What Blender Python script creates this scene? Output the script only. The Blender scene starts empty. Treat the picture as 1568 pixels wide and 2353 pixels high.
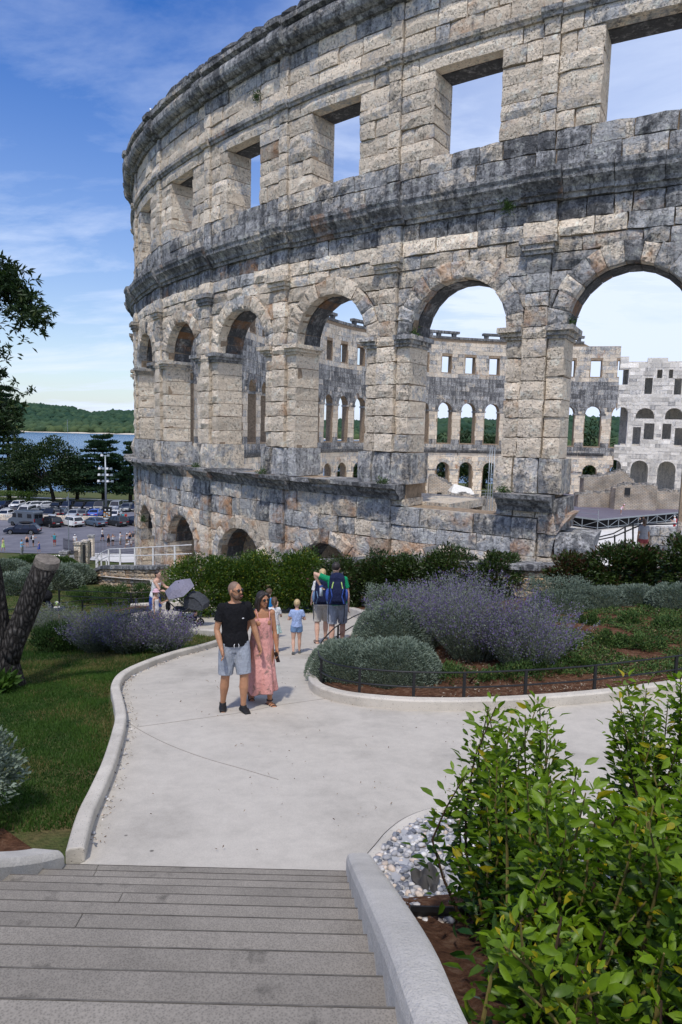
import bpy, bmesh, math, random
import numpy as np
from mathutils import Vector, Matrix, geometry
R_ = math.radians
rng = np.random.default_rng(7)
random.seed(7)
scn = bpy.context.scene
col = scn.collection
# ------------------------------------------------------------------ camera
PITCH, ROLL = R_(6.6), R_(1.41)
FPX = 1569.0                     # focal length in pixels of a 1568 x 2353 copy of the photograph (24 mm lens)
cam_d = bpy.data.cameras.new('camera'); cam = bpy.data.objects.new('camera', cam_d); col.objects.link(cam)
cam_d.sensor_fit = 'VERTICAL'; cam_d.sensor_height = 36.0; cam_d.lens = 24.0
cam_d.clip_start = 0.05; cam_d.clip_end = 20000
_f = Vector((0, math.cos(PITCH), -math.sin(PITCH))); _u0 = Vector((0, math.sin(PITCH), math.cos(PITCH))); _r0 = Vector((1, 0, 0))
_r = _r0*math.cos(ROLL)+_u0*math.sin(ROLL); _u = _u0*math.cos(ROLL)-_r0*math.sin(ROLL)
cam.matrix_world = Matrix(((_r.x, _u.x, -_f.x, 0), (_r.y, _u.y, -_f.y, 0), (_r.z, _u.z, -_f.z, 0), (0, 0, 0, 1)))
scn.camera = cam
# ------------------------------------------------------------------ sky, sun, exposure
SUN_EL, SUN_AZ = R_(60), math.atan2(-0.30, -1.0)      # azimuth measured from +Y towards +X
sd = Vector((math.sin(SUN_AZ)*math.cos(SUN_EL), math.cos(SUN_AZ)*math.cos(SUN_EL), math.sin(SUN_EL)))
w = bpy.data.worlds.new('World'); scn.world = w; w.use_nodes = True
nt = w.node_tree; N = nt.nodes; L = nt.links; N.clear()
sky = N.new('ShaderNodeTexSky'); sky.sky_type = 'NISHITA'; sky.sun_disc = False
sky.sun_elevation = SUN_EL; sky.sun_rotation = SUN_AZ; sky.altitude = 20; sky.air_density = 1.15; sky.dust_density = 1.1; sky.ozone_density = 2.2
tc = N.new('ShaderNodeTexCoord'); sep = N.new('ShaderNodeSeparateXYZ'); L.new(tc.outputs['Generated'], sep.inputs[0])
def wm(op, a, b=None, clamp=False):
    n = N.new('ShaderNodeMath'); n.operation = op; n.use_clamp = clamp
    for i, v in enumerate((a, b)):
        if v is None: continue
        if isinstance(v, (int, float)): n.inputs[i].default_value = v
        else: L.new(v, n.inputs[i])
    return n.outputs[0]
zc = wm('MAXIMUM', sep.outputs[2], 0.0); zz = wm('ADD', zc, 0.16)
cx_ = wm('DIVIDE', sep.outputs[0], zz); cy_ = wm('DIVIDE', sep.outputs[1], zz)
cmb = N.new('ShaderNodeCombineXYZ'); L.new(cx_, cmb.inputs[0]); L.new(cy_, cmb.inputs[1])
n1 = N.new('ShaderNodeTexNoise'); n1.inputs['Scale'].default_value = 1.15; n1.inputs['Detail'].default_value = 9; n1.inputs['Roughness'].default_value = 0.62; n1.inputs['Distortion'].default_value = 0.35
mp = N.new('ShaderNodeMapping'); mp.inputs['Location'].default_value = (3.1, 0.4, 0); mp.inputs['Rotation'].default_value = (0, 0, R_(35)); mp.inputs['Scale'].default_value = (1.0, 1.9, 1)
L.new(cmb.outputs[0], mp.inputs[0]); L.new(mp.outputs[0], n1.inputs['Vector'])
rp = N.new('ShaderNodeValToRGB'); rp.color_ramp.elements[0].position = 0.47; rp.color_ramp.elements[1].position = 0.74; L.new(n1.outputs[0], rp.inputs[0])
# thin cloud thickens towards the horizon, as seen through more air
hz = wm('SUBTRACT', 1.0, wm('MULTIPLY', zc, 1.5), clamp=True)
msk = wm('MULTIPLY', rp.outputs[0], wm('ADD', wm('MULTIPLY', hz, 0.62), 0.13), clamp=True)
msk = wm('ADD', msk, wm('MULTIPLY', wm('POWER', hz, 2.2), 0.55), clamp=True)
rt = N.new('ShaderNodeMapRange'); rt.inputs['From Min'].default_value = -0.25; rt.inputs['From Max'].default_value = 0.45; rt.interpolation_type = 'SMOOTHSTEP'; L.new(sep.outputs[0], rt.inputs[0])
msk = wm('ADD', msk, wm('MULTIPLY', rt.outputs[0], wm('ADD', wm('MULTIPLY', n1.outputs[0], 0.9), 0.28)), clamp=True)   # the cloud veil is thicker to the east
mx = N.new('ShaderNodeMixRGB'); L.new(msk, mx.inputs[0]); hs = N.new('ShaderNodeHueSaturation'); hs.inputs['Hue'].default_value = 0.518; hs.inputs['Saturation'].default_value = 1.5; L.new(sky.outputs[0], hs.inputs['Color']); L.new(hs.outputs[0], mx.inputs[1]); mx.inputs[2].default_value = (5.3, 6.0, 7.5, 1)
bg = N.new('ShaderNodeBackground'); bg.inputs['Strength'].default_value = 0.15; L.new(mx.outputs[0], bg.inputs[0])
wo = N.new('ShaderNodeOutputWorld'); L.new(bg.outputs[0], wo.inputs[0])
sl = bpy.data.lights.new('sun', 'SUN'); sl.energy = 2.7; sl.angle = R_(3.0); sl.color = (1.0, 0.955, 0.885)
sun = bpy.data.objects.new('sun', sl); col.objects.link(sun); sun.rotation_euler = sd.to_track_quat('Z', 'Y').to_euler()
vs = scn.view_settings; vs.view_transform = 'Standard'; vs.look = 'None'; vs.gamma = 1.0; vs.use_curve_mapping = False; vs.exposure = 0.05
scn.cycles.use_denoising = True; scn.cycles.max_bounces = 6; scn.cycles.transparent_max_bounces = 8
# ------------------------------------------------------------------ helpers
def ray(px, py):
    U0, V0 = px-784.0, py-1176.5
    cr, sr = math.cos(ROLL), math.sin(ROLL)
    U = U0*cr+V0*sr; V = -U0*sr+V0*cr
    c, s = math.cos(PITCH), math.sin(PITCH)
    return np.array([U/FPX, c-s*V/FPX, -s-c*V/FPX])
def at(px, py, y):
    r = ray(px, py); return Vector(r*(y/r[1]))
def tag(o, label=None, cat=None, group=None, kind=None):
    if label: o['label'] = label
    if cat: o['category'] = cat
    if group: o['group'] = group
    if kind: o['kind'] = kind
    return o
def empty(name, loc=(0, 0, 0), rz=0.0, label=None, cat=None, group=None, kind=None):
    o = bpy.data.objects.new(name, None); col.objects.link(o); o.location = loc; o.rotation_euler = (0, 0, rz)
    return tag(o, label, cat, group, kind)
def link(name, me, mat, parent=None, smooth=False):
    if mat is not None and not me.materials: me.materials.append(mat)
    if smooth: me.polygons.foreach_set('use_smooth', np.ones(len(me.polygons), bool))
    o = bpy.data.objects.new(name, me); col.objects.link(o)
    if parent is not None: o.parent = parent
    return o
def mesh_np(V, F, colr=None):
    """V (n,3), F (m,k) all faces of k corners"""
    me = bpy.data.meshes.new('m'); V = np.asarray(V, np.float32); F = np.asarray(F, np.int32); k = F.shape[1]
    me.vertices.add(len(V)); me.vertices.foreach_set('co', V.ravel())
    me.loops.add(F.size); me.loops.foreach_set('vertex_index', F.ravel())
    me.polygons.add(len(F)); me.polygons.foreach_set('loop_start', np.arange(len(F), dtype=np.int32)*k)
    if colr is not None: vcol(me, colr)
    me.update(calc_edges=True); return me
def vcol(me, c):
    a = me.color_attributes.new('tint', 'FLOAT_COLOR', 'POINT'); c = np.asarray(c, np.float32)
    if c.shape[1] == 3: c = np.hstack([c, np.ones((len(c), 1), np.float32)])
    a.data.foreach_set('color', c.ravel())
class MB:
    """collects shapes into one mesh"""
    def __init__(s): s.v = []; s.f = []; s.c = []
    def add(s, V, F, c=None):
        n = len(s.v); s.v += [tuple(p) for p in V]; s.f += [tuple(i+n for i in f) for f in F]
        if c is not None: s.c += [c]*len(V)
        return s
    def box(s, a, b, c=None, rz=0, o=(0, 0, 0), taper=1.0):
        x0, y0, z0 = a; x1, y1, z1 = b; mx_, my_ = (x0+x1)/2, (y0+y1)/2
        V = [(x0, y0, z0), (x1, y0, z0), (x1, y1, z0), (x0, y1, z0)]+[(mx_+(x-mx_)*taper, my_+(y-my_)*taper, z1) for x, y in ((x0, y0), (x1, y0), (x1, y1), (x0, y1))]
        if rz or any(o):
            cs, sn = math.cos(rz), math.sin(rz); V = [(o[0]+x*cs-y*sn, o[1]+x*sn+y*cs, o[2]+z) for x, y, z in V]
        return s.add(V, [(3, 2, 1, 0), (4, 5, 6, 7), (0, 1, 5, 4), (1, 2, 6, 5), (2, 3, 7, 6), (3, 0, 4, 7)], c)
    def tube(s, pts, rad, n=6, c=None, cap=True, ell=None):
        pts = [Vector(p) for p in pts]; k = len(pts)
        if not hasattr(rad, '__len__'): rad = [rad]*k
        V = []; prev = None
        for i, p in enumerate(pts):
            d = (pts[min(i+1, k-1)]-pts[max(i-1, 0)]); d = d.normalized() if d.length > 1e-9 else Vector((0, 0, 1))
            if prev is None: a = d.orthogonal().normalized() if ell is None else (Vector(ell)-d*d.dot(Vector(ell))).normalized()
            else: a = (prev-d*d.dot(prev)); a = a.normalized() if a.length > 1e-6 else d.orthogonal().normalized()
            prev = a; b = d.cross(a); r = rad[i]; rx, ry = r if hasattr(r, '__len__') else (r, r)
            for j in range(n):
                t = 2*math.pi*j/n; V.append(p+a*(rx*math.cos(t))+b*(ry*math.sin(t)))
        F = [(i*n+j, i*n+(j+1) % n, (i+1)*n+(j+1) % n, (i+1)*n+j) for i in range(k-1) for j in range(n)]
        if cap: F += [tuple(reversed(range(n))), tuple((k-1)*n+j for j in range(n))]
        return s.add(V, F, c)
    def ball(s, p, r, n=8, m=6, c=None, M=None):
        r = r if hasattr(r, '__len__') else (r, r, r); V = [(0, 0, -1)]; F = []
        for i in range(1, m):
            t = math.pi*i/m
            for j in range(n): q = 2*math.pi*j/n; V.append((math.sin(t)*math.cos(q), math.sin(t)*math.sin(q), -math.cos(t)))
        V.append((0, 0, 1)); last = len(V)-1
        for j in range(n): F.append((0, 1+(j+1) % n, 1+j)); F.append((last, 1+(m-2)*n+j, 1+(m-2)*n+(j+1) % n))
        for i in range(m-2):
            for j in range(n): F.append((1+i*n+j, 1+i*n+(j+1) % n, 1+(i+1)*n+(j+1) % n, 1+(i+1)*n+j))
        W = [Vector((a*r[0], b*r[1], d*r[2])) for a, b, d in V]
        if M is not None: W = [M @ q for q in W]
        return s.add([q+Vector(p) for q in W], F, c)
    def prism(s, poly, y0, y1, c=None):           # polygon in (x, z) extruded along y
        n = len(poly); V = [(x, y0, z) for x, z in poly]+[(x, y1, z) for x, z in poly]
        return s.add(V, [tuple(range(n)), tuple(reversed(range(n, 2*n)))]+[(i, i+n, (i+1) % n+n, (i+1) % n) for i in range(n)], c)
    def mesh(s):
        me = bpy.data.meshes.new('m'); me.from_pydata(s.v, [], s.f)
        if s.c and len(s.c) == len(s.v): vcol(me, s.c)
        me.update(); return me
    def build(s, name, mat, parent=None, smooth=False):
        return link(name, s.mesh(), mat, parent, smooth)
def fix_normals(me):
    bm = bmesh.new(); bm.from_mesh(me); bmesh.ops.recalc_face_normals(bm, faces=bm.faces); bm.to_mesh(me); bm.free()
def bevel_obj(o, wd, seg=2):
    m = o.modifiers.new('bevel', 'BEVEL'); m.width = wd; m.segments = seg; m.limit_method = 'ANGLE'; m.angle_limit = R_(35)
def copy_tree(o, parent=None):
    c = o.copy(); col.objects.link(c)
    if parent is not None: c.parent = parent
    for ch in o.children: copy_tree(ch, c)
    return c
# ------------------------------------------------------------------ materials
class MT:
    """small node-graph writer"""
    def __init__(s, name, rough=0.8, spec=0.3):
        s.m = bpy.data.materials.new(name); s.m.use_nodes = True; s.t = s.m.node_tree; s.N = s.t.nodes; s.L = s.t.links
        s.b = s.N['Principled BSDF']; s.b.inputs['Roughness'].default_value = rough; s.b.inputs['Specular IOR Level'].default_value = spec
        s.tc = s.N.new('ShaderNodeTexCoord')
    def put(s, v, inp):
        if isinstance(v, (int, float)): inp.default_value = v
        elif isinstance(v, tuple): inp.default_value = v if len(v) == 4 or inp.type == 'VECTOR' else (*v, 1)
        else: s.L.new(v, inp)
    def coord(s, kind='Object', scale=(1, 1, 1)):
        m = s.N.new('ShaderNodeMapping'); s.L.new(s.tc.outputs[kind], m.inputs[0]); m.inputs['Scale'].default_value = scale; return m.outputs[0]
    def geo(s):
        g = s.N.new('ShaderNodeNewGeometry'); return g.outputs['Position']
    def noise(s, sc, det=5, rough=0.55, vec=None, dist=0.0):
        n = s.N.new('ShaderNodeTexNoise'); n.inputs['Scale'].default_value = sc; n.inputs['Detail'].default_value = det; n.inputs['Roughness'].default_value = rough; n.inputs['Distortion'].default_value = dist
        s.L.new(vec if vec is not None else s.geo(), n.inputs['Vector']); return n.outputs[0]
    def scaled(s, sc):
        m = s.N.new('ShaderNodeMapping'); s.L.new(s.geo(), m.inputs[0]); m.inputs['Scale'].default_value = sc; return m.outputs[0]
    def voro(s, sc, vec=None, feat='F1', out=0):
        n = s.N.new('ShaderNodeTexVoronoi'); n.feature = feat; n.inputs['Scale'].default_value = sc; s.L.new(vec if vec is not None else s.geo(), n.inputs['Vector']); return n.outputs[out]
    def ramp(s, v, stops):
        r = s.N.new('ShaderNodeValToRGB'); e = r.color_ramp.elements
        while len(e) < len(stops): e.new(0.5)
        for q, (p, c) in zip(e, stops): q.position = p; q.color = (c, c, c, 1) if isinstance(c, (int, float)) else (*c, 1)
        s.L.new(v, r.inputs[0]); return r.outputs[0]
    def mix(s, f, a, b, mode='MIX'):
        n = s.N.new('ShaderNodeMixRGB'); n.blend_type = mode; s.put(f, n.inputs[0]); s.put(a, n.inputs[1]); s.put(b, n.inputs[2]); return n.outputs[0]
    def math(s, op, a, b=0.0, clamp=False):
        n = s.N.new('ShaderNodeMath'); n.operation = op; n.use_clamp = clamp; s.put(a, n.inputs[0]); s.put(b, n.inputs[1]); return n.outputs[0]
    def attr(s, name='tint'):
        a = s.N.new('ShaderNodeAttribute'); a.attribute_name = name; q = s.N.new('ShaderNodeSeparateColor'); s.L.new(a.outputs['Color'], q.inputs[0]); return q.outputs, a.outputs['Color']
    def rnd(s):
        return s.N.new('ShaderNodeObjectInfo').outputs['Random']
    def color(s, c): s.put(c, s.b.inputs['Base Color']); return s
    def bump(s, h, st=0.5, d=0.02):
        n = s.N.new('ShaderNodeBump'); n.inputs['Strength'].default_value = st; n.inputs['Distance'].default_value = d; s.L.new(h, n.inputs['Height']); s.L.new(n.outputs[0], s.b.inputs['Normal']); return s
M = {}
def flat(name, c, rough=0.6, spec=0.3, metal=0.0, var=0.12, sc=6.0, bump=0.0):
    """plain surface with slight mottling"""
    t = MT(name, rough, spec); n = t.noise(sc, 4); v = t.ramp(n, [(0.3, 1-var), (0.7, 1+var)])
    t.color(t.mix(1.0, (*c, 1), v, 'MULTIPLY')); t.b.inputs['Metallic'].default_value = metal
    if bump: t.bump(t.noise(sc*8, 5), bump, 0.01)
    M[name] = t.m; return t.m
def stone_mat(name, warm, warm2, grey, dark, rust, rough=0.92, pit=1.0, shift=0.0):
    t = MT(name, rough, 0.15); (r, g, b_), _ = t.attr()[0][:3], 0
    big = t.noise(0.5, 5, 0.6); mid = t.noise(2.1, 8, 0.68, dist=0.5); sml = t.noise(6.5, 7, 0.7, dist=0.3); fine = t.noise(19, 6, 0.7)
    base = t.mix(t.ramp(mid, [(0.32, 0.0), (0.68, 1.0)]), (*warm, 1), (*warm2, 1))
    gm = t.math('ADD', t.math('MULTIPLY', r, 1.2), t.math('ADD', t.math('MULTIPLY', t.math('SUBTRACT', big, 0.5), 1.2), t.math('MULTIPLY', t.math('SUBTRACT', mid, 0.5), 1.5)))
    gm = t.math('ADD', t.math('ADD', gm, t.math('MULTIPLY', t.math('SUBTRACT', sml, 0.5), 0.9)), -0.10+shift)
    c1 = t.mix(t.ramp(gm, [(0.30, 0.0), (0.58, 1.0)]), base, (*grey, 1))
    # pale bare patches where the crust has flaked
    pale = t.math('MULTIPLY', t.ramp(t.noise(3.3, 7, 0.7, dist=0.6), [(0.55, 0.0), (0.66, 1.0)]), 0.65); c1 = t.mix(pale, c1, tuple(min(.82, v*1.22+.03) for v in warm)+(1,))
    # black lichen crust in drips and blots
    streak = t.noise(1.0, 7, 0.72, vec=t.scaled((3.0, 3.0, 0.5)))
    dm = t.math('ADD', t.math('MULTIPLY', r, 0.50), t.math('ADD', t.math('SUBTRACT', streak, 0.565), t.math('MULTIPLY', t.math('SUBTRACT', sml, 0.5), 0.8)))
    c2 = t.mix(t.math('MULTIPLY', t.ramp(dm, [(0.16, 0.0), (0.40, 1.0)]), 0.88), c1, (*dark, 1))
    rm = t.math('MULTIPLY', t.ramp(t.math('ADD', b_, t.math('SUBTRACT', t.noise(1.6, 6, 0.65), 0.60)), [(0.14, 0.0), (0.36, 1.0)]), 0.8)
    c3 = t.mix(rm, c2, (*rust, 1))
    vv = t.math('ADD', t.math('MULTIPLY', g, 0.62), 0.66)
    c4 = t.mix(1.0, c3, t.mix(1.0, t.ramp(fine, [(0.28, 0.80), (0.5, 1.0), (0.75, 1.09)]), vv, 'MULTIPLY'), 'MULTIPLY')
    holes = t.ramp(t.math('ADD', t.noise(15*pit, 4, 0.65), t.math('MULTIPLY', t.math('SUBTRACT', mid, 0.5), 0.35)), [(0.335, 0.0), (0.42, 1.0)])
    c5 = t.mix(t.math('MULTIPLY', t.math('SUBTRACT', 1.0, holes), 0.5), c4, (0.075, 0.064, 0.054, 1))
    t.color(c5)
    h = t.math('ADD', t.math('ADD', t.math('MULTIPLY', fine, 0.45), t.math('MULTIPLY', sml, 1.1)), t.math('ADD', t.math('MULTIPLY', holes, 0.55), t.math('MULTIPLY', t.noise(3.2, 5, 0.6), 1.2)))
    t.bump(h, 1.0, 0.085); M[name] = t.m; return t.m
stone_mat('arena_stone', (0.80, 0.695, 0.55), (0.66, 0.545, 0.415), (0.44, 0.435, 0.425), (0.075, 0.077, 0.082), (0.46, 0.24, 0.115))
stone_mat('white_stone', (0.80, 0.755, 0.675), (0.70, 0.655, 0.58), (0.58, 0.56, 0.52), (0.27, 0.26, 0.25), (0.5, 0.42, 0.32), shift=-0.15)
stone_mat('garden_stone', (0.60, 0.50, 0.37), (0.50, 0.37, 0.235), (0.36, 0.345, 0.315), (0.13, 0.125, 0.12), (0.48, 0.27, 0.12))
t = MT('mortar', 0.95, 0.1); t.color(t.ramp(t.noise(5, 6, 0.65), [(0.3, (0.16, 0.125, 0.09)), (0.7, (0.40, 0.30, 0.205))])); t.bump(t.noise(22, 5), 0.8, 0.03); M['mortar'] = t.m
# pale concrete of the path, kerbs and stair walls
t = MT('path_concrete', 0.85, 0.25)
sp = t.ramp(t.voro(95), [(0.0, 0.80), (0.35, 1.0), (0.8, 1.06)]); st = t.ramp(t.noise(0.9, 7, 0.62), [(0.28, 0.72), (0.5, 0.98), (0.8, 1.08)]); sm = t.ramp(t.noise(6, 6, 0.7), [(0.3, 0.90), (0.6, 1.03)])
blot = t.ramp(t.voro(1.7, feat='F1'), [(0.018, 0.30), (0.036, 1.0)])
t.color(t.mix(1.0, t.mix(1.0, (0.485, 0.445, 0.38, 1), t.mix(1.0, sp, sm, 'MULTIPLY'), 'MULTIPLY'), t.mix(1.0, st, blot, 'MULTIPLY'), 'MULTIPLY')); t.bump(t.noise(120, 4), 0.25, 0.004); M['path_concrete'] = t.m
t = MT('kerb_concrete', 0.88, 0.2)
holes = t.ramp(t.voro(38), [(0.10, 0.25), (0.17, 1.0)]); st = t.ramp(t.noise(2.2, 7, 0.65), [(0.3, 0.74), (0.6, 1.04)])
t.color(t.mix(1.0, (0.56, 0.515, 0.44, 1), t.mix(1.0, holes, st, 'MULTIPLY'), 'MULTIPLY')); t.bump(t.math('ADD', t.noise(60, 4), t.math('MULTIPLY', holes, 0.6)), 0.5, 0.01); M['kerb_concrete'] = t.m
t = MT('wall_concrete', 0.9, 0.2)
g1 = t.ramp(t.voro(120), [(0.05, 0.72), (0.4, 1.0), (0.8, 1.06)]); st = t.ramp(t.noise(3, 7, 0.65), [(0.3, 0.82), (0.65, 1.05)])
t.color(t.mix(1.0, (0.60, 0.56, 0.49, 1), t.mix(1.0, g1, st, 'MULTIPLY'), 'MULTIPLY')); t.bump(t.math('ADD', t.noise(90, 5, 0.7), t.noise(30, 4)), 0.7, 0.012); M['wall_concrete'] = t.m
t = MT('step_stone', 0.8, 0.3)
g1 = t.ramp(t.voro(150), [(0.05, 0.62), (0.45, 1.0), (0.85, 1.18)]); st = t.ramp(t.noise(1.6, 8, 0.65), [(0.3, 0.74), (0.65, 1.06)]); bl = t.ramp(t.noise(5.5, 3, 0.5), [(0.28, 0.55), (0.37, 1.0)])
rv = t.math('ADD', t.math('MULTIPLY', t.rnd(), 0.16), 0.92)
t.color(t.mix(1.0, t.mix(1.0, (0.235, 0.212, 0.178, 1), t.mix(1.0, g1, st, 'MULTIPLY'), 'MULTIPLY'), t.mix(1.0, bl, rv, 'MULTIPLY'), 'MULTIPLY')); t.bump(t.noise(180, 4), 0.3, 0.004); M['step_stone'] = t.m
t = MT('soil', 0.97, 0.1); t.color(t.ramp(t.noise(11, 8, 0.72), [(0.30, (0.045, 0.022, 0.013)), (0.52, (0.14, 0.068, 0.038)), (0.68, (0.24, 0.15, 0.095)), (0.8, (0.38, 0.29, 0.20))])); t.bump(t.noise(30, 7, 0.7), 1.0, 0.05); M['soil'] = t.m
t = MT('turf', 0.95, 0.1); t.color(t.mix(t.ramp(t.noise(1.4, 6, 0.65), [(0.38, 0.0), (0.66, 1.0)]), t.ramp(t.noise(14, 7, 0.7), [(0.3, (0.030, 0.060, 0.016)), (0.7, (0.075, 0.125, 0.032))]), t.ramp(t.noise(14, 7, 0.7), [(0.3, (0.09, 0.075, 0.030)), (0.7, (0.18, 0.14, 0.065))]))); t.bump(t.noise(40, 6), 1.0, 0.04); M['turf'] = t.m
t = MT('asphalt', 0.9, 0.2); t.color(t.ramp(t.noise(0.35, 7, 0.65), [(0.3, (0.105, 0.105, 0.125)), (0.7, (0.19, 0.185, 0.205))])); t.bump(t.noise(30, 4), 0.3, 0.01); M['asphalt'] = t.m
t = MT('arena_sand', 0.95, 0.1); t.color(t.ramp(t.noise(0.6, 7, 0.65), [(0.3, (0.58, 0.55, 0.50)), (0.7, (0.72, 0.70, 0.66))])); M['arena_sand'] = t.m
t = MT('sea_water', 0.16, 0.5); t.color(t.ramp(t.noise(1, 6, 0.6, vec=t.scaled((0.004, 0.02, 1))), [(0.3, (0.012, 0.075, 0.20)), (0.7, (0.035, 0.135, 0.29))])); t.bump(t.math('ADD', t.noise(1, 5, 0.6, vec=t.scaled((0.16, 0.5, 1))), t.noise(0.03, 3)), 0.9, 0.8); M['sea_water'] = t.m
t = MT('deck', 0.55, 0.35); t.color(t.ramp(t.noise(1, 6, 0.65, vec=t.scaled((0.5, 2.5, 1))), [(0.3, (0.10, 0.088, 0.115)), (0.7, (0.165, 0.145, 0.18))])); M['deck'] = t.m
t = MT('bark', 0.95, 0.1); cr = t.voro(13, vec=t.scaled((1.3, 1.3, 0.42)), feat='DISTANCE_TO_EDGE'); t.color(t.ramp(t.math('ADD', cr, t.math('MULTIPLY', t.noise(18, 5), 0.3)), [(0.12, (0.012, 0.011, 0.010)), (0.36, (0.055, 0.05, 0.046)), (0.6, (0.13, 0.12, 0.11))])); t.bump(cr, 1.0, 0.06); M['bark'] = t.m
t = MT('cut_wood', 0.9, 0.1); t.color(t.ramp(t.noise(7, 6, 0.7), [(0.3, (0.06, 0.053, 0.046)), (0.65, (0.24, 0.21, 0.18))])); t.bump(t.noise(25, 5), 0.6, 0.02); M['cut_wood'] = t.m
def leaf_mat(name, c0, c1, c2, rough=0.45, trans=0.3, spec=0.4):
    """leaf colour runs c0 > c1 with the leaf's own tint; a few leaves take c2"""
    t = MT(name, rough, spec); (r, g, b_, ), cc = t.attr()[0][:3], 0
    cl = t.mix(g, t.mix(r, (*c0, 1), (*c1, 1)), (*c2, 1)); cl = t.mix(1.0, cl, t.ramp(t.noise(60, 2), [(0.3, 0.85), (0.7, 1.12)]), 'MULTIPLY'); t.color(cl)
    tr = t.N.new('ShaderNodeBsdfTranslucent'); t.L.new(t.mix(1.0, cl, (1.1, 1.3, 0.5, 1), 'MULTIPLY'), tr.inputs[0]); ms = t.N.new('ShaderNodeMixShader'); ms.inputs[0].default_value = trans
    t.L.new(t.b.outputs[0], ms.inputs[1]); t.L.new(tr.outputs[0], ms.inputs[2]); t.L.new(ms.outputs[0], t.N['Material Output'].inputs[0]); M[name] = t.m; return t.m
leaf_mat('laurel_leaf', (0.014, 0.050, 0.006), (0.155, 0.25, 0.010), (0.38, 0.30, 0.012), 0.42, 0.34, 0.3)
leaf_mat('hedge_leaf', (0.024, 0.062, 0.010), (0.105, 0.175, 0.020), (0.26, 0.26, 0.02), 0.4, 0.25)
leaf_mat('photinia_leaf', (0.016, 0.034, 0.010), (0.060, 0.095, 0.018), (0.085, 0.026, 0.020), 0.38, 0.2)
leaf_mat('tree_leaf', (0.010, 0.026, 0.009), (0.040, 0.070, 0.022), (0.10, 0.12, 0.03), 0.5, 0.2, 0.25)
leaf_mat('cedar_needle', (0.010, 0.030, 0.016), (0.035, 0.075, 0.032), (0.07, 0.12, 0.05), 0.6, 0.15, 0.2)
leaf_mat('sage_leaf', (0.125, 0.165, 0.125), (0.245, 0.295, 0.235), (0.10, 0.10, 0.05), 0.75, 0.12, 0.15)
leaf_mat('lavender_plant', (0.045, 0.075, 0.032), (0.24, 0.27, 0.21), (0.155, 0.095, 0.30), 0.75, 0.15, 0.15)
leaf_mat('grass_blade', (0.022, 0.062, 0.012), (0.080, 0.150, 0.026), (0.23, 0.175, 0.075), 0.6, 0.3, 0.2)
leaf_mat('rosemary_leaf', (0.025, 0.060, 0.016), (0.085, 0.145, 0.035), (0.15, 0.18, 0.05), 0.6, 0.15, 0.2)
leaf_mat('wood_canopy', (0.020, 0.050, 0.030), (0.050, 0.090, 0.045), (0.085, 0.115, 0.045), 0.8, 0.0, 0.1)  # slight blue haze of distance is mixed into these canopy greens
flat('black_iron', (0.012, 0.013, 0.015), 0.45, 0.4); flat('white_paint', (0.72, 0.71, 0.68), 0.5, 0.3); flat('steel', (0.30, 0.33, 0.35), 0.4, 0.5, 0.6)
flat('dark_stem', (0.05, 0.032, 0.02), 0.9, 0.1); flat('green_stem', (0.16, 0.13, 0.04), 0.8, 0.2); flat('pebble_dummy', (0.4, 0.4, 0.4))
t = MT('pebble', 0.7, 0.3); (r, g, b_), cc = t.attr()[0][:3], t.attr()[1]; t.color(t.mix(1.0, cc, t.ramp(t.noise(40, 4), [(0.3, 0.8), (0.7, 1.1)]), 'MULTIPLY')); M['pebble'] = t.m
# ------------------------------------------------------------------ ground form
CX, CY, RO, TH = 30.5, 63.6, 48.95, 1.3          # amphitheatre: centre, outer radius, wall thickness
BAY = 5.2/RO; A1 = R_(239.69)                    # pilaster i stands at A1 - (i-1)*BAY
def rad(a):
    """outer radius of the ring at angle a: its western end is flatter than a circle"""
    d = np.degrees(a) % 360; f = np.clip((216-d)/101.0, 0, 1); return RO-7.5*np.sin(np.pi*f)**2
def ss(a, b, x): t = np.clip((x-a)/(b-a), 0, 1); return t*t*(3-2*t)
_py = [-30, -5, 0, 1.5, 3, 4.6, 8.8, 13.5, 16, 20, 24, 30, 40, 56, 75, 85, 110, 160, 200, 240, 400]
_pz = [-1.3, -1.4, -1.6, -1.85, -2.6, -3.28, -3.84, -4.45, -4.9, -5.5, -6.1, -7.1, -9.0, -11.5, -14.4, -15.8, -16.1, -17, -19, -25, -60]
def T(x, y):
    x = np.asarray(x, float); y = np.asarray(y, float)
    z = np.interp(y, _py, _pz)
    lat = np.where(x < 0, 0.07*np.maximum(x, -12), 0.16*np.minimum(x, 9))*ss(7, 18, y)*(1-ss(24, 40, y))
    z = z+lat
    back = ss(-6, 8, x)*ss(55, 75, y)*(1-ss(150, 220, y))
    return z*(1-back)+(-10.6)*back
def Tz(x, y): return float(T(x, y))
def G(px, py):
    r = ray(px, py); lo, t = 0.5, 0.5
    while t < 400:
        p = r*t
        if p[2] < Tz(p[0], p[1]): break
        lo = t; t *= 1.02
    hi = t
    for _ in range(30):
        m = (lo+hi)/2; p = r*m
        if p[2] < Tz(p[0], p[1]): hi = m
        else: lo = m
    p = r*hi; return Vector((p[0], p[1], Tz(p[0], p[1])))
def grid_mesh(xs, ys, zf, keep=None):
    X, Y = np.meshgrid(xs, ys); Z = zf(X, Y); V = np.stack([X.ravel(), Y.ravel(), Z.ravel()], 1)
    nx, ny = len(xs), len(ys); i = np.arange(nx-1)[None, :]+nx*np.arange(ny-1)[:, None]; F = np.stack([i, i+1, i+1+nx, i+nx], -1).reshape(-1, 4)
    if keep is not None:
        c = V[F].mean(1); F = F[keep(c[:, 0], c[:, 1])]
    return mesh_np(V, F)
def seq(*seg):
    out = []
    for a, b, s in seg: out += list(np.arange(a, b, s))
    return np.array(out)
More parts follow.
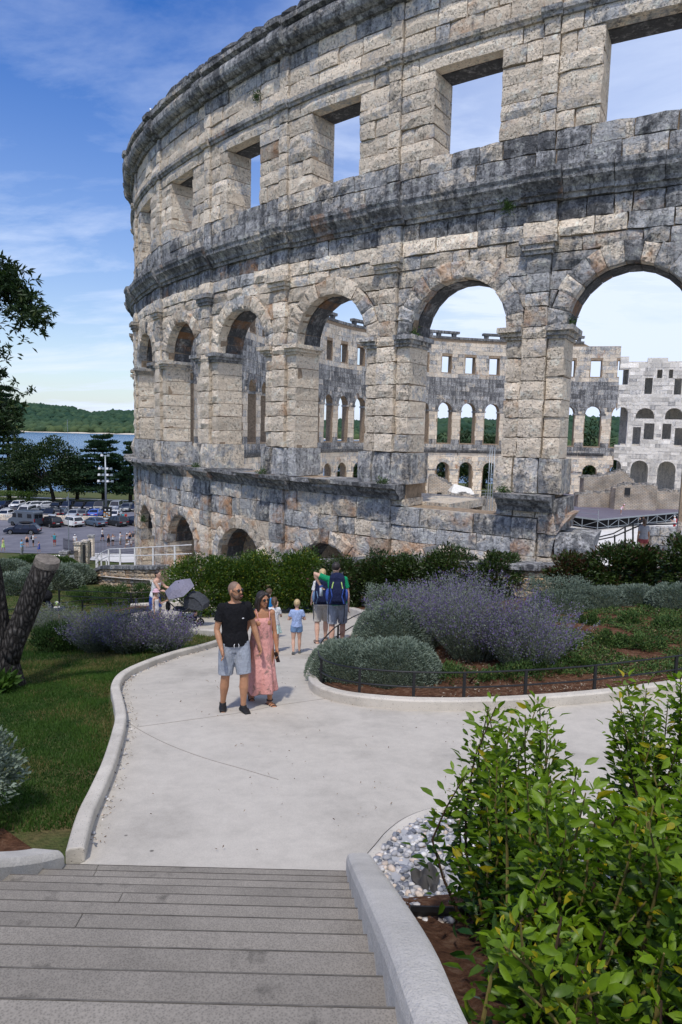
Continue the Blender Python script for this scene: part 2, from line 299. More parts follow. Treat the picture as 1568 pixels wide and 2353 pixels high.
def outside(x, y):
    rr = np.hypot(x-CX, y-CY); an = np.degrees(np.arctan2(y-CY, x-CX)) % 360
    ro_ = rad(np.radians(an)); ok = rr > np.where((an > 196) & (an < 262), ro_+2.5, ro_-.65)
    stairs = (y < 4.45) & (x > -3.3) & (x < 0.42) & (y > -3)
    return ok & ~stairs
def bumpy(x, y): return 0.025*np.sin(x*2.1+1.3*np.sin(y*1.7))*np.sin(y*2.6+np.cos(x*1.4))
gm = grid_mesh(seq((-260, -16, 4), (-16, 16, 0.25), (16, 200, 4)), seq((-12, 26, 0.25), (26, 60, 0.8), (60, 250, 3)), lambda x, y: T(x, y)-0.02+bumpy(x, y), outside)
tag(link('ground', gm, M['turf'], smooth=True), 'mown lawn ground sloping down from the stairs to the car park', kind='structure')
def smooth_line(pts, n=8, closed=False):
    """Catmull-Rom through 2-D or 3-D points"""
    P = [np.array(p, float) for p in pts]; out = []; k = len(P)
    for i in range(k if closed else k-1):
        p0 = P[(i-1) % k] if closed or i else P[0]; p1 = P[i]; p2 = P[(i+1) % k]; p3 = P[(i+2) % k] if closed or i+2 < k else P[-1]
        for j in range(n):
            t = j/n; out.append(0.5*((2*p1)+(-p0+p2)*t+(2*p0-5*p1+4*p2-p3)*t*t+(-p0+3*p1-3*p2+p3)*t**3))
    if not closed: out.append(P[-1])
    return out
def sheet(name, poly, mat, dz, step, kind='structure', noise=0.0):
    """sheet that follows the ground inside a closed (x, y) outline"""
    P = [Vector((p[0], p[1])) for p in poly]; n = len(P); arr = np.array([(p.x, p.y) for p in P])
    x0, y0 = arr.min(0); x1, y1 = arr.max(0); pts = list(P)
    def inside(x, y):
        c = False
        for i in range(n):
            a, b = arr[i], arr[i-1]
            if (a[1] > y) != (b[1] > y) and x < (b[0]-a[0])*(y-a[1])/(b[1]-a[1])+a[0]: c = not c
        return c
    for x in np.arange(x0, x1, step):
        for y in np.arange(y0, y1, step):
            if inside(x, y) and np.min(np.hypot(arr[:, 0]-x, arr[:, 1]-y)) > step*0.45: pts.append(Vector((x, y)))
    vs_, es, fs, *_ = geometry.delaunay_2d_cdt(pts, [(i, (i+1) % n) for i in range(n)], [], 1, 1e-5)
    V = [(v.x, v.y, Tz(v.x, v.y)+dz+(noise*random.uniform(-1, 1) if noise else 0)) for v in vs_]
    me = bpy.data.meshes.new(name); me.from_pydata(V, [], [tuple(f) for f in fs]); fix_normals(me)
    if len(me.polygons) and sum(p.normal.z for p in me.polygons) < 0: me.flip_normals()
    o = link(name, me, mat, smooth=True); o['kind'] = kind; return o
def sweep(name, line, prof, mat, parent=None, z=None, close=False, smooth=False):
    """sweep a profile [(offset to the right of travel, height)] along (x, y) points laid on the ground"""
    P = [np.array(p[:2], float) for p in line]; V = []; n = len(prof); k = len(P)
    for i, p in enumerate(P):
        d = P[(i+1) % k if close else min(i+1, k-1)]-P[i-1 if close or i else 0]; d = d/(np.hypot(*d)+1e-9); r = np.array([d[1], -d[0]])
        zz = Tz(*p) if z is None else z[i]
        for o, h in prof: q = p+r*o; V.append((q[0], q[1], zz+h))
    F = []
    for i in range(k if close else k-1):
        for j in range(n): F.append((i*n+j, i*n+(j+1) % n, ((i+1) % k)*n+(j+1) % n, ((i+1) % k)*n+j))
    if not close: F += [tuple(range(n)), tuple(reversed(range((k-1)*n, k*n)))]
    me = bpy.data.meshes.new(name); me.from_pydata(V, [], F); fix_normals(me); return link(name, me, mat, parent, smooth)
g2 = lambda pts: [tuple(G(*p)[:2]) for p in pts]
# ------------------------------------------------------------------ stairs
# nosing k: k = 0 is the lowest
RIS, TRD, Y0S, Z0S = 0.160, 0.292, 4.60, -3.14
stairs = empty('staircase', (0, 4.6, -3.28), label='broad grey stone stairs running down to the pale path', cat='stairs')
def stair_left(y): return float(np.interp(y, [1.0, 2.4, 3.1, 3.8, 4.6], [-2.9, -2.62, -2.32, -2.12, -1.94]))
def stair_right(y): return float(np.interp(y, [0.5, 1.9, 4.6], [0.24, 0.165, 0.085]))
for k in range(0, 14):
    y1_ = Y0S-TRD*k; y0_ = y1_-TRD-0.03; zt = Z0S+RIS*k
    cuts = [stair_left(y1_)-0.35]+sorted(random.uniform(-2.4, -0.2) for _ in range(2 if k % 2 else 1))+[stair_right(y1_)+0.12]
    cuts = [c for i, c in enumerate(cuts) if i == 0 or c-cuts[i-1] > 0.5]
    for a, b in zip(cuts[:-1], cuts[1:]):
        q = MB().box((a+0.0008, y0_, zt-0.30), (b-0.0008, y1_+random.uniform(-0.0008, 0.0008), zt+random.uniform(-0.0006, 0.0006))).build('step', M['step_stone'], stairs); q.location = (0, -4.6, 3.28); bevel_obj(q, 0.005, 2)
t = MT('dark_edge', .7, .3); t.color(t.ramp(t.noise(9, 6, .7), [(.3, (.07, .063, .054)), (.7, (.17, .155, .13))])); M['dark_edge'] = t.m
for k in range(0, 14):
    y1_ = Y0S-TRD*k; zt = Z0S+RIS*k; q = MB().box((stair_left(y1_)-.3, y1_-.0025, zt-.02), (stair_right(y1_)+.1, y1_+.0025, zt+.0012)).build('dark_nosing', M['dark_edge'], stairs); q.location = (0, -4.6, 3.28)  # thin darker strip along the front edge of each step
def wall_along(name, pts, wid, below, mat, label, cat):
    """stair side wall with a softly rounded top: pts (x, y, ztop, width)"""
    V = []; prof = [(-0.5, -below), (-0.5, -0.05), (-0.44, -0.015), (-0.34, 0), (0.34, 0), (0.44, -0.015), (0.5, -0.05), (0.5, -below)]
    P = smooth_line(pts, 5); n = len(prof); k = len(P)
    for i, p in enumerate(P):
        d = (P[min(i+1, k-1)]-P[max(i-1, 0)])[:2]; d /= np.hypot(*d)+1e-9; r = np.array([d[1], -d[0]])
        for o, h in prof: q = p[:2]+r*o*p[3]; V.append((q[0], q[1], p[2]+h))
    F = [(i*n+j, i*n+(j+1) % n, (i+1)*n+(j+1) % n, (i+1)*n+j) for i in range(k-1) for j in range(n)]+[tuple(range(n)), tuple(reversed(range((k-1)*n, k*n)))]
    me = bpy.data.meshes.new(name); me.from_pydata(V, [], F); fix_normals(me)
    o = link(name, me, mat); bevel_obj(o, 0.03, 3); return tag(o, label, cat)
nz = lambda y: Z0S+RIS*(Y0S-y)/TRD
wall_along('stair_wall', [(0.36, 0.6, nz(0.6)-0.16, 0.13), (0.268, 1.4, nz(1.4)+0.05, 0.14), (0.250, 2.0, nz(2.0)+0.12, 0.165), (0.225, 3.0, nz(3.0)+0.14, 0.18), (0.20, 4.0, nz(4.0)+0.14, 0.185), (0.192, 4.62, nz(4.6)+0.13, 0.185)], 0.3, 1.2, M['wall_concrete'], 'pale rounded concrete side wall right of the stairs, beside the laurel', 'wall')
wall_along('stair_wall', [(-2.75, 2.4, nz(2.4)+0.14, 0.27), (-2.45, 3.1, nz(3.1)+0.14, 0.27), (-2.24, 3.8, nz(3.8)+0.13, 0.27), (-2.10, 4.3, nz(4.3)+0.11, 0.27), (-2.06, 4.62, nz(4.6)+0.10, 0.27)], 0.3, 1.2, M['wall_concrete'], 'short concrete side wall left of the stairs, below the lawn', 'wall')
# ------------------------------------------------------------------ path and kerbs
kerb_l_px = [(196, 1985), (216, 1900), (243, 1835), (268, 1770), (286, 1700), (291, 1660), (283, 1620), (277, 1592), (290, 1566), (325, 1545), (385, 1521), (450, 1502), (500, 1487), (528, 1474), (520, 1462), (470, 1456), (400, 1456), (300, 1460)]
bed_px = [(900, 1448), (862, 1446), (812, 1462), (766, 1490), (726, 1530), (710, 1562), (712, 1586), (738, 1605), (800, 1622), (900, 1633), (1000, 1637), (1110, 1636), (1240, 1629), (1380, 1617), (1568, 1592), (1800, 1555)]
far_px = [(300, 1406), (350, 1403), (420, 1400), (500, 1396), (580, 1394), (660, 1396), (730, 1402), (790, 1414), (835, 1428), (866, 1441), (900, 1448)]
KL = smooth_line(g2(kerb_l_px), 6); KB = smooth_line(g2(bed_px), 6); KF = smooth_line(g2(far_px), 5)
grav_px = [(803, 2004), (835, 1975), (862, 1945), (888, 1915), (930, 1884), (990, 1862), (1080, 1852), (1200, 1852), (1330, 1866), (1500, 1880), (1800, 1900)]
KG = smooth_line(g2(grav_px), 6)
path_poly = [tuple(p) for p in KL]+[tuple(p) for p in KF]+[tuple(p) for p in KB][1:]+[tuple(p) for p in reversed(KG)]+[(0.1, 4.58), (-2.05, 4.58)]
tag(sheet('path', path_poly, M['path_concrete'], 0.02, 0.35), 'pale concrete garden path', kind='structure')
kerb_prof = lambda w_, h: [(0, -0.15), (0, h-0.02), (0.02, h), (w_-0.02, h), (w_, h-0.02), (w_, -0.15)]
def kerb(line, side, h, w_, label):
    pr = [(o*side, z) for o, z in kerb_prof(w_, h)]
    o = sweep('kerb', line, pr, M['kerb_concrete']); tag(o, label, kind='structure'); bevel_obj(o, 0.012, 2); return o
kerb(KL, -1, 0.14, 0.14, 'sand coloured concrete kerb along the lawn')
kerb(KB, -1, 0.17, 0.15, 'curved concrete kerb around the lavender bed')
kerb(KF, -1, 0.27, 0.20, 'raised concrete kerb below the hedge')
kerb(KG[:-1], 1, 0.035, 0.14, 'flush pale kerb strip around the pebbles')
# expansion joints scored in the path, laid as thin dark strips
t = MT('joint', 0.95, 0.1); t.color((0.33, 0.30, 0.26)); M['joint'] = t.m
for pts in ([(318, 1674), (420, 1660), (560, 1640), (640, 1624), (752, 1608)], [(292, 1662), (330, 1686), (390, 1716), (470, 1746), (560, 1772), (640, 1796)], [(560, 1505), (640, 1508), (760, 1505)]):
    ln = smooth_line(g2(pts), 4); tag(sweep('path_joint', ln, [(-0.004, 0.02), (-0.004, 0.0245), (0.004, 0.0245), (0.004, 0.02)], M['joint']), 'thin dark joint scored across the path', kind='structure')
# soil beds
bed_poly = [tuple(p) for p in KB]+g2([(2000, 1400), (1700, 1362), (1480, 1358), (1300, 1370), (1150, 1392), (1000, 1420)])
tag(sheet('soil_bed', bed_poly, M['soil'], 0.10, 0.25, noise=0.035), 'reddish garden soil inside the lavender bed', kind='structure')
bk = [(p[0], p[1]) for p in KF]
tag(sheet('soil_bed', bk+[(3.4, 20.0), (3.0, 21.8), (1.5, 23.0), (-2.5, 25.5), (-6.5, 25.0), (-8, 22.5)], M['soil'], 0.2, 0.4, noise=0.03), 'strip of red soil under the hedge', kind='structure')
tag(sheet('soil_bed', [(0.55, 0.3), (0.5, 2.2), (0.45, 4.2), (0.9, 4.35), (1.7, 4.1), (2.6, 4.0), (5.2, 4.6), (7, 3.0), (6, 0.0)], M['soil'], 0.06, 0.2, noise=0.03), 'dark soil under the laurel bushes', kind='structure')
tag(sheet('soil_bed', [(-2.6, 4.75), (-2.35, 5.0), (-2.75, 5.35), (-3.9, 5.25), (-4.6, 4.4), (-4.1, 3.2)], M['soil'], 0.04, 0.2, noise=0.03), 'dark soil corner beside the left stair wall', kind='structure')
# pebbles
def pebbles(name, poly, n, smin, smax, label, dz=0.02, parent=None):
    arr = np.array(poly); x0, y0 = arr.min(0); x1, y1 = arr.max(0); mb = MB(); k = 0; kk = len(arr)
    base = []; 
    bm = bmesh.new(); bmesh.ops.create_icosphere(bm, subdivisions=1, radius=1.0); bv = np.array([v.co[:] for v in bm.verts]); bf = np.array([[v.index for v in f.verts] for f in bm.faces]); bm.free()
    V = []; F = []; C = []
    while k < n:
        x, y = random.uniform(x0, x1), random.uniform(y0, y1); c = False
        for i in range(kk):
            a, b = arr[i], arr[i-1]
            if (a[1] > y) != (b[1] > y) and x < (b[0]-a[0])*(y-a[1])/(b[1]-a[1])+a[0]: c = not c
        if not c: continue
        s = random.uniform(smin, smax); q = bv*np.array([s*random.uniform(.8, 1.5), s*random.uniform(.7, 1.0), s*random.uniform(.5, .8)])*(1+0.12*rng.standard_normal((len(bv), 1)))
        a = random.uniform(0, 6.3); m_ = np.array([[math.cos(a), -math.sin(a), 0], [math.sin(a), math.cos(a), 0], [0, 0, 1]]); q = q@m_.T
        V.append(q+np.array([x, y, Tz(x, y)+dz+random.uniform(0, smax)])); F.append(bf+len(bv)*k)
        g = random.choice([(0.62, 0.58, 0.53), (0.50, 0.48, 0.46), (0.24, 0.25, 0.28), (0.15, 0.16, 0.185), (0.60, 0.50, 0.41), (0.36, 0.36, 0.37), (0.68, 0.66, 0.63)]); C.append(np.tile(np.array(g)*random.uniform(.8, 1.1), (len(bv), 1))); k += 1
    o = link(name, mesh_np(np.vstack(V), np.vstack(F), np.vstack(C)), M['pebble'], smooth=True); return tag(o, label, kind='stuff')
gp = [tuple(p) for p in KG[:44]]
gpoly = [(p[0]+0.03, p[1]-0.16) for p in gp][4:]+[(3.6, 3.95), (2.0, 3.92), (1.3, 3.85), (0.44, 3.72), (0.42, 4.3)]
tag(sheet('gravel_bed', gpoly, M['pebble_dummy'], 0.03, 0.3), 'grey ground under the pebbles', kind='structure')
pebbles('pebbles', gpoly, 3300, 0.018, 0.034, 'smooth grey and white pebbles beside the stairs')
ep = []
for i in range(2, len(KL)-30): ep.append(tuple(KL[i]))
eo = [(p[0]+0.07, p[1]+0.01) for p in ep]
pebbles('loose_pebbles', ep+list(reversed(eo)), 170, 0.008, 0.02, 'small loose stones washed against the lawn kerb', 0.015)
tag(MB().tube([(0.47, 3.78, Tz(0.5, 3.7)+0.075), (1.3, 3.87, Tz(1.3, 3.87)+0.075), (2.2, 3.93, Tz(2.2, 3.9)+0.075), (3.4, 3.95, Tz(3.4, 3.9)+0.075)], [(0.012, 0.035)]*4, 6, ell=(0, 1, 0)).build('edging_strip', M['black_iron']), 'thin dark metal edging between pebbles and laurel soil', 'edging')
# crumpled cloth on the pebbles
def crumpled(name, p, sx, sy, mat, label, cat, h=0.12):
    n = 12; X, Y = np.meshgrid(np.linspace(-1, 1, n), np.linspace(-1, 1, n)); Z = np.abs(np.sin(X*3.1+1.2*Y)+0.6*np.sin(Y*4.7-X*2))*h*np.clip(1.25-np.hypot(X, Y)*0.7, 0.15, 1)
    V = np.stack([X.ravel()*sx*(1+0.25*np.sin(Y.ravel()*3)), Y.ravel()*sy*(1+0.3*np.sin(X.ravel()*2.3)), Z.ravel()], 1); i = np.arange(n-1)[None, :]+n*np.arange(n-1)[:, None]; F = np.stack([i, i+1, i+1+n, i+n], -1).reshape(-1, 4)
    o = link(name, mesh_np(V, F), mat, smooth=True); o.location = p; m = o.modifiers.new('s', 'SOLIDIFY'); m.thickness = 0.008; m = o.modifiers.new('u', 'SUBSURF'); m.levels = m.render_levels = 1; return tag(o, label, cat)
flat('dark_cloth', (0.065, 0.062, 0.058), 0.95, 0.1)
q = G(965, 2045); crumpled('cloth', (q.x+.04, q.y-0.02, q.z+0.06), 0.09, 0.16, M['dark_cloth'], 'crumpled dark grey cloth lying on the pebbles', 'cloth', .09)
# sea and far shore
tag(link('sea', mesh_np([(-9000, 150, -20), (9000, 150, -20), (9000, 14000, -20), (-9000, 14000, -20)], [(0, 1, 2, 3)]), M['sea_water']), 'blue harbour water', kind='structure')
# ------------------------------------------------------------------ amphitheatre
arena = empty('amphitheatre', (CX, CY, -10.0), label='huge ruined oval amphitheatre of weathered limestone with arches and square windows', cat='amphitheatre')
AORG = Vector((CX, CY, -10.0))
def pos(s, z, d=0.0):
    a = A1-s/RO; r = rad(a)+d; return np.array([r*math.cos(a), r*math.sin(a), z+10.0])      # local to the arena empty
def seen_size(p):
    """rough size factor in the picture: 0 when outside the frame"""
    x, y, z = p[0]+CX, p[1]+CY, p[2]-10.0
    c, s = math.cos(PITCH), math.sin(PITCH); dd = y*c-z*s
    if dd < 1: return 0
    U = FPX*x/dd; V = -FPX*(y*s+z*c)/dd
    return 1.0/dd if abs(U) < 800 and -1230 < V < 160 else 0
pieces = {}
def reg(name, V, F, tint, size=1.0):
    V = np.array(V); pieces.setdefault(name, []).append((seen_size(V.mean(0))**2*size, V, F, tint))
def block(name, q, d0, db, tint, rough=0.02, gap=0.015, nx=None, nz=2, cham=0.034):
    """stone with a rough bulging face; q = (bl, br, tr, tl) in (s, z); s grows to the left, so faces are ordered for that"""
    q = [np.array(p, float) for p in q]; wd = abs(q[1][0]-q[0][0]+q[2][0]-q[3][0])/2; ht = abs(q[3][1]-q[0][1])
    if wd < 0.07 or ht < 0.05: return
    nx = nx or (2 if wd < 0.6 else 3 if wd < 1.3 else 4); gx, gz = min(gap/wd, .2), min(gap/ht, .2); V = []; idx = {}
    for j in range(nz+1):
        for i in range(nx+1):
            e = i in (0, nx) or j in (0, nz); u = gx+(1-2*gx)*i/nx; v = gz+(1-2*gz)*j/nz
            if 0 < i < nx: u += random.uniform(-.18, .18)/nx
            if 0 < j < nz: v += random.uniform(-.15, .15)/nz
            p = (q[0]*(1-u)+q[1]*u)*(1-v)+(q[3]*(1-u)+q[2]*u)*v
            if e: p = p+np.array([random.uniform(-1, 1), random.uniform(-1, 1)])*min(0.022, wd*.055)
            d = d0-cham*random.uniform(.6, 1.3) if e else d0+random.gauss(.01, rough)
            if e and i in (0, nx) and j in (0, nz): d -= cham*random.uniform(0, 1.2)
            idx[i, j] = len(V); V.append(pos(p[0], p[1], d))
    F = [(idx[i, j], idx[i+1, j], idx[i+1, j+1], idx[i, j+1]) for i in range(nx) for j in range(nz)]
    ringb = [(i, 0) for i in range(nx)]+[(nx, j) for j in range(nz)]+[(i, nz) for i in range(nx, 0, -1)]+[(0, j) for j in range(nz, 0, -1)]
    n0 = len(V)
    for (i, j) in ringb:
        u = gx+(1-2*gx)*i/nx; v = gz+(1-2*gz)*j/nz; p = (q[0]*(1-u)+q[1]*u)*(1-v)+(q[3]*(1-u)+q[2]*u)*v; V.append(pos(p[0], p[1], db))
    k = len(ringb)
    for m_ in range(k): F.append((idx[ringb[m_]], n0+m_, n0+(m_+1) % k, idx[ringb[(m_+1) % k]]))
    F.append(tuple(range(n0, n0+k)))
    F = [tuple(reversed(f)) for f in F]
    reg(name, V, F, tint, wd*ht)
def mould(name, s0, s1, prof, tint, jit=0.012, seg=2, endcut=0.0):
    """length of moulding with profile [(d, z)] running from s0 to s1"""
    n = len(prof); V = []; jz = random.uniform(-jit, jit); jd = random.uniform(-jit, jit)
    for k in range(seg+1):
        s = s0+0.006+(s1-s0-0.012)*k/seg
        for d, z in prof: V.append(pos(s+random.uniform(-.01, .01)*(k in (0, seg)), z+jz+random.uniform(-.4, .4)*jit, d+(jd+random.uniform(-.6, .6)*jit if d > 0.02 else 0)))
    F = [(k*n+i, (k+1)*n+i, (k+1)*n+(i+1) % n, k*n+(i+1) % n) for k in range(seg) for i in range(n)]+[tuple(reversed(range(n))), tuple(range(seg*n, (seg+1)*n))]
    reg(name, V, F, tint, abs(s1-s0)*0.5)
def sbox(name, s0, s1, z0, z1, d0, d1, tint):
    V = []
    for s in (s0, s1):
        for z in (z0, z1):
            for d in (d0, d1): V.append(pos(s+random.uniform(-.006, .006), z, d+random.uniform(-.006, .006)))
    reg(name, V, [(0, 1, 3, 2), (4, 6, 7, 5), (0, 4, 5, 1), (2, 3, 7, 6), (1, 5, 7, 3), (0, 2, 6, 4)], tint, abs(s1-s0)*abs(z1-z0)*0.5)
def stepped(name, s0, s1, zs, ov, d, tint, side0, side1, db):
    """moulded impost or capital: courses widening upwards, one mesh"""
    V = []; F = []
    for (z0, z1), o in zip(zip(zs[:-1], zs[1:]), ov):
        n = len(V); a = s0-o*side0; b = s1+o*side1
        for s in (a, b):
            for z in (z0, z1):
                for dd in (db, d+o): V.append(pos(s+random.uniform(-.012, .012), z+random.uniform(-.006, .006), dd+random.uniform(-.01, .01)))
        F += [tuple(n+i for i in f) for f in ((0, 1, 3, 2), (4, 6, 7, 5), (0, 4, 5, 1), (2, 3, 7, 6), (1, 5, 7, 3), (0, 2, 6, 4))]
    reg(name, V, F, tint, 0.6)
tn = lambda g, b=None, r=0.0: (min(1, max(0, random.gauss(g, .10))), random.gauss(0.55, .21) if b is None else random.gauss(b, .15), min(.34, max(0, random.gauss(r*.8, .09))) if r > 0 else 0.0)
W2, R2, SPR, LED = 1.70, 1.70, 3.35, -1.72
W1, SPL = 1.55, -5.75
WW, WZ0, WZ1 = 1.12, 9.0, 11.66
J0, J1 = -2, 8
def base_top(j): return -2.5 if j == 0 else LED
def holes(j, z, ext=0.0):
    """openings at height z in bay j: list of (u0, u1), u from the bay's middle"""
    h = []
    if j <= -1 and z < LED: return [(-1.7, 1.45-0.35*math.sin(z*2.3))] if z > -9 else [(-1.7, 1.3)]
    if z < SPL: h.append((-W1, W1))
    elif z < SPL+W1+ext: x = (W1+ext)**2-(z-SPL)**2; h.append((-math.sqrt(max(x, 0)), math.sqrt(max(x, 0))))
    if base_top(j) <= z < SPR: h.append((-W2, W2))
    elif SPR <= z < SPR+R2+ext: x = (R2+ext)**2-(z-SPR)**2; h.append((-math.sqrt(max(x, 0)), math.sqrt(max(x, 0))))
    if WZ0 <= z < WZ1: h.append((-WW, WW))
    return h
def solid(j, z, ext):
    """solid runs across bay j at height z"""
    cuts = [-2.6]
    for a, b in holes(j, z, ext): cuts += [max(a, -2.6), min(b, 2.6)]
    cuts.append(2.6); return list(zip(cuts[::2], cuts[1::2]))
def course(j, z0, z1, d, wr, tint_f, rough, ext=0.0, pil=0.0, pild=0.0, name='stone_block', jd=0.035):
    e = 1e-3; A = solid(j, z0+e, ext); B = solid(j, z1-e, ext)
    if len(A) != len(B): A = B = solid(j, (z0+z1)/2, ext) if len(A) > len(B) else A
    mid = 5.2*j+2.6
    for (a0, a1), (b0, b1) in zip(A, B):
        l, r = max(a0, b0), min(a1, b1)
        if pil: l = max(l, -2.6+pil) if a0 <= -2.59 else l; r = min(r, 2.6-pil) if a1 >= 2.59 else r
        ca, cb = (-2.6+pil if a0 <= -2.59 else a0), (2.6-pil if a1 >= 2.59 else a1); da, db_ = (-2.6+pil if b0 <= -2.59 else b0), (2.6-pil if b1 >= 2.59 else b1)
        n = max(1, round((cb-ca)/random.uniform(*wr))); ts = [0]+sorted((k+random.uniform(-.25, .25))/n for k in range(1, n))+[1]
        for k, (t0, t1) in enumerate(zip(ts[:-1], ts[1:])):
            q = ((mid+ca+(cb-ca)*t0, z0), (mid+ca+(cb-ca)*t1, z0), (mid+da+(db_-da)*t1, z1), (mid+da+(db_-da)*t0, z1))
            op = (k == 0 and a0 > -2.59) or (k == n-1 and a1 < 2.59)
            block(name, q, d+random.uniform(-jd, jd), -TH-0.02 if op else -0.22, tint_f(), rough)
    if pil:
        block(name, ((mid-2.6-pil, z0), (mid-2.6+pil, z0), (mid-2.6+pil, z1), (mid-2.6-pil, z1)), d+pild, -0.2, tint_f(), rough*0.7)
def courses(z0, z1, h):
    n = max(1, round((z1-z0)/h)); zs = [z0]+[z0+(z1-z0)*(k+random.uniform(-.14, .14))/n for k in range(1, n)]+[z1]; return list(zip(zs[:-1], zs[1:]))
def arch(j, spr, r, re, d, tint_f, n=11, skip=()):
    mid = 5.2*j+2.6; th = [0]+[(k+random.uniform(-.12, .12))/n*math.pi for k in range(1, n)]+[math.pi]
    for k, (t0, t1) in enumerate(zip(th[:-1], th[1:])):
        if k in skip: continue
        ro = re+random.uniform(-.05, .08); ri = r+random.uniform(-.02, .03)
        q = [(mid+ri*math.cos(t1), spr+ri*math.sin(t1)), (mid+ri*math.cos(t0), spr+ri*math.sin(t0)), (mid+ro*math.cos(t0), spr+ro*math.sin(t0)), (mid+ro*math.cos(t1), spr+ro*math.sin(t1))]
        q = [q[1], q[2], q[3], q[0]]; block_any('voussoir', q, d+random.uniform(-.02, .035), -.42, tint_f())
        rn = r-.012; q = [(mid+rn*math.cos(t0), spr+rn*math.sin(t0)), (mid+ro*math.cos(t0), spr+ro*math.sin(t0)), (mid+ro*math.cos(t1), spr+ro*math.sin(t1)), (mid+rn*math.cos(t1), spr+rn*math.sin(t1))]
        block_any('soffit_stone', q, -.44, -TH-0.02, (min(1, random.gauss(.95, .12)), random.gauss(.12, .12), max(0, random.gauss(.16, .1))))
def block_any(name, q, d0, db, tint):
    """quad of any orientation: bulging face + sides"""
    q = [np.array(p) for p in q]; c = sum(q)/4; V = []
    sg = sum(q[i][0]*q[(i+1) % 4][1]-q[(i+1) % 4][0]*q[i][1] for i in range(4))
    if sg > 0: q = q[::-1]
    ring = []
    for i in range(4): ring += [q[i], (q[i]+q[(i+1) % 4])/2]
    sh = lambda p, f: c+(p-c)*f
    for p in ring: a = sh(p, 0.975)+np.array([random.uniform(-.012, .012), random.uniform(-.012, .012)]); V.append(pos(a[0], a[1], d0-random.uniform(.02, .05)))
    for p in ring: a = sh(p, 0.62); V.append(pos(a[0], a[1], d0+random.gauss(0.005, .015)))
    V.append(pos(c[0], c[1], d0+random.gauss(.01, .02)))
    for p in ring: a = sh(p, 0.985); V.append(pos(a[0], a[1], db))
    F = []
    for i in range(8):
        k = (i+1) % 8; F += [(i, k, 8+k, 8+i), (8+i, 8+k, 16), (17+i, 17+k, k, i)]
    F.append(tuple(17+i for i in range(7, -1, -1)))
    reg(name, V, F, tint, 0.35)
for j in range(J0, J1):
    sp = 5.2*j; mid = sp+2.6; lean = 0.08*(j < 1)
    lo = lambda: tn(.40, None, .30); pier = lambda: tn(.10+lean*1.6, .62, .05); spd = lambda: tn(.30+lean*2, None, .2); dk = lambda: tn(.70, .55, .03); md = lambda: tn(.50, .62, .2); up = lambda: tn(.24, None, .05)
    top1 = base_top(j)
    # lower storey
    for z0, z1 in courses(-10.2, SPL, .62): course(j, z0, z1, 0.05, (.8, 1.5), lo, .03, pil=.5, pild=.12)
    for z0, z1 in courses(SPL, SPL+W1+.5, .66): course(j, z0, z1, 0.05, (.8, 1.4), lo, .035, ext=.5, pil=.42, pild=.12)
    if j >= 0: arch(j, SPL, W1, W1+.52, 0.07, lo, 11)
    for z0, z1 in courses(SPL+W1+.5, top1-(.55 if j != 0 else 0), .62): course(j, z0, z1, 0.06, (.7, 1.3), md, .035, pil=.4, pild=.1)
    # ledge with broken pieces
    prof = [(-.3, top1-.55), (.05, top1-.55), (.12, top1-.42), (.30, top1-.30), (.34, top1-.20), (.56, top1-.14), (.60, top1), (-TH, top1)]
    if j > 0:
        s = sp+.85
        while s < sp+5.2-.85:
            e = min(s+random.uniform(.8, 1.5), sp+5.2-.85)
            if random.random() < .85: mould('ledge_stone', s, e, [(d*random.uniform(.6, 1.0) if d > .2 else d, z) for d, z in prof], tn(.72, .5, .08), .03)
            s = e
    if j >= 0:
        mould('ledge_stone', sp-.02, sp+.85, [(d+.14 if d > 0 else d, z+LED-top1) for d, z in prof], tn(.72, .5, .1), .02)
        mould('ledge_stone', sp-.85, sp-.02, [(d+.14 if d > 0 else d, z+LED-top1) for d, z in prof], tn(.72, .5, .1), .02)
    for (a, b) in ((-.95, -.3), (-.3, .42), (.42, .95)): block('stone_block', ((sp+a, -2.5), (sp+b, -2.5), (sp+b, LED-.5), (sp+a, LED-.5)), .04, -TH, md(), .03) if 0 <= j <= 1 else None
    # plinth of the pier
    for (a, b) in ((-1.08, -.35), (-.35, .45), (.45, 1.08)) if j >= 0 else (): block('plinth_block', ((sp+a, LED), (sp+b, LED), (sp+b*.98, -.62), (sp+a*.98, -.62)), .20+random.uniform(-.05, .04), -TH-.05, tn(.52, .62), .045, cham=.09)
    # piers with pilaster
    for z0, z1 in courses(-.62, 3.0, .62): course(j, z0, z1, 0.0, (.5, .95), pier, .03, pil=.38, pild=.14)
    for sd_, a, b in ((-1, sp-.9, sp-.38), (1, sp+.38, sp+.9)):
        stepped('impost', a, b, [2.98, 3.08, 3.20, SPR], (.04, .13, .24), 0.03, tn(.45, .55, .05), 1 if sd_ < 0 else 0, 1 if sd_ > 0 else 0, -TH-.03)
    course(j, 3.0, SPR, -0.01, (2, 3), pier, .02, pil=.38, pild=.14)
    for z0, z1 in courses(SPR, 5.5, .60): course(j, z0, z1, 0.0, (.6, 1.2), spd, .03, ext=.55, pil=.36, pild=.13)
    course(j, 5.5, 5.93, 0.0, (.8, 1.4), spd, .025, ext=.4, pil=.36, pild=.1)
    stepped('capital', sp-.38, sp+.38, [5.46, 5.58, 5.74, 5.93], (.03, .10, .18), .17, tn(.55, .5, .05), 1, 1, -.1)
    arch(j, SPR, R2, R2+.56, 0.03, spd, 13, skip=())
    # entablature
    course(j, 5.93, 6.42, .04, (.8, 1.6), lambda: tn(.42, .95, .05), .035, pil=.5, pild=.13)
    course(j, 6.42, 6.98, .0, (.6, 1.1), lambda: tn(.78, .5, .14), .02, pil=.45, pild=.13)
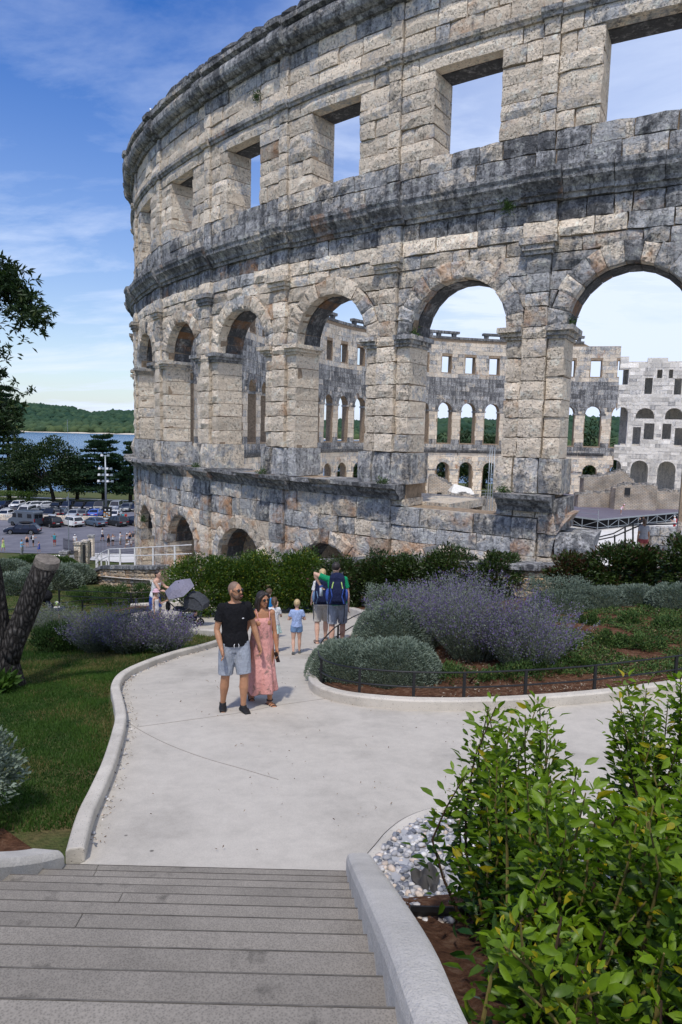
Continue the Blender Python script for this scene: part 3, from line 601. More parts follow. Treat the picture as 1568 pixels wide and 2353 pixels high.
    cp = [(-.2, 6.98), (.05, 6.98), (.08, 7.10), (.16, 7.12), (.20, 7.24), (.33, 7.38), (.40, 7.44), (.42, 7.56), (.48, 7.64), (.49, 7.78), (.2, 7.84), (-.6, 7.84)]
    for a, b in ((sp-.62, sp+.62),): mould('cornice_stone', a, b, [(d+.15 if d > 0 else d, z) for d, z in cp], tn(.68, .5, .08), .012)
    s = sp+.62
    while s < sp+4.56:
        e = min(s+random.uniform(.9, 1.6), sp+4.58); mould('cornice_stone', s, e, cp, tn(.68, .5, .08), .014); s = e
    # attic wall and windows
    course(j, 7.84, 8.46, -.02, (.9, 1.7), dk, .05, pil=.3, pild=.05, jd=.03)
    course(j, 8.46, WZ0, -.04, (.9, 1.6), lambda: tn(.62, .5), .04, pil=.26, pild=.07, jd=.03)
    for z0, z1 in courses(WZ0, WZ1, .56): course(j, z0, z1, -.04, (.65, 1.15), up, .03, pil=.24, pild=.09)
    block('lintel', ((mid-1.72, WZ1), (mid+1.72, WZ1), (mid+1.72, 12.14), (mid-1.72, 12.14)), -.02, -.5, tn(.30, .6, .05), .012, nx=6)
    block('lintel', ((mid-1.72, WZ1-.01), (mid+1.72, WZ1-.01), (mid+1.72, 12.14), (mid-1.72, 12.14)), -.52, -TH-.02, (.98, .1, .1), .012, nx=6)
    for a, b in ((sp+.24, mid-1.72), (mid+1.72, sp+5.2-.24)): block('stone_block', ((a, WZ1), (b, WZ1), (b, 12.14), (a, 12.14)), -.03, -.3, up(), .02)
    block('stone_block', ((sp-.24, WZ1), (sp+.24, WZ1), (sp+.24, 12.14), (sp-.24, 12.14)), .06, -.3, up(), .02)
    lp = [(-.2, 12.12), (.02, 12.12), (.05, 12.2), (.12, 12.24), (.14, 12.36), (-.2, 12.38)]
    s = sp+.3
    while s < sp+4.85:
        e = min(s+random.uniform(1.2, 2.0), sp+4.9); mould('string_course', s, e, lp, tn(.55, .5, .05), .008); s = e
    mould('string_course', sp-.3, sp+.3, [(d+.1 if d > 0 else d, z) for d, z in lp], tn(.5, .5), .006)
    course(j, 12.37, 12.95, -.05, (.8, 1.5), up, .025, pil=.24, pild=.09); course(j, 12.95, 13.5, -.05, (.8, 1.5), up, .025, pil=.24, pild=.09); course(j, 13.5, 14.05, -.05, (.9, 1.6), lambda: tn(.5, .6, .1), .02, pil=.24, pild=.09)
    tp = [(-.3, 14.02), (.04, 14.02), (.10, 14.10), (.12, 14.16)]+[(.16+.33*math.sin(t_), 14.50-.34*math.cos(t_)) for t_ in np.linspace(.25, 2.6, 6)]+[(.36, 14.80), (.52, 14.86), (.54, 15.02), (.30, 15.10), (-.6, 15.12)]
    s = sp+.35
    mould('cornice_stone', sp-.35, sp+.35, [(d+.13 if d > 0 else d, z) for d, z in tp], tn(.75, .42, .03), .015)
    while s < sp+4.8:
        e = min(s+random.uniform(.7, 1.3), sp+4.85); mould('cornice_stone', s, e, [(d*random.uniform(.97, 1.02), z) for d, z in tp], tn(.68, .45, .04), .02); s = e
    s = sp
    while s < sp+5.19:
        e = min(s+random.uniform(.6, 1.4), sp+5.2); block('coping_stone', ((s, 15.1), (e, 15.1), (e, 15.52+random.uniform(-.05, .06)), (s, 15.52+random.uniform(-.05, .06))), .30+random.uniform(-.05, .02), -TH, tn(.95, .35), .05, cham=.10); s = e
# broken blocks that stick out beside the open gateway
for q, d in (([(-1.95, -3.75), (-.95, -3.75), (-.95, -2.85), (-2.15, -2.85)], .1), ([(-1.7, -4.5), (-.9, -4.5), (-.9, -3.78), (-1.62, -3.78)], .05), ([(-1.25, -2.8), (-.8, -2.8), (-.8, -1.8), (-1.22, -1.8)], .12)):
    block('stone_block', q, d+.05, -TH-.1, tn(.8, .6, .03), .06, cham=.12)
# ---- hearting of the wall behind the face stones
def strips(angs, fn, r0, r1, zoff=10.0):
    """solid wall from narrow strips; fn(angle) lists solid (z0, z1) runs"""
    V = []; F = []
    for a, b in zip(angs[:-1], angs[1:]):
        e = (b-a)*1e-3; A = fn(a+e); B = fn(b-e)
        if len(A) != len(B): A = B = fn((a+b)/2)
        for (p0, p1), (q0, q1) in zip(A, B):
            n = len(V)
            for r_o in (r0-RO, r1-RO):
                for t_, z in ((a, p0), (b, q0), (b, q1), (a, p1)):
                    r = rad(t_)+r_o; V.append((r*math.cos(t_), r*math.sin(t_), z+zoff))
            F += [tuple(n+i for i in f) for f in ((0, 1, 2, 3), (7, 6, 5, 4), (0, 4, 5, 1), (3, 2, 6, 7), (0, 3, 7, 4), (1, 5, 6, 2))]
    return V, F
def near_fn(a):
    s = (A1-a)*RO; j = math.floor(s/5.2); u = s-(5.2*j+2.6); e = .03
    zs = [-10.3]
    def arch_z(w_, spr): return spr+math.sqrt(max(w_*w_-u*u, 0))
    if j <= -1 and -1.7 < u < 1.3: zs = [LED]; 
    elif j <= -1 or abs(u) >= W1+e: zs = [-10.3]
    else: zs = [arch_z(W1+e, SPL)]
    if j <= -1 and abs(u) < W2+e: zs = []
    elif abs(u) < W2+e: zs += [base_top(j)-.02]
    if abs(u) < W2+e: zs += [arch_z(W2+e, SPR)]
    if abs(u) < WW+e: zs += [WZ0-.02, WZ1+.03]
    zs += [15.3]
    return list(zip(zs[::2], zs[1::2]))
angs = []
for j in range(J0, J1):
    b0 = A1-5.2*j/RO
    us = sorted({-2.6, -2.0, -W2-.03, -W1-.03, -WW-.03, WW+.03, W1+.03, W2+.03, 1.3, -1.7, 2.0}|set(np.linspace(-W2-.03, W2+.03, 25)))
    angs += [A1-(5.2*j+2.6+u)/RO for u in us]
angs = sorted(set(angs), reverse=True)
V, F = strips(angs, near_fn, RO-.15, RO-TH)
me = bpy.data.meshes.new('m'); me.from_pydata(V, [], F); me.update()
hearting = link('hearting', me, M['mortar'], arena)
def flush(parent, mat, limit=300, skipnames=()):
    for name, L_ in pieces.items():
        L_.sort(key=lambda p: -p[0]); own = [p for p in L_ if p[0] > 0][:limit]; ids = {id(p) for p in own}; rest = [p for p in L_ if id(p) not in ids]
        for _, V, F, tint in own:
            c = V.mean(0); mb = MB(); mb.add(V-c, F, tint); o = mb.build(name, mat, parent); o.location = c
        if rest:
            mb = MB()
            for _, V, F, tint in rest: mb.add(V, F, tint)
            o = mb.build({'stone_block': 'stonework', 'voussoir': 'arch_stonework'}.get(name, name+'_row'), mat, parent); o['kind'] = 'stuff'
    pieces.clear()
flush(hearting, M['arena_stone'])
# ---- far side of the ring, seen from inside
RI = RO-TH
def far_hit(px):
    r = ray(px, 1000); d = np.array([r[0], r[1]]); d /= np.hypot(*d); t0 = d@np.array([CX, CY]); pp = CX*CX+CY*CY-t0*t0
    tt = t0+math.sqrt(RI*RI-pp); return math.atan2(d[1]*tt-CY, d[0]*tt-CX), tt
aw, _ = far_hit(1020.3); FB = R_(4.85); a_white, _ = far_hit(1414)
kmax = int((R_(203)-aw)/FB)
f_holes = lambda u, k: None
def far_open(u):
    o = []
    if abs(u) < 1.15: o.append((-13, -5.3+math.sqrt(1.15**2-u*u)))
    if abs(u) < 1.22: o.append((-1.15, 4.0+math.sqrt(1.22**2-u*u)))
    if abs(u) < .82: o.append((9.85, 12.4))
    return o
def far_local(a):
    k = round((a-aw)/FB); return (a-aw-k*FB)*RI, k
def far_top(k): return 15.0 if k > -6 else 14.6
def far_fn(a):
    u, k = far_local(a); z = -11.0; out = []
    for z0, z1 in far_open(u):
        if z0 > z: out.append((z, z0))
        z = z1
    out.append((z, far_top(k))); return out
angs = []
k0 = -8
for k in range(k0, kmax+1):
    c = aw+k*FB
    for u in [-2.0]+list(np.linspace(-1.22, 1.22, 13))+[-.82, .82]: angs.append(c+u/RI)
angs = sorted(a for a in set(angs) if a > a_white)+[aw+(kmax+.5)*FB]; angs = [a_white]+angs
V, F = strips(angs, far_fn, RO-.05, RI)
me = bpy.data.meshes.new('m'); me.from_pydata(V, [], F); fix_normals(me)
farw = link('far_wall', me, M['mortar'], arena)
def inpos(a, z, d): r = rad(a)-TH-d; return (r*math.cos(a), r*math.sin(a), z+10.0)
def face_blocks(a0, a1, zlo, zhi, opens, top, hrow, wrow, tint, prot, keep=None):
    """face stones laid in courses on the inner face between angles a0 < a1; opens(a) lists (z0, z1) gaps"""
    mb = MB(); z = zlo
    while z < zhi:
        h = hrow*random.uniform(.8, 1.25); a = a0; zm = z+h/2
        while a < a1:
            wa = random.uniform(*wrow)/RI; n = 6; b = min(a+wa, a1)
            # shrink to the solid run
            xs = np.linspace(a, b, n+1); ok = [all(not (o0 < zm+h*.35 and o1 > zm-h*.35) for o0, o1 in opens(x)) and zm+h*.3 < top(x) for x in xs]
            if any(ok):
                i0 = ok.index(True); i1 = i0
                while i1+1 <= n and ok[i1+1]: i1 += 1
                if i1 > i0:
                    p, q = xs[i0]+.008/RI, xs[i1]-.008/RI; d = prot*random.uniform(.2, 1.2); j = lambda: random.uniform(-.015, .015)
                    Vb = [inpos(p, z+.012, d+j()), inpos(q, z+.012, d+j()), inpos(q, z+h-.012, d+j()), inpos(p, z+h-.012, d+j()), inpos(p, z+.012, -.15), inpos(q, z+.012, -.15), inpos(q, z+h-.012, -.15), inpos(p, z+h-.012, -.15)]
                    mb.add(Vb, [(0, 1, 2, 3), (1, 0, 4, 5), (2, 1, 5, 6), (3, 2, 6, 7), (0, 3, 7, 4)], tint(zm))
            a = b
        z += h
    return mb
def far_tint(z):
    if z < -2.4: return tn(.30, .8, .16)
    if z < -.9: return tn(.7, .5)
    if z < 4.6: return tn(.28, .6, .03)
    if z < 9.3: return tn(.72, .5)
    return tn(.42, .55, .04)
mb = face_blocks(a_white, aw+(kmax+.5)*FB, -10.5, 15.0, lambda a: far_open(far_local(a)[0]), lambda a: far_top(far_local(a)[1]), .60, (.8, 1.6), far_tint, .05)
o = mb.build('stonework', M['arena_stone'], farw); fix_normals(o.data); o['kind'] = 'stuff'
def far_mould(name, a, b, prof, tint, parent):
    V = []; n = len(prof)
    for x in (a, (a+b)/2, b): V += [inpos(x, z, d) for d, z in prof]
    F = [(k*n+i, (k+1)*n+i, (k+1)*n+(i+1) % n, k*n+(i+1) % n) for k in range(2) for i in range(n)]+[tuple(range(n)), tuple(reversed(range(2*n, 3*n)))]
    o = MB().add(V, F, tint).build(name, M['arena_stone'], parent); fix_normals(o.data); return o
for k in range(k0+1, kmax+1):
    c = aw+k*FB; hb = FB/2
    if c-hb < a_white-.01: continue
    far_mould('ledge_stone', c-hb+.001, c+hb-.001, [(-.1, -2.75), (.15, -2.7), (.35, -2.45), (.4, -2.25), (-.1, -2.2)], tn(.95, .35), farw)
    for s in (-1, 1):
        p = c+s*(1.22/RI); q = c+s*hb*.98; far_mould('impost', min(p, q)-.12/RI*(s > 0), max(p, q)+.12/RI*(s < 0), [(-TH, 3.75), (.06, 3.75), (.16, 4.0), (-TH, 4.02)], tn(.6, .5), farw)
        p = c+s*(1.15/RI); q = c+s*hb*.98; far_mould('impost', min(p, q), max(p, q), [(-TH, -5.55), (.06, -5.55), (.14, -5.3), (-TH, -5.28)], tn(.5, .6, .1), farw)
    if k > -6:
        far_mould('coping_stone', c-hb+.001, c+hb-.001, [(-TH-.1, 15.0), (.15, 15.0), (.18, 15.35), (-TH-.1, 15.35)], tn(.9, .4), farw)
        if k % 3 != 2:
            for q in (c-hb*.6, c+hb*.7): far_mould('gutter_bracket', q-.3/RI, q+.3/RI, [(-.6, 15.35), (-.1, 15.35), (0, 15.85), (-.7, 15.85)], tn(.9, .45), farw)
            far_mould('gutter_stone', c-hb, c+hb, [(-.75, 15.85), (.05, 15.85), (.07, 16.2), (-.75, 16.22)], tn(.9, .45), farw)
    # rings of arch stones
    for spr, r, nn in ((4.0, 1.22, 9), (-5.3, 1.15, 9)):
        mb = MB()
        for i in range(nn):
            t0, t1 = math.pi*i/nn+.015, math.pi*(i+1)/nn-.015; Vb = []
            for d in (.09, -.2):
                for rr, t_ in ((r, t0), (r+.55, t0), (r+.55, t1), (r, t1)): Vb.append(inpos(c+rr*math.cos(t_)/RI, spr+rr*math.sin(t_), d+random.uniform(-.02, .02)))
            mb.add(Vb, [(0, 1, 2, 3), (0, 4, 5, 1), (1, 5, 6, 2), (2, 6, 7, 3), (3, 7, 4, 0)], tn(.75 if spr > 0 else .35, .5, .1))
        o = mb.build('arch_ring', M['arena_stone'], farw); fix_normals(o.data); o['kind'] = 'stuff'
# ---- restored white stair tower at the right of the ring
def tw(zx, zy):
    px, py = 1263.7+zx*.19525, 775.4+zy*.19525; a, D = far_hit(px); r = ray(px, py); return a, r[2]/math.hypot(r[0], r[1])*D
def rect(x0, y0, x1, y1):
    ym = (y0+y1)/2; a0, _ = tw(x1, ym); a1, _ = tw(x0, ym); _, z0 = tw((x0+x1)/2, y1); _, z1 = tw((x0+x1)/2, y0); return a0, a1, z0, z1
rects = [rect(*q) for q in ((770, 375, 880, 555), (1075, 475, 1165, 665), (1420, 485, 1505, 672), (1210, 378, 1270, 480), (1345, 378, 1395, 480), (975, 1053, 1070, 1275), (1105, 1010, 1225, 1200), (1320, 1015, 1425, 1195), (1470, 1065, 1570, 1285), (1770, 485, 1860, 672), (1690, 1015, 1790, 1195))]
arcs = [rect(*q) for q in ((765, 820, 905, 1265), (995, 830, 1215, 955), (1340, 830, 1550, 965), (1680, 835, 1890, 968), (690, 1440, 870, 1640), (980, 1450, 1190, 1840), (1300, 1460, 1515, 1860), (1640, 1470, 1850, 1860))]
def tow_open(a):
    o = [(z0, z1) for a0, a1, z0, z1 in rects if a0 < a < a1]
    for a0, a1, z0, z1 in arcs:
        if a0 < a < a1:
            m_, hw = (a0+a1)/2, (a1-a0)/2; hh = min(hw*RI, (z1-z0)); f = math.sqrt(max(0, 1-((a-m_)/hw)**2)); o.append((z0, z1-hh+hh*f))
    return sorted(o)
outl = [(tw(x, y)) for x, y in ((690, 225), (870, 225), (872, 285), (1065, 285), (1067, 310), (1090, 310), (1092, 240), (1325, 240), (1327, 300), (1525, 300), (1527, 430), (1700, 430), (1702, 300), (2100, 300))]
outl = sorted((a, z) for a, z in outl); oa = [p[0] for p in outl]; oz = [p[1] for p in outl]
tow_top = lambda a: float(np.interp(a, oa, oz))
a_end = tw(2050, 1000)[0]
def tow_fn(a):
    z = -11.0; out = []
    for z0, z1 in tow_open(a):
        if z0 > z+.05: out.append((z, z0))
        z = max(z, z1)
    out.append((z, max(tow_top(a), z+.1))); return out
angs = {a_end, a_white-.0005}
for a0, a1, z0, z1 in rects: angs |= {a0, a1}
for a0, a1, z0, z1 in arcs: angs |= set(np.linspace(a0, a1, 13))
angs |= set(oa)
angs = sorted(a for a in angs if a_end <= a <= a_white-.0004)
V, F = strips(angs, tow_fn, RO-.05, RI)
me = bpy.data.meshes.new('m'); me.from_pydata(V, [], F); fix_normals(me); tow = link('stair_tower', me, M['white_stone'], arena); tow['label'] = 'pale rebuilt stair tower with small square windows and arches'
vcol(me, np.tile([.2, .6, 0], (len(me.vertices), 1)))
mb = face_blocks(a_end, a_white-.001, -10.5, 15.2, tow_open, tow_top, .58, (.7, 1.9), lambda z: (max(0, random.gauss(.22 if z > -2 else .35, .2)), random.gauss(.55, .26), 0), .09)
o = mb.build('stonework', M['white_stone'], tow); fix_normals(o.data); o['kind'] = 'stuff'
V, F = strips(list(np.linspace(a_end, a_white-.02, 12)), lambda a: [(-11, 11.5)], RO+3.4, RO+2.8); me = bpy.data.meshes.new('m'); me.from_pydata(V, [], F); fix_normals(me); vcol(me, np.tile([.5, .5, 0], (len(me.vertices), 1))); link('back_wall', me, M['white_stone'], tow)
for zl in (-.9, 5.6, 12.0):
    V, F = strips(list(np.linspace(a_end, a_white-.02, 12)), lambda a: [(zl, zl+.3)], RO+2.8, RO-.04); me = bpy.data.meshes.new('m'); me.from_pydata(V, [], F); fix_normals(me); vcol(me, np.tile([.4, .5, 0], (len(me.vertices), 1))); link('landing', me, M['white_stone'], tow)
# ---- arena floor and moat
n = 96; fl = [(CX+(rad(2*math.pi*i/n)-1)*math.cos(2*math.pi*i/n), CY+(rad(2*math.pi*i/n)-1)*math.sin(2*math.pi*i/n), -10.0) for i in range(n)]
me = bpy.data.meshes.new('m'); me.from_pydata(fl, [], [tuple(range(n))]); tag(link('arena_floor', me, M['arena_sand']), 'white sandy arena floor', kind='structure')

# vaulted passage behind the lower arches: inner wall and its roof
aa = list(np.linspace(A1-.6*BAY, R_(196), 40))
for zl, zh, r0_, r1_, nm in ((-10.2, -2.45, RO-4.2, RO-4.8, 'inner_wall'), (-2.7, -2.4, RO-TH+.02, RO-4.5, 'passage_roof')):
    V, F = strips(aa, lambda a: [(zl, zh)], r0_, r1_); me = bpy.data.meshes.new('m'); me.from_pydata(V, [], F); fix_normals(me); vcol(me, np.tile([.35, .55, .1], (len(me.vertices), 1))); link(nm, me, M['arena_stone'], arena)
for k in range(-1, 9):      # cross walls between the vaults
    a = A1-(5.2*k)/RO
    if a > aa[0] or a < R_(197): continue
    V, F = strips([a-.9/RO, a+.9/RO], lambda a: [(-10.2, -2.5)], RO-TH+.02, RO-4.3); me = bpy.data.meshes.new('m'); me.from_pydata(V, [], F); fix_normals(me); vcol(me, np.tile([.35, .55, .1], (len(me.vertices), 1))); link('cross_wall', me, M['arena_stone'], arena)
# ------------------------------------------------------------------ forecourt, retaining wall, railings
def ring(a_deg, d, z): a = R_(a_deg); r = rad(a)+d; return (CX+r*math.cos(a), CY+r*math.sin(a), z)
PLZ = lambda a: float(np.interp(a, [196, 206, 214, 224, 232, 262], [-10.2, -9.2, -7.6, -6.2, -6.0, -6.0]))
WTZ = lambda a: float(np.interp(a, [196, 202, 208, 214, 222, 228, 236, 243, 250, 262], [-10.4, -9.7, -8.5, -7.1, -5.9, -5.0, -3.75, -3.35, -3.2, -3.1]))
t = MT('boards', 0.85, 0.2); t.color(t.mix(1.0, t.ramp(t.noise(1, 6, 0.65, vec=t.scaled((1.5, 1.5, 1.5))), [(0.3, (0.19, 0.185, 0.18)), (0.7, (0.36, 0.35, 0.335))]), t.math('ADD', t.math('MULTIPLY', t.rnd(), .35), .8), 'MULTIPLY')); M['boards'] = t.m
n = 60; V = []; F = []
for i in range(n+1):
    a = 196+(262-196)*i/n; z = PLZ(a) if a < 222 else -9.2
    V += [ring(a, -TH-.2, z-.06), ring(a, 2.75, z-.06)]
F = [(2*i, 2*i+1, 2*i+3, 2*i+2) for i in range(n)]
me = bpy.data.meshes.new('m'); me.from_pydata(V, [], F); fix_normals(me); fore = tag(link('forecourt', me, M['arena_sand']), 'paved strip between retaining wall and amphitheatre', kind='structure')
# worn boards laid on the forecourt
for i in range(19):
    a0 = 201.0+i*0.85
    for r0_, r1_ in ((.25, 1.2), (1.22, 2.2)):
        V = [ring(a, d, PLZ(a)+h) for h in (-.05, .02+random.uniform(0, .012)) for a, d in ((a0, r0_), (a0+.82, r0_), (a0+.82, r1_), (a0, r1_))]
        me = bpy.data.meshes.new('m'); me.from_pydata(V, [], [(0, 1, 2, 3), (4, 5, 6, 7), (0, 1, 5, 4), (1, 2, 6, 5), (2, 3, 7, 6), (3, 0, 4, 7)]); fix_normals(me); link('board', me, M['boards'], fore)
def rubble_wall(name, a0, a1, d_face, ztop, zbot, label, hrow, wrow, limit=300):
    """retaining wall of irregular stones with a coping, following the ring"""
    w_ = empty(name, ring(a0, d_face, 0), label=label, cat='wall'); org = Vector(w_.location); loc = lambda a, d, z: tuple(Vector(ring(a, d, z))-org)
    n = 40; V = []
    for i in range(n+1):
        a = a0+(a1-a0)*i/n; V += [loc(a, d_face-.04, zbot(a)), loc(a, d_face-.04, ztop(a)-.18), loc(a, d_face-.45, ztop(a)-.18), loc(a, d_face-.45, zbot(a))]
    F = [(4*i+j, 4*i+(j+1) % 4, 4*i+4+(j+1) % 4, 4*i+4+j) for i in range(n) for j in range(4)]+[(0, 1, 2, 3), (4*n, 4*n+1, 4*n+2, 4*n+3)]
    me = bpy.data.meshes.new('m'); me.from_pydata(V, [], F); fix_normals(me); link('hearting', me, M['mortar'], w_)
    stones = []; da = math.degrees(1/RO); sgn = 1 if a1 > a0 else -1; total = abs(a1-a0)
    rows = int(4.2/hrow)
    for r in range(rows):
        a = 0
        while a < total:
            wa = random.uniform(*wrow)*da; b = min(a+wa, total); am = a0+sgn*(a+b)/2; zt = ztop(am)-.18-r*hrow; zb = zt-hrow
            if zb > zbot(am)-hrow:
                j = lambda k=.03: random.uniform(-k, k); d = d_face+random.uniform(-.02, .05); A, B = a0+sgn*(a+.012*da), a0+sgn*(b-.012*da)
                zl, zr = ztop(A)-.18-r*hrow, ztop(B)-.18-r*hrow; q = [(A, zl-hrow+.012+j()), (B, zr-hrow+.012+j()), (B+j(.02)*da, zr-.012+j()), (A+j(.02)*da, zl-.012+j())]
                c_ = (sum(p[0] for p in q)/4, sum(p[1] for p in q)/4)
                V = [loc(p[0], d-.03, p[1]) for p in q]+[loc(c_[0]+(p[0]-c_[0])*.6, d+random.uniform(0, .03), c_[1]+(p[1]-c_[1])*.6) for p in q]+[loc(p[0], d_face-.2, p[1]) for p in q]
                F = [(4, 5, 6, 7)]+[(i, (i+1) % 4, 4+(i+1) % 4, 4+i) for i in range(4)]+[(8+i, 8+(i+1) % 4, (i+1) % 4, i) for i in range(4)]
                stones.append((abs(b-a), V, F))
            a = b
    vis = sorted(stones, key=lambda s_: -s_[0])[:limit]; ids = {id(s_) for s_ in vis}
    for _, V, F in vis:
        V = np.array(V); c_ = V.mean(0); o = MB().add(V-c_, F, tn(.22, None, .28)).build('stone', M['garden_stone'], w_); o.location = c_; fix_normals(o.data)
    rest = [s_ for s_ in stones if id(s_) not in ids]
    if rest:
        mb = MB()
        for _, V, F in rest: mb.add(V, F, tn(.22, None, .28))
        o = mb.build('small_stones', M['garden_stone'], w_); fix_normals(o.data); o['kind'] = 'stuff'
    a = 0
    while a < total:
        b = min(a+random.uniform(1.1, 1.7)*da, total); A, B = a0+sgn*(a+.006), a0+sgn*(b-.006)
        V = [loc(x, d, ztop(x)+h) for h in (-.18, 0) for x, d in ((A, d_face+.10), (B, d_face+.10), (B, d_face-.5), (A, d_face-.5))]
        o = MB().add(V, [(0, 1, 2, 3), (4, 5, 6, 7), (0, 1, 5, 4), (1, 2, 6, 5), (2, 3, 7, 6), (3, 0, 4, 7)], tn(.8, .6)).build('coping_stone', M['arena_stone'], w_); fix_normals(o.data); bevel_obj(o, .02); a = b
    return w_
def gz(a, d): p = ring(a, d, 0); return Tz(p[0], p[1])
rubble_wall('retaining_wall', 199, 222, 2.6, WTZ, lambda a: gz(a, 2.8)-.4, 'low orange rubble retaining wall curving below the white railing', .17, (.25, .6), 300)
rubble_wall('retaining_wall', 228, 254, 2.6, WTZ, lambda a: min(gz(a, 2.8), WTZ(a)-.8)-.6, 'pale rubble retaining wall behind the sage bushes at right', .20, (.3, .75), 280)
def rail_fence(name, pts, h, rails, rr, pr, posts, mat, label, cat='railing', n=6, loc=None, square=False):
    """posts and rails along 3-D points"""
    P = [Vector(p) for p in pts]; o = empty(name, P[0], label=label, cat=cat)
    for f in rails: MB().tube([p-P[0]+Vector((0, 0, h*f)) for p in P], rr, n).build('rail', mat, o, True)
    for i in posts:
        p = P[i]-P[0]
        if square: MB().box((p.x-pr, p.y-pr, p.z-.1), (p.x+pr, p.y+pr, p.z+h+.005)).build('post', mat, o)
        else: MB().tube([p+Vector((0, 0, -.1)), p+Vector((0, 0, h+.01))], pr, n).build('post', mat, o, True)
    return o
pts = [ring(a, 2.35, WTZ(a)) for a in np.linspace(200.5, 224.5, 33)]
rail_fence('handrail', pts, .82, (1.0, .55), .022, .035, range(0, 33, 3), M['white_paint'], 'white painted handrail on the stone wall beside the amphitheatre', square=True)
# garden rails of black iron
def offset_line(line, d):
    out = []
    for i, p in enumerate(line):
        t_ = line[min(i+1, len(line)-1)]-line[max(i-1, 0)]; t_ = t_/(np.hypot(*t_)+1e-9); out.append(p+np.array([-t_[1], t_[0]])*d)
    return out
bl = offset_line(KB, .16)
pts = [(p[0], p[1], Tz(p[0], p[1])+.1) for p in bl[10:]]
rail_fence('garden_rail', pts, .44, (1.0, .5), .014, .020, [0, 9, 20, 27, 39, 47, 54, 61, 68, 74], M['black_iron'], 'low black iron rail with two bars around the lavender bed', square=True)
fl_ = offset_line(KF, .35); pts = [(p[0], p[1], Tz(p[0], p[1])+.22) for p in fl_]
pts = [(pts[0][0]-3, pts[0][1]+.8, pts[0][2]-.15)]+pts
rail_fence('garden_rail', pts, .46, (1.0, .52), .016, .026, [0, 1, 8, 15, 23, 31, 39], M['black_iron'], 'low black iron rail in front of the hedge', square=True)
ll = [G(*p) for p in ((-60, 1440), (90, 1418), (190, 1404), (330, 1392))]
rail_fence('garden_rail', [(p.x, p.y, p.z) for p in ll], .42, (1.0, .5), .015, .024, range(4), M['black_iron'], 'low black iron rail behind the left lavender', square=True)
# ------------------------------------------------------------------ inside the arena
def stage():
    pa = at(1243, 1140, 74); 
    o = empty('stage', (0, 0, 0), label='large low stage of purple grey boards on steel scaffolding in the arena', cat='stage')
    A = G_at(1194, 1172, -8.55); Bq = G_at(1310, 1168, -8.55)
    return o
def on_plane(px, py, z): r = ray(px, py); return Vector(r*(z/r[2]))
FZ = -10.0; SZ = -8.75
c0 = on_plane(1375, 1193, SZ); c1 = on_plane(1700, 1164, SZ); c3 = on_plane(1100, 1160, SZ)
ux = (c1-c0); ux.z = 0; Lx = 26.0; ux.normalize(); uy = Vector((-ux.y, ux.x, 0)); Ly = 24.0
st = empty('stage', (c0.x, c0.y, FZ), math.atan2(ux.y, ux.x), 'large low stage of purple grey boards on steel scaffolding', 'stage'); H = SZ-FZ
for i in range(13):
    for j in range(6): MB().box((i*2+.01, j*4+.01, H-.06), (i*2+1.99, j*4+3.99, H+random.uniform(0, .006))).build('deck_panel', M['deck'], st)
MB().box((-.04, -.05, H-.16), (26.02, -.005, H+.01)).build('fascia', M['steel'], st); MB().box((-.06, -.03, H-.16), (-.005, 24.02, H+.01)).build('fascia', M['steel'], st)
for i in range(14):
    x = i*2; MB().tube([(x, .02, 0), (x, .02, H-.16)], .05, 6).build('scaffold_leg', M['steel'], st); MB().tube([(x, .02, .25 if i % 2 else H-.2), (x+2, .02, H-.2 if i % 2 else .25)], .035, 5).build('brace', M['steel'], st)
for j in range(1, 13):
    MB().tube([(.02, j*2, 0), (.02, j*2, H-.16)], .05, 6).build('scaffold_leg', M['steel'], st); MB().tube([(.02, j*2, .25 if j % 2 else H-.2), (.02, j*2-2, H-.2 if j % 2 else .25)], .035, 5).build('brace', M['steel'], st)
MB().tube([(0, .02, .28), (26, .02, .28)], .035, 5).build('ledger', M['steel'], st); MB().tube([(.02, 0, .28), (.02, 24, .28)], .035, 5).build('ledger', M['steel'], st)
for j in range(0, 13, 2): MB().tube([(-.02, j*2, H-.1), (-.02, j*2, H+1.05)], .04, 6).build('guard_post', M['steel'], st)
for h in (.5, 1.0): MB().tube([(-.02, 0, H+h), (-.02, 24, H+h)], .03, 5).build('guard_rail', M['steel'], st)
for i in range(0, 14): MB().tube([(i*2, 23.9, H-.1), (i*2, 23.9, H+1.05)], .04, 6).build('guard_post', M['steel'], st)
for h in (.5, 1.0): MB().tube([(0, 23.9, H+h), (26, 23.9, H+h)], .03, 5).build('guard_rail', M['steel'], st)
flat('void_black', (0.01, 0.01, 0.012), .9); MB().box((.6, .7, 0.02), (25.5, 23.5, H-.1)).build('underside_dark', M['void_black'], st)  # black box stands in for the dark void under the deck
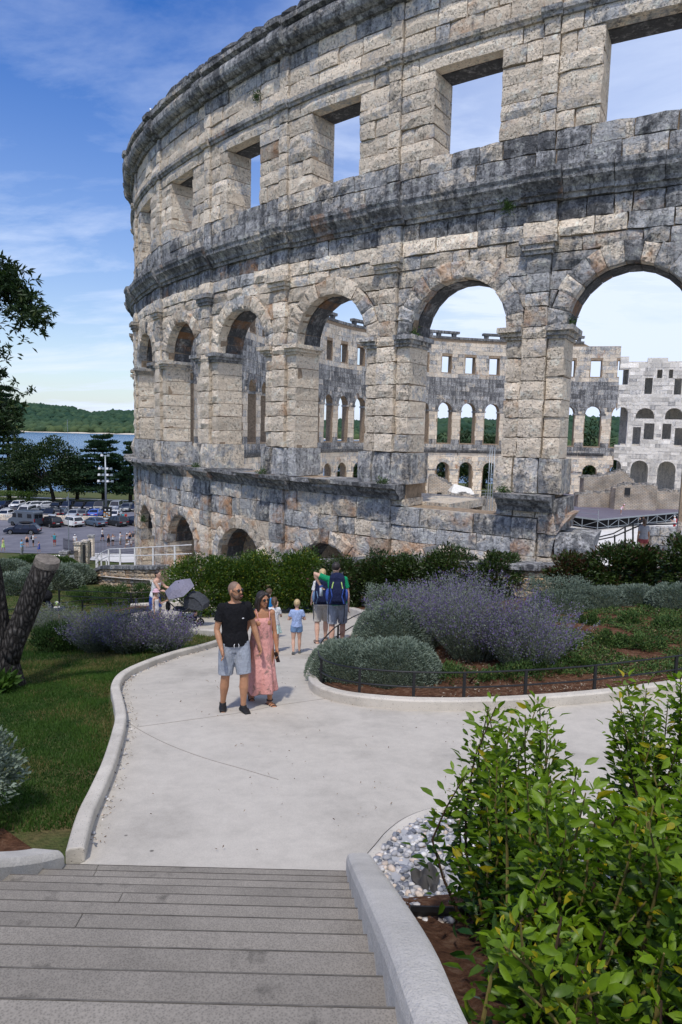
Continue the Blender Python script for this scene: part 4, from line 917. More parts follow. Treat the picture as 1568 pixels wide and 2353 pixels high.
# ruined brick walls on the arena floor
t = MT('thin_brick', .95, .1); bz = t.N.new('ShaderNodeTexBrick'); bz.inputs['Scale'].default_value = 1.0; bz.inputs['Brick Width'].default_value = .45; bz.inputs['Row Height'].default_value = .17; bz.inputs['Mortar Size'].default_value = .022
for i_, c in ((1, (0.56, 0.46, 0.35, 1)), (2, (0.50, 0.45, 0.38, 1)), (3, (0.20, 0.17, 0.14, 1))): bz.inputs[i_].default_value = c
mpn = t.N.new('ShaderNodeCombineXYZ'); sp_ = t.N.new('ShaderNodeSeparateXYZ'); t.L.new(t.geo(), sp_.inputs[0]); t.L.new(t.math('ADD', sp_.outputs[0], sp_.outputs[1]), mpn.inputs[0]); t.L.new(sp_.outputs[2], mpn.inputs[1]); t.L.new(mpn.outputs[0], bz.inputs['Vector'])
t.color(t.mix(1.0, bz.outputs[0], t.ramp(t.noise(.6, 5), [(.3, .55), (.7, 1.2)]), 'MULTIPLY')); t.bump(bz.outputs[1], .6, -.04); M['thin_brick'] = t.m
def ruin(x0, x1, ybase, D, tops, label, th=1.6):
    """wall whose top follows tops [(display x, display y)] at distance D, standing on the arena floor"""
    mb = MB(); P = []
    xs = np.linspace(x0, x1, max(6, int(abs(x1-x0)/3))); tx = [p[0] for p in tops]; ty = [p[1] for p in tops]; c = at((x0+x1)/2, ybase, D); o = empty('ruined_wall', (c.x, c.y, FZ), label=label, cat='wall')
    tp = []
    for x in xs:
        y = float(np.interp(x, tx, ty)); q = at(x, y, D); tp.append((q.x-c.x, max(.15, q.z-FZ+random.uniform(-.1, .1))))
    V = []
    for x, h in tp: V += [(x, 0, 0), (x, 0, h), (x, th, h+random.uniform(-.1, .1)), (x, th, 0)]
    n = len(tp); F = [(4*i+j, 4*i+(j+1) % 4, 4*i+4+(j+1) % 4, 4*i+4+j) for i in range(n-1) for j in range(4)]+[(0, 1, 2, 3), (4*n-4, 4*n-3, 4*n-2, 4*n-1)]
    mb.add(V, F); b = mb.build('masonry', M['thin_brick'], o); fix_normals(b.data)
    rb = MB()
    for k in range(int(abs(tp[-1][0]-tp[0][0])*9)):
        i = random.randrange(n-1); f = random.random(); x = tp[i][0]*(1-f)+tp[i+1][0]*f; h = tp[i][1]*(1-f)+tp[i+1][1]*f; s = random.uniform(.12, .38)
        rb.box((x-s, .0+random.uniform(0, th-.3), h-.12), (x+s, random.uniform(.3, th+.2), h+random.uniform(.05, .32)), tn(.7, .6), rz=0, taper=.8)
    q = rb.build('rubble', M['garden_stone'], o); q['kind'] = 'stuff'; return o
ruin(1343, 1460, 1140, 92, [(1343, 1098), (1380, 1096), (1412, 1090), (1420, 1083), (1432, 1082), (1440, 1090), (1460, 1110)], 'ruined brick wall with jagged top behind the stage')
ruin(1415, 1512, 1152, 86, [(1415, 1124), (1430, 1114), (1512, 1116)], 'low brick ruin carrying a small black notice, right of the arena')
ruin(988, 1056, 1160, 84, [(988, 1096), (1000, 1092), (1015, 1104), (1030, 1112), (1056, 1125)], 'sloping brick ruin seen through the central arch')
ruin(1040, 1150, 1172, 78, [(1040, 1142), (1075, 1136), (1110, 1146), (1150, 1148)], 'low rubble ruin in front of the white tent')
ruin(1330, 1600, 1170, 88, [(1330, 1136), (1420, 1132), (1500, 1128), (1600, 1134)], 'long low rubble bank behind the stage railing')
ruin(690, 800, 1160, 80, [(690, 1098), (740, 1104), (800, 1110)], 'brown ruin seen through the left arches')
q = at(1442, 1129, 85.9); nb = MB().box((-.35, -.03, -.45), (.35, .03, .45)).build('notice', M['black_iron']); nb.location = (q.x, q.y-.06, q.z); tag(nb, 'small black notice on the pale brick ruin', 'sign')
q = at(1028, 1140, 77.6); nb = MB().box((-.28, -.03, -.4), (.28, .03, .4)).build('notice', M['black_iron']); nb.location = (q.x, 83.9, at(1028, 1140, 83.9).z); tag(nb, 'small black notice on the sloping brick ruin', 'sign')
# tent, poles
flat('canvas', (.68, .66, .60), .8, .2); q = at(1062, 1150, 80); tn_ = empty('tent', (q.x, q.y, FZ), label='white canvas tent roof among the ruins', cat='tent'); h = at(1055, 1112, 80).z-FZ
me = bpy.data.meshes.new('m'); me.from_pydata([(-1.5, -1.2, h-.9), (1.7, -1.2, h-1.7), (1.7, 1.5, h-1.7), (-1.5, 1.5, h-.9), (-1.0, .1, h), (1.0, .1, h-.5), (1.75, -1.2, h-2.6), (1.75, 1.5, h-2.6)], [], [(0, 1, 5, 4), (2, 3, 4, 5), (1, 2, 5), (3, 0, 4), (1, 6, 7, 2)]); o = link('canvas', me, M['canvas'], tn_); s_ = o.modifiers.new('s', 'SOLIDIFY'); s_.thickness = .03
for x, y, hh in ((-1.45, -1.15, h-.9), (1.65, -1.15, h-1.7), (1.65, 1.45, h-1.7), (-1.45, 1.45, h-.9)): MB().tube([(x, y, 0), (x, y, hh)], .04, 6).build('pole', M['steel'], tn_)
for i, (px, lab) in enumerate(((1121, 'left thin steel flagpole beyond the central pier'), (1126, 'middle thin steel flagpole beyond the central pier'), (1132, 'right thin steel flagpole beyond the central pier'))):
    q = at(px, 1150, 72); top = at(px+4, 1030, 72).z; o = MB().tube([(0, 0, 0), (0, 0, top-FZ)], [.06, .035], 8).build('flagpole', M['steel'], None, True); o.location = (q.x, q.y, FZ); MB().ball((0, 0, top-FZ), .08).build('finial', M['steel'], o); tag(o, lab, 'flagpole', 'flagpoles in the arena')
# steps down into the arena with black handrails
stp = empty('access_stairs', (0, 0, 0), label='dark metal access stairs leading down behind the red bushes', cat='stairs')
q0 = at(1345, 1250, 30); 
def hr(pts, r=.03): MB().tube([at(*p) for p in pts], r, 6).build('handrail', M['black_iron'], stp)
hr([(1345, 1242, 33), (1410, 1226, 30), (1450, 1204, 28), (1478, 1196, 27.5), (1480, 1240, 27.5)]); hr([(1345, 1247, 33), (1412, 1233, 30), (1455, 1214, 28), (1478, 1205, 27.5)]); hr([(1480, 1206, 27.5), (1620, 1202, 26)])
for p in ((1413, 1229, 1250, 30), (1437, 1211, 1252, 28.8), (1455, 1203, 1252, 28)): MB().tube([at(p[0], p[1], p[3]), at(p[0], p[2], p[3])], .035, 6).build('post', M['black_iron'], stp)
for k in range(7): a = at(1490-k*16, 1262+k*1.5, 27.5+k*.6); MB().box((a.x-.6, a.y-.2, a.z-.05), (a.x+.6, a.y+.2, a.z)).build('tread', M['black_iron'], stp)
# low grey stone wall beside the access stairs
low = empty('low_wall', at(1520, 1230, 31), label='low grey stone wall beside the arena access stairs', cat='wall')
for r in range(3):
    for k in range(7):
        x = k*.8+(r % 2)*.4; o = MB().box((x, 0, -.9+r*.42), (x+.77, .6, -.5+r*.42), tn(.6, .7), taper=.97).build('stone', M['arena_stone'], low); bevel_obj(o, .03)
low.location = at(1478, 1228, 31)
# ------------------------------------------------------------------ gate and iron fence at the car park
def pillar(p, h, label):
    o = empty('gate_pillar', p, label=label, cat='pillar', group='stone gate pillars'); z = -.4
    while z < h-.3: hh = random.uniform(.4, .6); b = MB().box((-.27, -.27, z), (.27, .27, min(z+hh-.01, h-.26)), tn(.35, .7)).build('stone_block', M['arena_stone'], o); bevel_obj(b, .03); z += hh
    b = MB().box((-.34, -.34, h-.25), (.34, .34, h), tn(.6, .7)).build('cap', M['arena_stone'], o); bevel_obj(b, .05); return o
gpos = [(G(150, 1306), 1.35, 'short stone gate pillar beside the pale boulder'), (G(181, 1300), 2.0, 'second stone gate pillar from the left, behind the railing end'), (G(198, 1294), 2.1, 'third stone gate pillar, between two iron gate leaves'), (G(211, 1280), 2.5, 'tall stone gate pillar at the iron fence corner')]
for p, h, l in gpos: pillar((p.x, p.y, p.z), h, l)
def bars(name, a, b, h, label, step=.14, cat='fence'):
    a, b = Vector(a), Vector(b); o = empty(name, a, label=label, cat=cat); d = b-a; n = int(Vector((d.x, d.y, 0)).length/step)
    for f in (.12, .93): MB().tube([Vector((0, 0, h*f)), d+Vector((0, 0, h*f))], .025, 5).build('rail', M['black_iron'], o)
    for i in range(n+1): q = d*(i/n); MB().tube([q, q+Vector((0, 0, h+(.12 if name == 'iron_fence' else 0)))], .016, 4).build('bar', M['black_iron'], o)
    return o
g_ = [Vector(p[0]) for p in gpos]
for i, l in ((0, 'iron gate leaf between the two front stone pillars'), (1, 'iron gate leaf between second and third pillar'), (2, 'iron gate leaf beside the tall pillar')): bars('gate_leaf', g_[i]+(g_[i+1]-g_[i])*.06, g_[i]+(g_[i+1]-g_[i])*.94, 1.3 if i == 0 else 1.7, l, .2, 'gate')
fe = G(318, 1270); bars('iron_fence', g_[3], (fe.x, fe.y, Tz(fe.x, fe.y)), 1.75, 'black iron fence of upright bars behind the gate pillars', .32)
fl2 = G(146, 1262); bars('iron_fence', (fl2.x, fl2.y, fl2.z), g_[3], 1.35, 'lower iron fence with spiked bars left of the tall pillar', .32)
q = G(134, 1300); b = MB().ball((0, 0, .3), (.75, .5, .62), 7, 5, tn(.2, .9)).build('boulder', M['white_stone']); b.location = q; tag(b, 'pale squared boulder beside the short gate pillar', 'boulder')
for v in b.data.vertices: v.co += Vector((random.uniform(-.07, .07), random.uniform(-.07, .07), random.uniform(-.07, .07)))
# ------------------------------------------------------------------ vegetation
def unit(a): return a/(np.linalg.norm(a, axis=-1, keepdims=True)+1e-9)
def leafset(P, D, L_, W_, fold=.25, droop=0.0, tint=None, shape=4):
    """many leaves in one mesh: P base points, D directions; returns V, F, C"""
    n = len(P); D = unit(D); r = rng.standard_normal((n, 3)); S = unit(np.cross(D, r)); U = np.cross(S, D)
    flip = np.where(U[:, 2:3] < 0, -1, 1); U = U*flip; S = S*flip
    L_ = np.broadcast_to(L_, (n,))[:, None]; W_ = np.broadcast_to(W_, (n,))[:, None]
    if shape == 4:
        V = np.stack([P, P+D*L_*.5+S*W_*.5+U*W_*fold, P+D*L_-U*L_*droop, P+D*L_*.5-S*W_*.5+U*W_*fold], 1); b = np.arange(n)[:, None]*4
        F = np.concatenate([np.concatenate([b, b+1, b+2], 1), np.concatenate([b, b+2, b+3], 1)]); k = 4
    else:
        m1 = P+D*L_*.33+U*L_*.03; m2 = P+D*L_*.68-U*L_*droop*.5; tip = P+D*L_-U*L_*droop
        V = np.stack([P, m1+S*W_*.42+U*W_*fold, m1, m1-S*W_*.42+U*W_*fold, m2+S*W_*.40+U*W_*fold*.8, m2, m2-S*W_*.40+U*W_*fold*.8, tip], 1); b = np.arange(n)[:, None]*8; k = 8
        T3 = [(0, 2, 1), (0, 3, 2), (1, 2, 5), (1, 5, 4), (2, 3, 6), (2, 6, 5), (4, 5, 7), (5, 6, 7)]
        F = np.concatenate([np.concatenate([b+i for i in t_], 1) for t_ in T3])
    if tint is None: tint = np.stack([rng.random(n), np.zeros(n), np.zeros(n)], 1)
    return V.reshape(-1, 3), F, np.repeat(tint, k, 0)
def join(parts):
    V = []; F = []; C = []; n = 0
    for v, f, c in parts: V.append(v); F.append(f+n); C.append(c); n += len(v)
    return np.vstack(V), np.vstack(F), np.vstack(C)
def tints(n, light=None, odd=0.0, bias=0.5):
    t_ = np.zeros((n, 3)); t_[:, 0] = np.clip(rng.normal(bias, .27, n), 0, 1) if light is None else np.clip(light+rng.normal(0, .15, n), 0, 1); t_[:, 1] = (rng.random(n) < odd)*rng.uniform(.4, 1, n); return t_
def sph(n): v = rng.standard_normal((n, 3)); return unit(v)
def crown_pts(center, rad_, n, clumps, shell=.55):
    """points in clumps spread over an ellipsoid; returns points, outward direction, clump brightness"""
    c = sph(clumps)*(rng.uniform(shell, 1, (clumps, 1)))*np.array(rad_); k = rng.integers(0, clumps, n); sz = np.mean(rad_)*.34
    P = c[k]+sph(n)*(rng.random((n, 1))**.45)*sz*np.array([1.15, 1.15, .75]); return P+np.array(center), unit(P/np.array(rad_)+sph(n)*.8), rng.random(clumps)[k]*.6+.15
def bush(name, label, base, rad_, n, ls, mat, cat='bush', group=None, clumps=26, odd=0.0, stems=5, box=False, bias=None, up=.35):
    """shrub on its base: foliage of real leaves round a few stems"""
    o = empty(name, base, label=label, cat=cat, group=group); rx, ry, rz = rad_
    if box:
        P = rng.uniform(-1, 1, (n, 3)); ax = rng.integers(0, 3, n); P[np.arange(n), ax] = np.sign(P[np.arange(n), ax])*rng.uniform(.78, 1.03, n); P[:, 2] = np.abs(P[:, 2])*2-1
        D = unit(P*np.array([1, 1, 1.2])+sph(n)*.7); P = P*np.array([rx, ry, rz])+np.array([0, 0, rz]); li = np.clip(.5+.3*np.sin(P[:, 0]*2.3+P[:, 2]*3), .1, .9)
        P += rng.normal(0, .05, P.shape)
    else:
        P, D, li = crown_pts((0, 0, rz*1.0), rad_, n, clumps); P[:, 2] = np.maximum(P[:, 2], .05); D[:, 2] += up
    V, F, C = leafset(P, D, ls*rng.uniform(.7, 1.25, n), ls*.42*rng.uniform(.8, 1.2, n), tint=tints(n, li if bias is None else li*0+bias, odd), droop=.08)
    f = link('foliage', mesh_np(V, F, C), M[mat], o); f['kind'] = 'stuff'
    for i in range(stems):
        a = random.uniform(0, 6.28); MB().tube([(0, 0, -.1), (rx*.3*math.cos(a), ry*.3*math.sin(a), rz*.8), (rx*.6*math.cos(a), ry*.6*math.sin(a), rz*1.5)], [.03, .02, .008], 5).build('stem', M['dark_stem'], o)
    return o
leaf_mat('dry_leaf', (.10, .06, .035), (.36, .27, .18), (.45, .40, .33), .9, .1, .1)
# ---- laurel bushes in the right foreground: single leaves as objects for the nearest ones
leaf_me = []
for i in range(6):
    V, F, C = leafset(np.zeros((1, 3)), np.array([[1.0, 0, .0]]), 1.0, .42, fold=.14+.10*(i % 3), droop=.14*(i % 4), shape=8, tint=np.array([[[.9, .55, .75, .35, .95, .8][i], [0, 0, .12, 0, 0, .75][i], 0]])); me = mesh_np(V, F, C); me.materials.append(M['laurel_leaf']); me.polygons.foreach_set('use_smooth', np.ones(len(me.polygons), bool)); leaf_me.append(me)
def laurel(base, H_, spread, nst, label, lsize, nleaf_obj, lean=(0, 0), dens=26, lo=.45, z_lo=.12):
    o = empty('laurel_bush', base, label=label, cat='shrub', group='laurel bushes beside the stairs'); LP = []; LD = []; LZ = []; B = Vector(base)
    for s in range(nst):
        a = random.uniform(0, 6.28); r = math.sqrt(random.random())*spread; hh = H_*random.uniform(lo, 1.06); x0, y0 = r*.55*math.cos(a), r*.55*math.sin(a)
        bend = (random.gauss(0, .09), random.gauss(0, .09))
        x1, y1 = r*math.cos(a)+lean[0]*hh, r*math.sin(a)+lean[1]*hh; pts = []
        gzl = Tz(B.x+x0, B.y+y0)-B.z
        for k in range(6):
            f = k/5; pts.append(Vector((x0+(x1-x0)*f+bend[0]*math.sin(f*3.1)+random.uniform(-.02, .02), y0+(y1-y0)*f+bend[1]*math.sin(f*2.6)+random.uniform(-.02, .02), gzl-.05+(hh+.05)*f)))
        MB().tube(pts, [.011, .010, .008, .007, .005, .003], 5).build('stem', M['green_stem'] if s % 3 else M['dark_stem'], o)
        nl = int(dens*hh/.5)
        for k in range(nl):
            f = z_lo+(1-z_lo)*(k/nl)**.85; i = min(int(f*5), 4); p = pts[i].lerp(pts[i+1], f*5-i); ang = k*2.4+random.uniform(-.4, .4)
            # short side twig
            tw_ = random.uniform(.02, .20)*(1.2-f*.85) if k % 4 else 0.0; q = p+Vector((math.cos(ang)*tw_, math.sin(ang)*tw_, tw_*.5))
            LP.append(q); LD.append((math.cos(ang)+random.gauss(0, .3), math.sin(ang)+random.gauss(0, .3), random.uniform(-.45, .55)+f*.6)); LZ.append(f)
    n = len(LP); P = np.array([p[:] for p in LP]); D = np.array(LD); f = np.array(LZ); Ls = lsize*rng.uniform(.42, 1.28, n)*(1.08-.30*f)
    # the nearest leaves that show largest become objects of their own
    wp = P+np.array(base); dist = np.linalg.norm(wp, axis=1); sc = Ls/dist; c_, s_ = math.cos(PITCH), math.sin(PITCH); dd = wp[:, 1]*c_-wp[:, 2]*s_; U = FPX*wp[:, 0]/dd; Vv = -FPX*(wp[:, 1]*s_+wp[:, 2]*c_)/dd
    sc = np.where((dd > .2) & (np.abs(U) < 790) & (np.abs(Vv) < 1190), sc, 0)
    order = np.argsort(-sc); own = set(order[:nleaf_obj].tolist())
    rest = np.array([i for i in range(n) if i not in own])
    for i in own:
        me = leaf_me[0 if f[i] > .85 and random.random() < .7 else random.choice((1, 1, 2, 3, 3, 1, 5) if random.random() < .3 else (1, 3, 3, 1, 4))]
        l = bpy.data.objects.new('leaf', me); col.objects.link(l); l.parent = o; d = Vector(D[i]).normalized(); q = d.to_track_quat('X', 'Z'); l.location = P[i]; l.rotation_mode = 'QUATERNION'; l.rotation_quaternion = q @ Matrix.Rotation(random.uniform(-.9, .9), 3, 'X').to_quaternion(); l.scale = (Ls[i],)*3
    if len(rest):
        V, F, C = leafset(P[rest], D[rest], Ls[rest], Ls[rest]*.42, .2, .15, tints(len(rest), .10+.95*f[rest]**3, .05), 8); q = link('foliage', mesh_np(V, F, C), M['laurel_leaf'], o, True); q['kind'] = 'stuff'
    return o
def lb(x, y, H_, spread, nst, lab, ls, no, **k): laurel((x, y, Tz(x, y)), H_, spread, nst, lab, ls, no, **k)
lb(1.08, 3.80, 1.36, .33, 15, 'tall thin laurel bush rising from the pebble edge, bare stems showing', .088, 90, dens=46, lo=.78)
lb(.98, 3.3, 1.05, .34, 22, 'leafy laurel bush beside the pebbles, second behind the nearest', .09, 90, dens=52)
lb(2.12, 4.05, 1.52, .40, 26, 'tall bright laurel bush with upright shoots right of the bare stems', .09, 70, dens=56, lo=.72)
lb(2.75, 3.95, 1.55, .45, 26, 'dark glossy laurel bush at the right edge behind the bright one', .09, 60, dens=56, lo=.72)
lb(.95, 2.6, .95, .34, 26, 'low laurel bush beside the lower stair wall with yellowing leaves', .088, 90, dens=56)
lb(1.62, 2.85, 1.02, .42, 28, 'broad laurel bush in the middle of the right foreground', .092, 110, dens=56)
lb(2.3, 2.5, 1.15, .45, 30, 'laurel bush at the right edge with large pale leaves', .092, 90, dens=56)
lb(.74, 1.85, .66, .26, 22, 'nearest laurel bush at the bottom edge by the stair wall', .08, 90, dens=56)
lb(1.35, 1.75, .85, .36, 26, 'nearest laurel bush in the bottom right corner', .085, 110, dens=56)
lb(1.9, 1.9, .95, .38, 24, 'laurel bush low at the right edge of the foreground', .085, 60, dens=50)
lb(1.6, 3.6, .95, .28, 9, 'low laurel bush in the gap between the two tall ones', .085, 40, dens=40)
# ---- grass
_vt = rng.uniform(-1, 1, (64, 64))
def vn(X, Y, f):
    x, y = X*f, Y*f; i, j = np.floor(x).astype(int), np.floor(y).astype(int); u, v = x-i, y-j; u, v = u*u*(3-2*u), v*v*(3-2*v); q = lambda a, b: _vt[(i+a) % 64, (j+b) % 64]
    return (q(0, 0)*(1-u)+q(1, 0)*u)*(1-v)+(q(0, 1)*(1-u)+q(1, 1)*u)*v
def grass(name, pts, label, n, h, mat='grass_blade', odd=.12):
    arr = np.array(pts); x0, y0 = arr.min(0); x1, y1 = arr.max(0); P = []; m = 0
    X = rng.uniform(x0, x1, n*3); Y = rng.uniform(y0, y1, n*3); ins = np.zeros(n*3, bool); k = len(arr)
    for i in range(k):
        a, b = arr[i], arr[i-1]; c = ((a[1] > Y) != (b[1] > Y)); ins ^= c & (X < (b[0]-a[0])*(Y-a[1])/(b[1]-a[1]+1e-12)+a[0])
    X, Y = X[ins][:n], Y[ins][:n]; n = len(X); P = np.stack([X, Y, T(X, Y)-.025+bumpy(X, Y)], 1); D = np.stack([rng.normal(0, .45, n), rng.normal(0, .45, n), np.ones(n)], 1)
    pt = vn(X, Y, 1.1)*1.2+vn(X, Y, 3.3)*.9; dry = vn(X+40, Y+11, .8)+.8*vn(X, Y+70, 2.6); hh = h*rng.uniform(.5, 1.2, n)*(1+.25*pt)
    S = unit(np.cross(D, rng.standard_normal((n, 3))))*.006*(h/.06)**.5; D = unit(D); V = np.stack([P-S, P+S, P+D*hh[:, None]], 1).reshape(-1, 3); F = np.arange(n*3).reshape(-1, 3)
    t_ = tints(n, .45+.3*pt, 0); t_[:, 1] = (rng.random(n) < np.clip(odd+.55*dry, 0, .75))*rng.uniform(.3, 1, n)
    return tag(link(name, mesh_np(V, F, np.repeat(t_, 3, 0)), M[mat]), label, kind='stuff')
kl = [tuple(p) for p in offset_line(KL, .18)]
grass('grass', kl[6:74]+[(-6.5, 12.5), (-7.5, 9), (-6.5, 6.5), (-4.6, 5.2), (-2.9, 5.3)], 'short mown lawn grass left of the path', 150000, .055)
grass('grass', kl[60:]+[(-9, 17.6), (-10, 14), (-6.5, 12)], 'longer lawn grass around the left lavender', 30000, .09)
grass('grass', [(-9.5, 22), (-7, 27.5), (-9.5, 30), (-14, 34), (-22, 42), (-26, 40), (-18, 26), (-13, 19)], 'dry patchy grass on the slope below the railing', 40000, .10, odd=.3)
# ---- lavender-like sage clumps: grey stems with purple spikes
def lavender(base, r, h, nst, label, name='russian_sage', purple=1.0, flat_=1.0, cat='flowering shrub', group='purple flowering sage'):
    o = empty(name, base, label=label, cat=cat, group=group); a = rng.uniform(0, 6.283, nst); rr = np.sqrt(rng.random(nst)); tilt = rr*.95
    L_ = h*rng.uniform(.72, 1.22, nst)*(1-.12*rr); B = np.stack([np.cos(a)*rr*r*.35, np.sin(a)*rr*r*.35*flat_, np.zeros(nst)], 1); D = unit(np.stack([np.cos(a)*tilt*r/h*1.05, np.sin(a)*tilt*r/h*1.05*flat_, np.ones(nst)], 1)+rng.normal(0, .13, (nst, 3)))
    parts = []
    # stems as slim 3-sided blades
    S = unit(np.cross(D, rng.standard_normal((nst, 3))))*.0042; tip = B+D*L_[:, None]; st_t = np.tile([.95, 0, 0], (nst*3, 1)); parts.append((np.stack([B-S, B+S, tip], 1).reshape(-1, 3), np.arange(nst*3).reshape(-1, 3), st_t))
    S2 = np.cross(D, unit(S))*.0042; parts.append((np.stack([B-S2, B+S2, tip], 1).reshape(-1, 3), np.arange(nst*3).reshape(-1, 3), st_t))
    # green leaves low on the stems
    k = 14; f = rng.uniform(.05, .62, (nst, k)); P = (B[:, None]+D[:, None]*(L_[:, None]*f)[..., None]).reshape(-1, 3); DD = unit(np.repeat(D, k, 0)*.6+sph(nst*k)); n = len(P); tl = tints(n, .12+.35*f.ravel(), 0); parts.append(leafset(P, DD, .055*rng.uniform(.6, 1.2, n), .014, .1, 0, tl))
    # side twigs of flowers
    k = 25; f = 1-rng.random((nst, k))**1.15*.52; P = (B[:, None]+D[:, None]*(L_[:, None]*f)[..., None]).reshape(-1, 3); wd = ((1.04-f)*.24).reshape(-1, 1); P = P+sph(nst*k)*wd*np.array([.75, .75, .6]); DD = unit(np.repeat(D, k, 0)+sph(nst*k)*.8); n = len(P)
    tl = tints(n, .75, 0); tl[:, 1] = (rng.random(n) < .62*purple)*rng.uniform(.35, 1.0, n); parts.append(leafset(P, DD, .034*rng.uniform(.7, 1.4, n), .016, .2, 0, tl))
    V, F, C = join(parts); fo = link('flower_spikes', mesh_np(V, F, C), M['lavender_plant'], o); fo['kind'] = 'stuff'; return o
def lv(px, py, r, h, n, lab, **k): p = G(px, py); lavender((p.x, p.y, p.z+.05), r, h, n, lab, **k)
lv(955, 1500, .95, 1.25, 430, 'tall purple sage clump at the left of the bed, behind the grey mound', flat_=.8)
lv(1090, 1520, 1.1, 1.50, 580, 'largest purple sage clump in the middle of the bed')
lv(1205, 1540, .95, 1.2, 460, 'purple sage clump nearest the rail, stems arching to the right')
lv(1030, 1455, .9, 1.2, 330, 'pale purple sage clump at the back of the bed', purple=.7)
lv(300, 1500, .85, .95, 470, 'purple sage clump on the lawn left of the couple')
lv(385, 1502, .62, .80, 320, 'smaller purple sage clump beside the lawn kerb')
lv(225, 1500, .70, .85, 330, 'purple sage clump beside the cut tree trunk', purple=.8)
lv(120, 1455, .9, .8, 300, 'grey green sage clump half hidden by the trunk', purple=.25)
# ---- grey santolina mounds
def mound(base, rx, ry, h, n, label, ls=.035, rot=0.0, mat='sage_leaf', name='santolina_mound', group='grey green mounds'):
    o = empty(name, base, rot, label, 'shrub', group); u = rng.uniform(0, 6.283, n); v = np.sqrt(rng.random(n)); nx_, ny_ = np.cos(u)*v, np.sin(u)*v; lump = 1+.10*np.sin(nx_*9+2)*np.cos(ny_*8)+.05*np.sin(nx_*21+ny_*17)
    zz = h*np.sqrt(np.clip(1-v**2.6, 0, 1))*lump; P = np.stack([nx_*rx*1.02, ny_*ry*1.02, zz*rng.uniform(.86, 1.04, n)], 1); gx = np.array([Tz(base[0]+p[0], base[1]+p[1]) for p in P[::max(1, n//200)]]); D = unit(np.stack([nx_*1.1, ny_*1.1, .75+0*u], 1)+sph(n)*.55)
    dip = (np.sin(nx_*14+1)*np.sin(ny_*13)); V, F, C = leafset(P, D, ls*rng.uniform(.7, 1.3, n), ls*.28, .1, 0, tints(n, .45+.35*dip, .03)); f = link('foliage', mesh_np(V, F, C), M[mat], o); f['kind'] = 'stuff'
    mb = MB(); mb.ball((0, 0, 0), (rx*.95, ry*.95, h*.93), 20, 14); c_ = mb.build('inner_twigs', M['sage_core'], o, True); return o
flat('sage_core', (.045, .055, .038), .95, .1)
def md_(px, py, rx, ry, h, n, lab, **k): p = G(px, py); mound((p.x, p.y, p.z+.06), rx, ry, h, n, lab, **k)
md_(795, 1565, .66, .70, .56, 14000, 'grey santolina mound at the kerb corner behind the rail', ls=.05)
md_(905, 1572, .80, .62, .62, 17000, 'broad grey santolina mound in front of the purple sage', ls=.05)
md_(900, 1510, .78, .85, .92, 18000, 'higher grey santolina mound rising behind the other two', ls=.05)
for px, py, rx, ry, h, lab in ((1300, 1408, .9, .7, .42, 'silvery sage mound left in the back row'), (1385, 1398, .9, .6, .40, 'silvery sage mound in the middle of the back row'), (1465, 1390, .65, .5, .36, 'silvery sage mound third in the back row'), (1560, 1398, .7, .6, .45, 'silvery sage mound at the right edge')):
    md_(px, py, rx, ry, h, 7000, lab, ls=.06, group='silvery mounds in the back row')
for px, py, rx, ry, h, lab in ((40, 1362, 1.5, 1.0, .75, 'wide grey green sage bush at the left edge below the car park'), (110, 1350, 1.7, 1.1, 1.0, 'broad grey sage bush above the cut trunk'), (165, 1340, 1.3, 1.0, .85, 'grey sage bush next to the gate pillars'), (10, 1322, 1.8, 1.0, .8, 'far grey sage bush at the left edge'), (75, 1312, 2.0, 1.0, .9, 'far grey sage bush where people pass'), (130, 1316, 1.6, 1.0, .9, 'far green sage bush left of the short gate pillar')):
    md_(px, py, rx, ry, h, 6500, lab, ls=.16, mat='rosemary_leaf' if px in (75, 130) else 'sage_leaf', name='sage_bush', group='sage bushes on the slope')
# ---- hedges and bushes
def bs(px, py, rad_, n, ls, mat, lab, **k): p = G(px, py); return bush('bush', lab, (p.x, p.y, p.z), rad_, n, ls, mat, **k)
for i, (px, y, rx, rz, lab) in enumerate(((470, 21.6, .95, 1.0, 'bright green hedge shrub at the left end, beside the stroller'), (545, 22.0, 1.0, .98, 'bright green hedge shrub second from the left'), (620, 22.0, 1.0, .98, 'bright green hedge shrub behind the couple'), (690, 21.8, .8, .96, 'bright green hedge shrub next to the low arch'))):
    x = at(px, 1380, y).x; bush('hedge_shrub', lab, (x, y, Tz(x, y)+.1), (rx*1.15, .7, rz), 11000, .095, 'hedge_leaf', 'hedge', 'bright hedge shrubs behind the path', clumps=90, odd=.10, bias=None)
for i, (px, y, rx, rz, lab) in enumerate(((800, 20.8, .95, .85, 'dark hedge shrub right of the backpackers'), (880, 20.4, .95, .85, 'dark hedge shrub second right of the backpackers'), (960, 20.1, .9, .80, 'dark hedge shrub above the purple sage'), (1040, 19.8, .9, .80, 'dark hedge shrub near the end of the row'), (1142, 19.2, .55, .68, 'small separate dark hedge shrub in front of the stone wall'))):
    x = at(px, 1380, y).x; bush('hedge_shrub', lab, (x, y, Tz(x, y)+.05), (rx*1.1, .65, rz), 9000, .10, 'photinia_leaf', 'hedge', 'dark hedge shrubs behind the bed', clumps=80, odd=.05)
for px, py, y, rx, rz, odd, lab in ((1318, 1345, 17.2, .52, .60, .55, 'reddish photinia bush in front of the stone wall'), (1400, 1350, 16.9, .60, .62, .14, 'green photinia bush left of centre before the wall'), (1462, 1350, 16.8, .55, .60, .12, 'green photinia bush beside the red tipped one'), (1572, 1340, 15.5, .42, .75, .1, 'photinia bush at the right picture edge')):
    x = at(px, py, y).x; bush('photinia_bush', lab, (x, y, Tz(x, y)), (rx*1.1, .6, rz*1.1), 6000, .105, 'photinia_leaf', 'bush', 'photinia bushes by the wall', clumps=60, odd=odd)
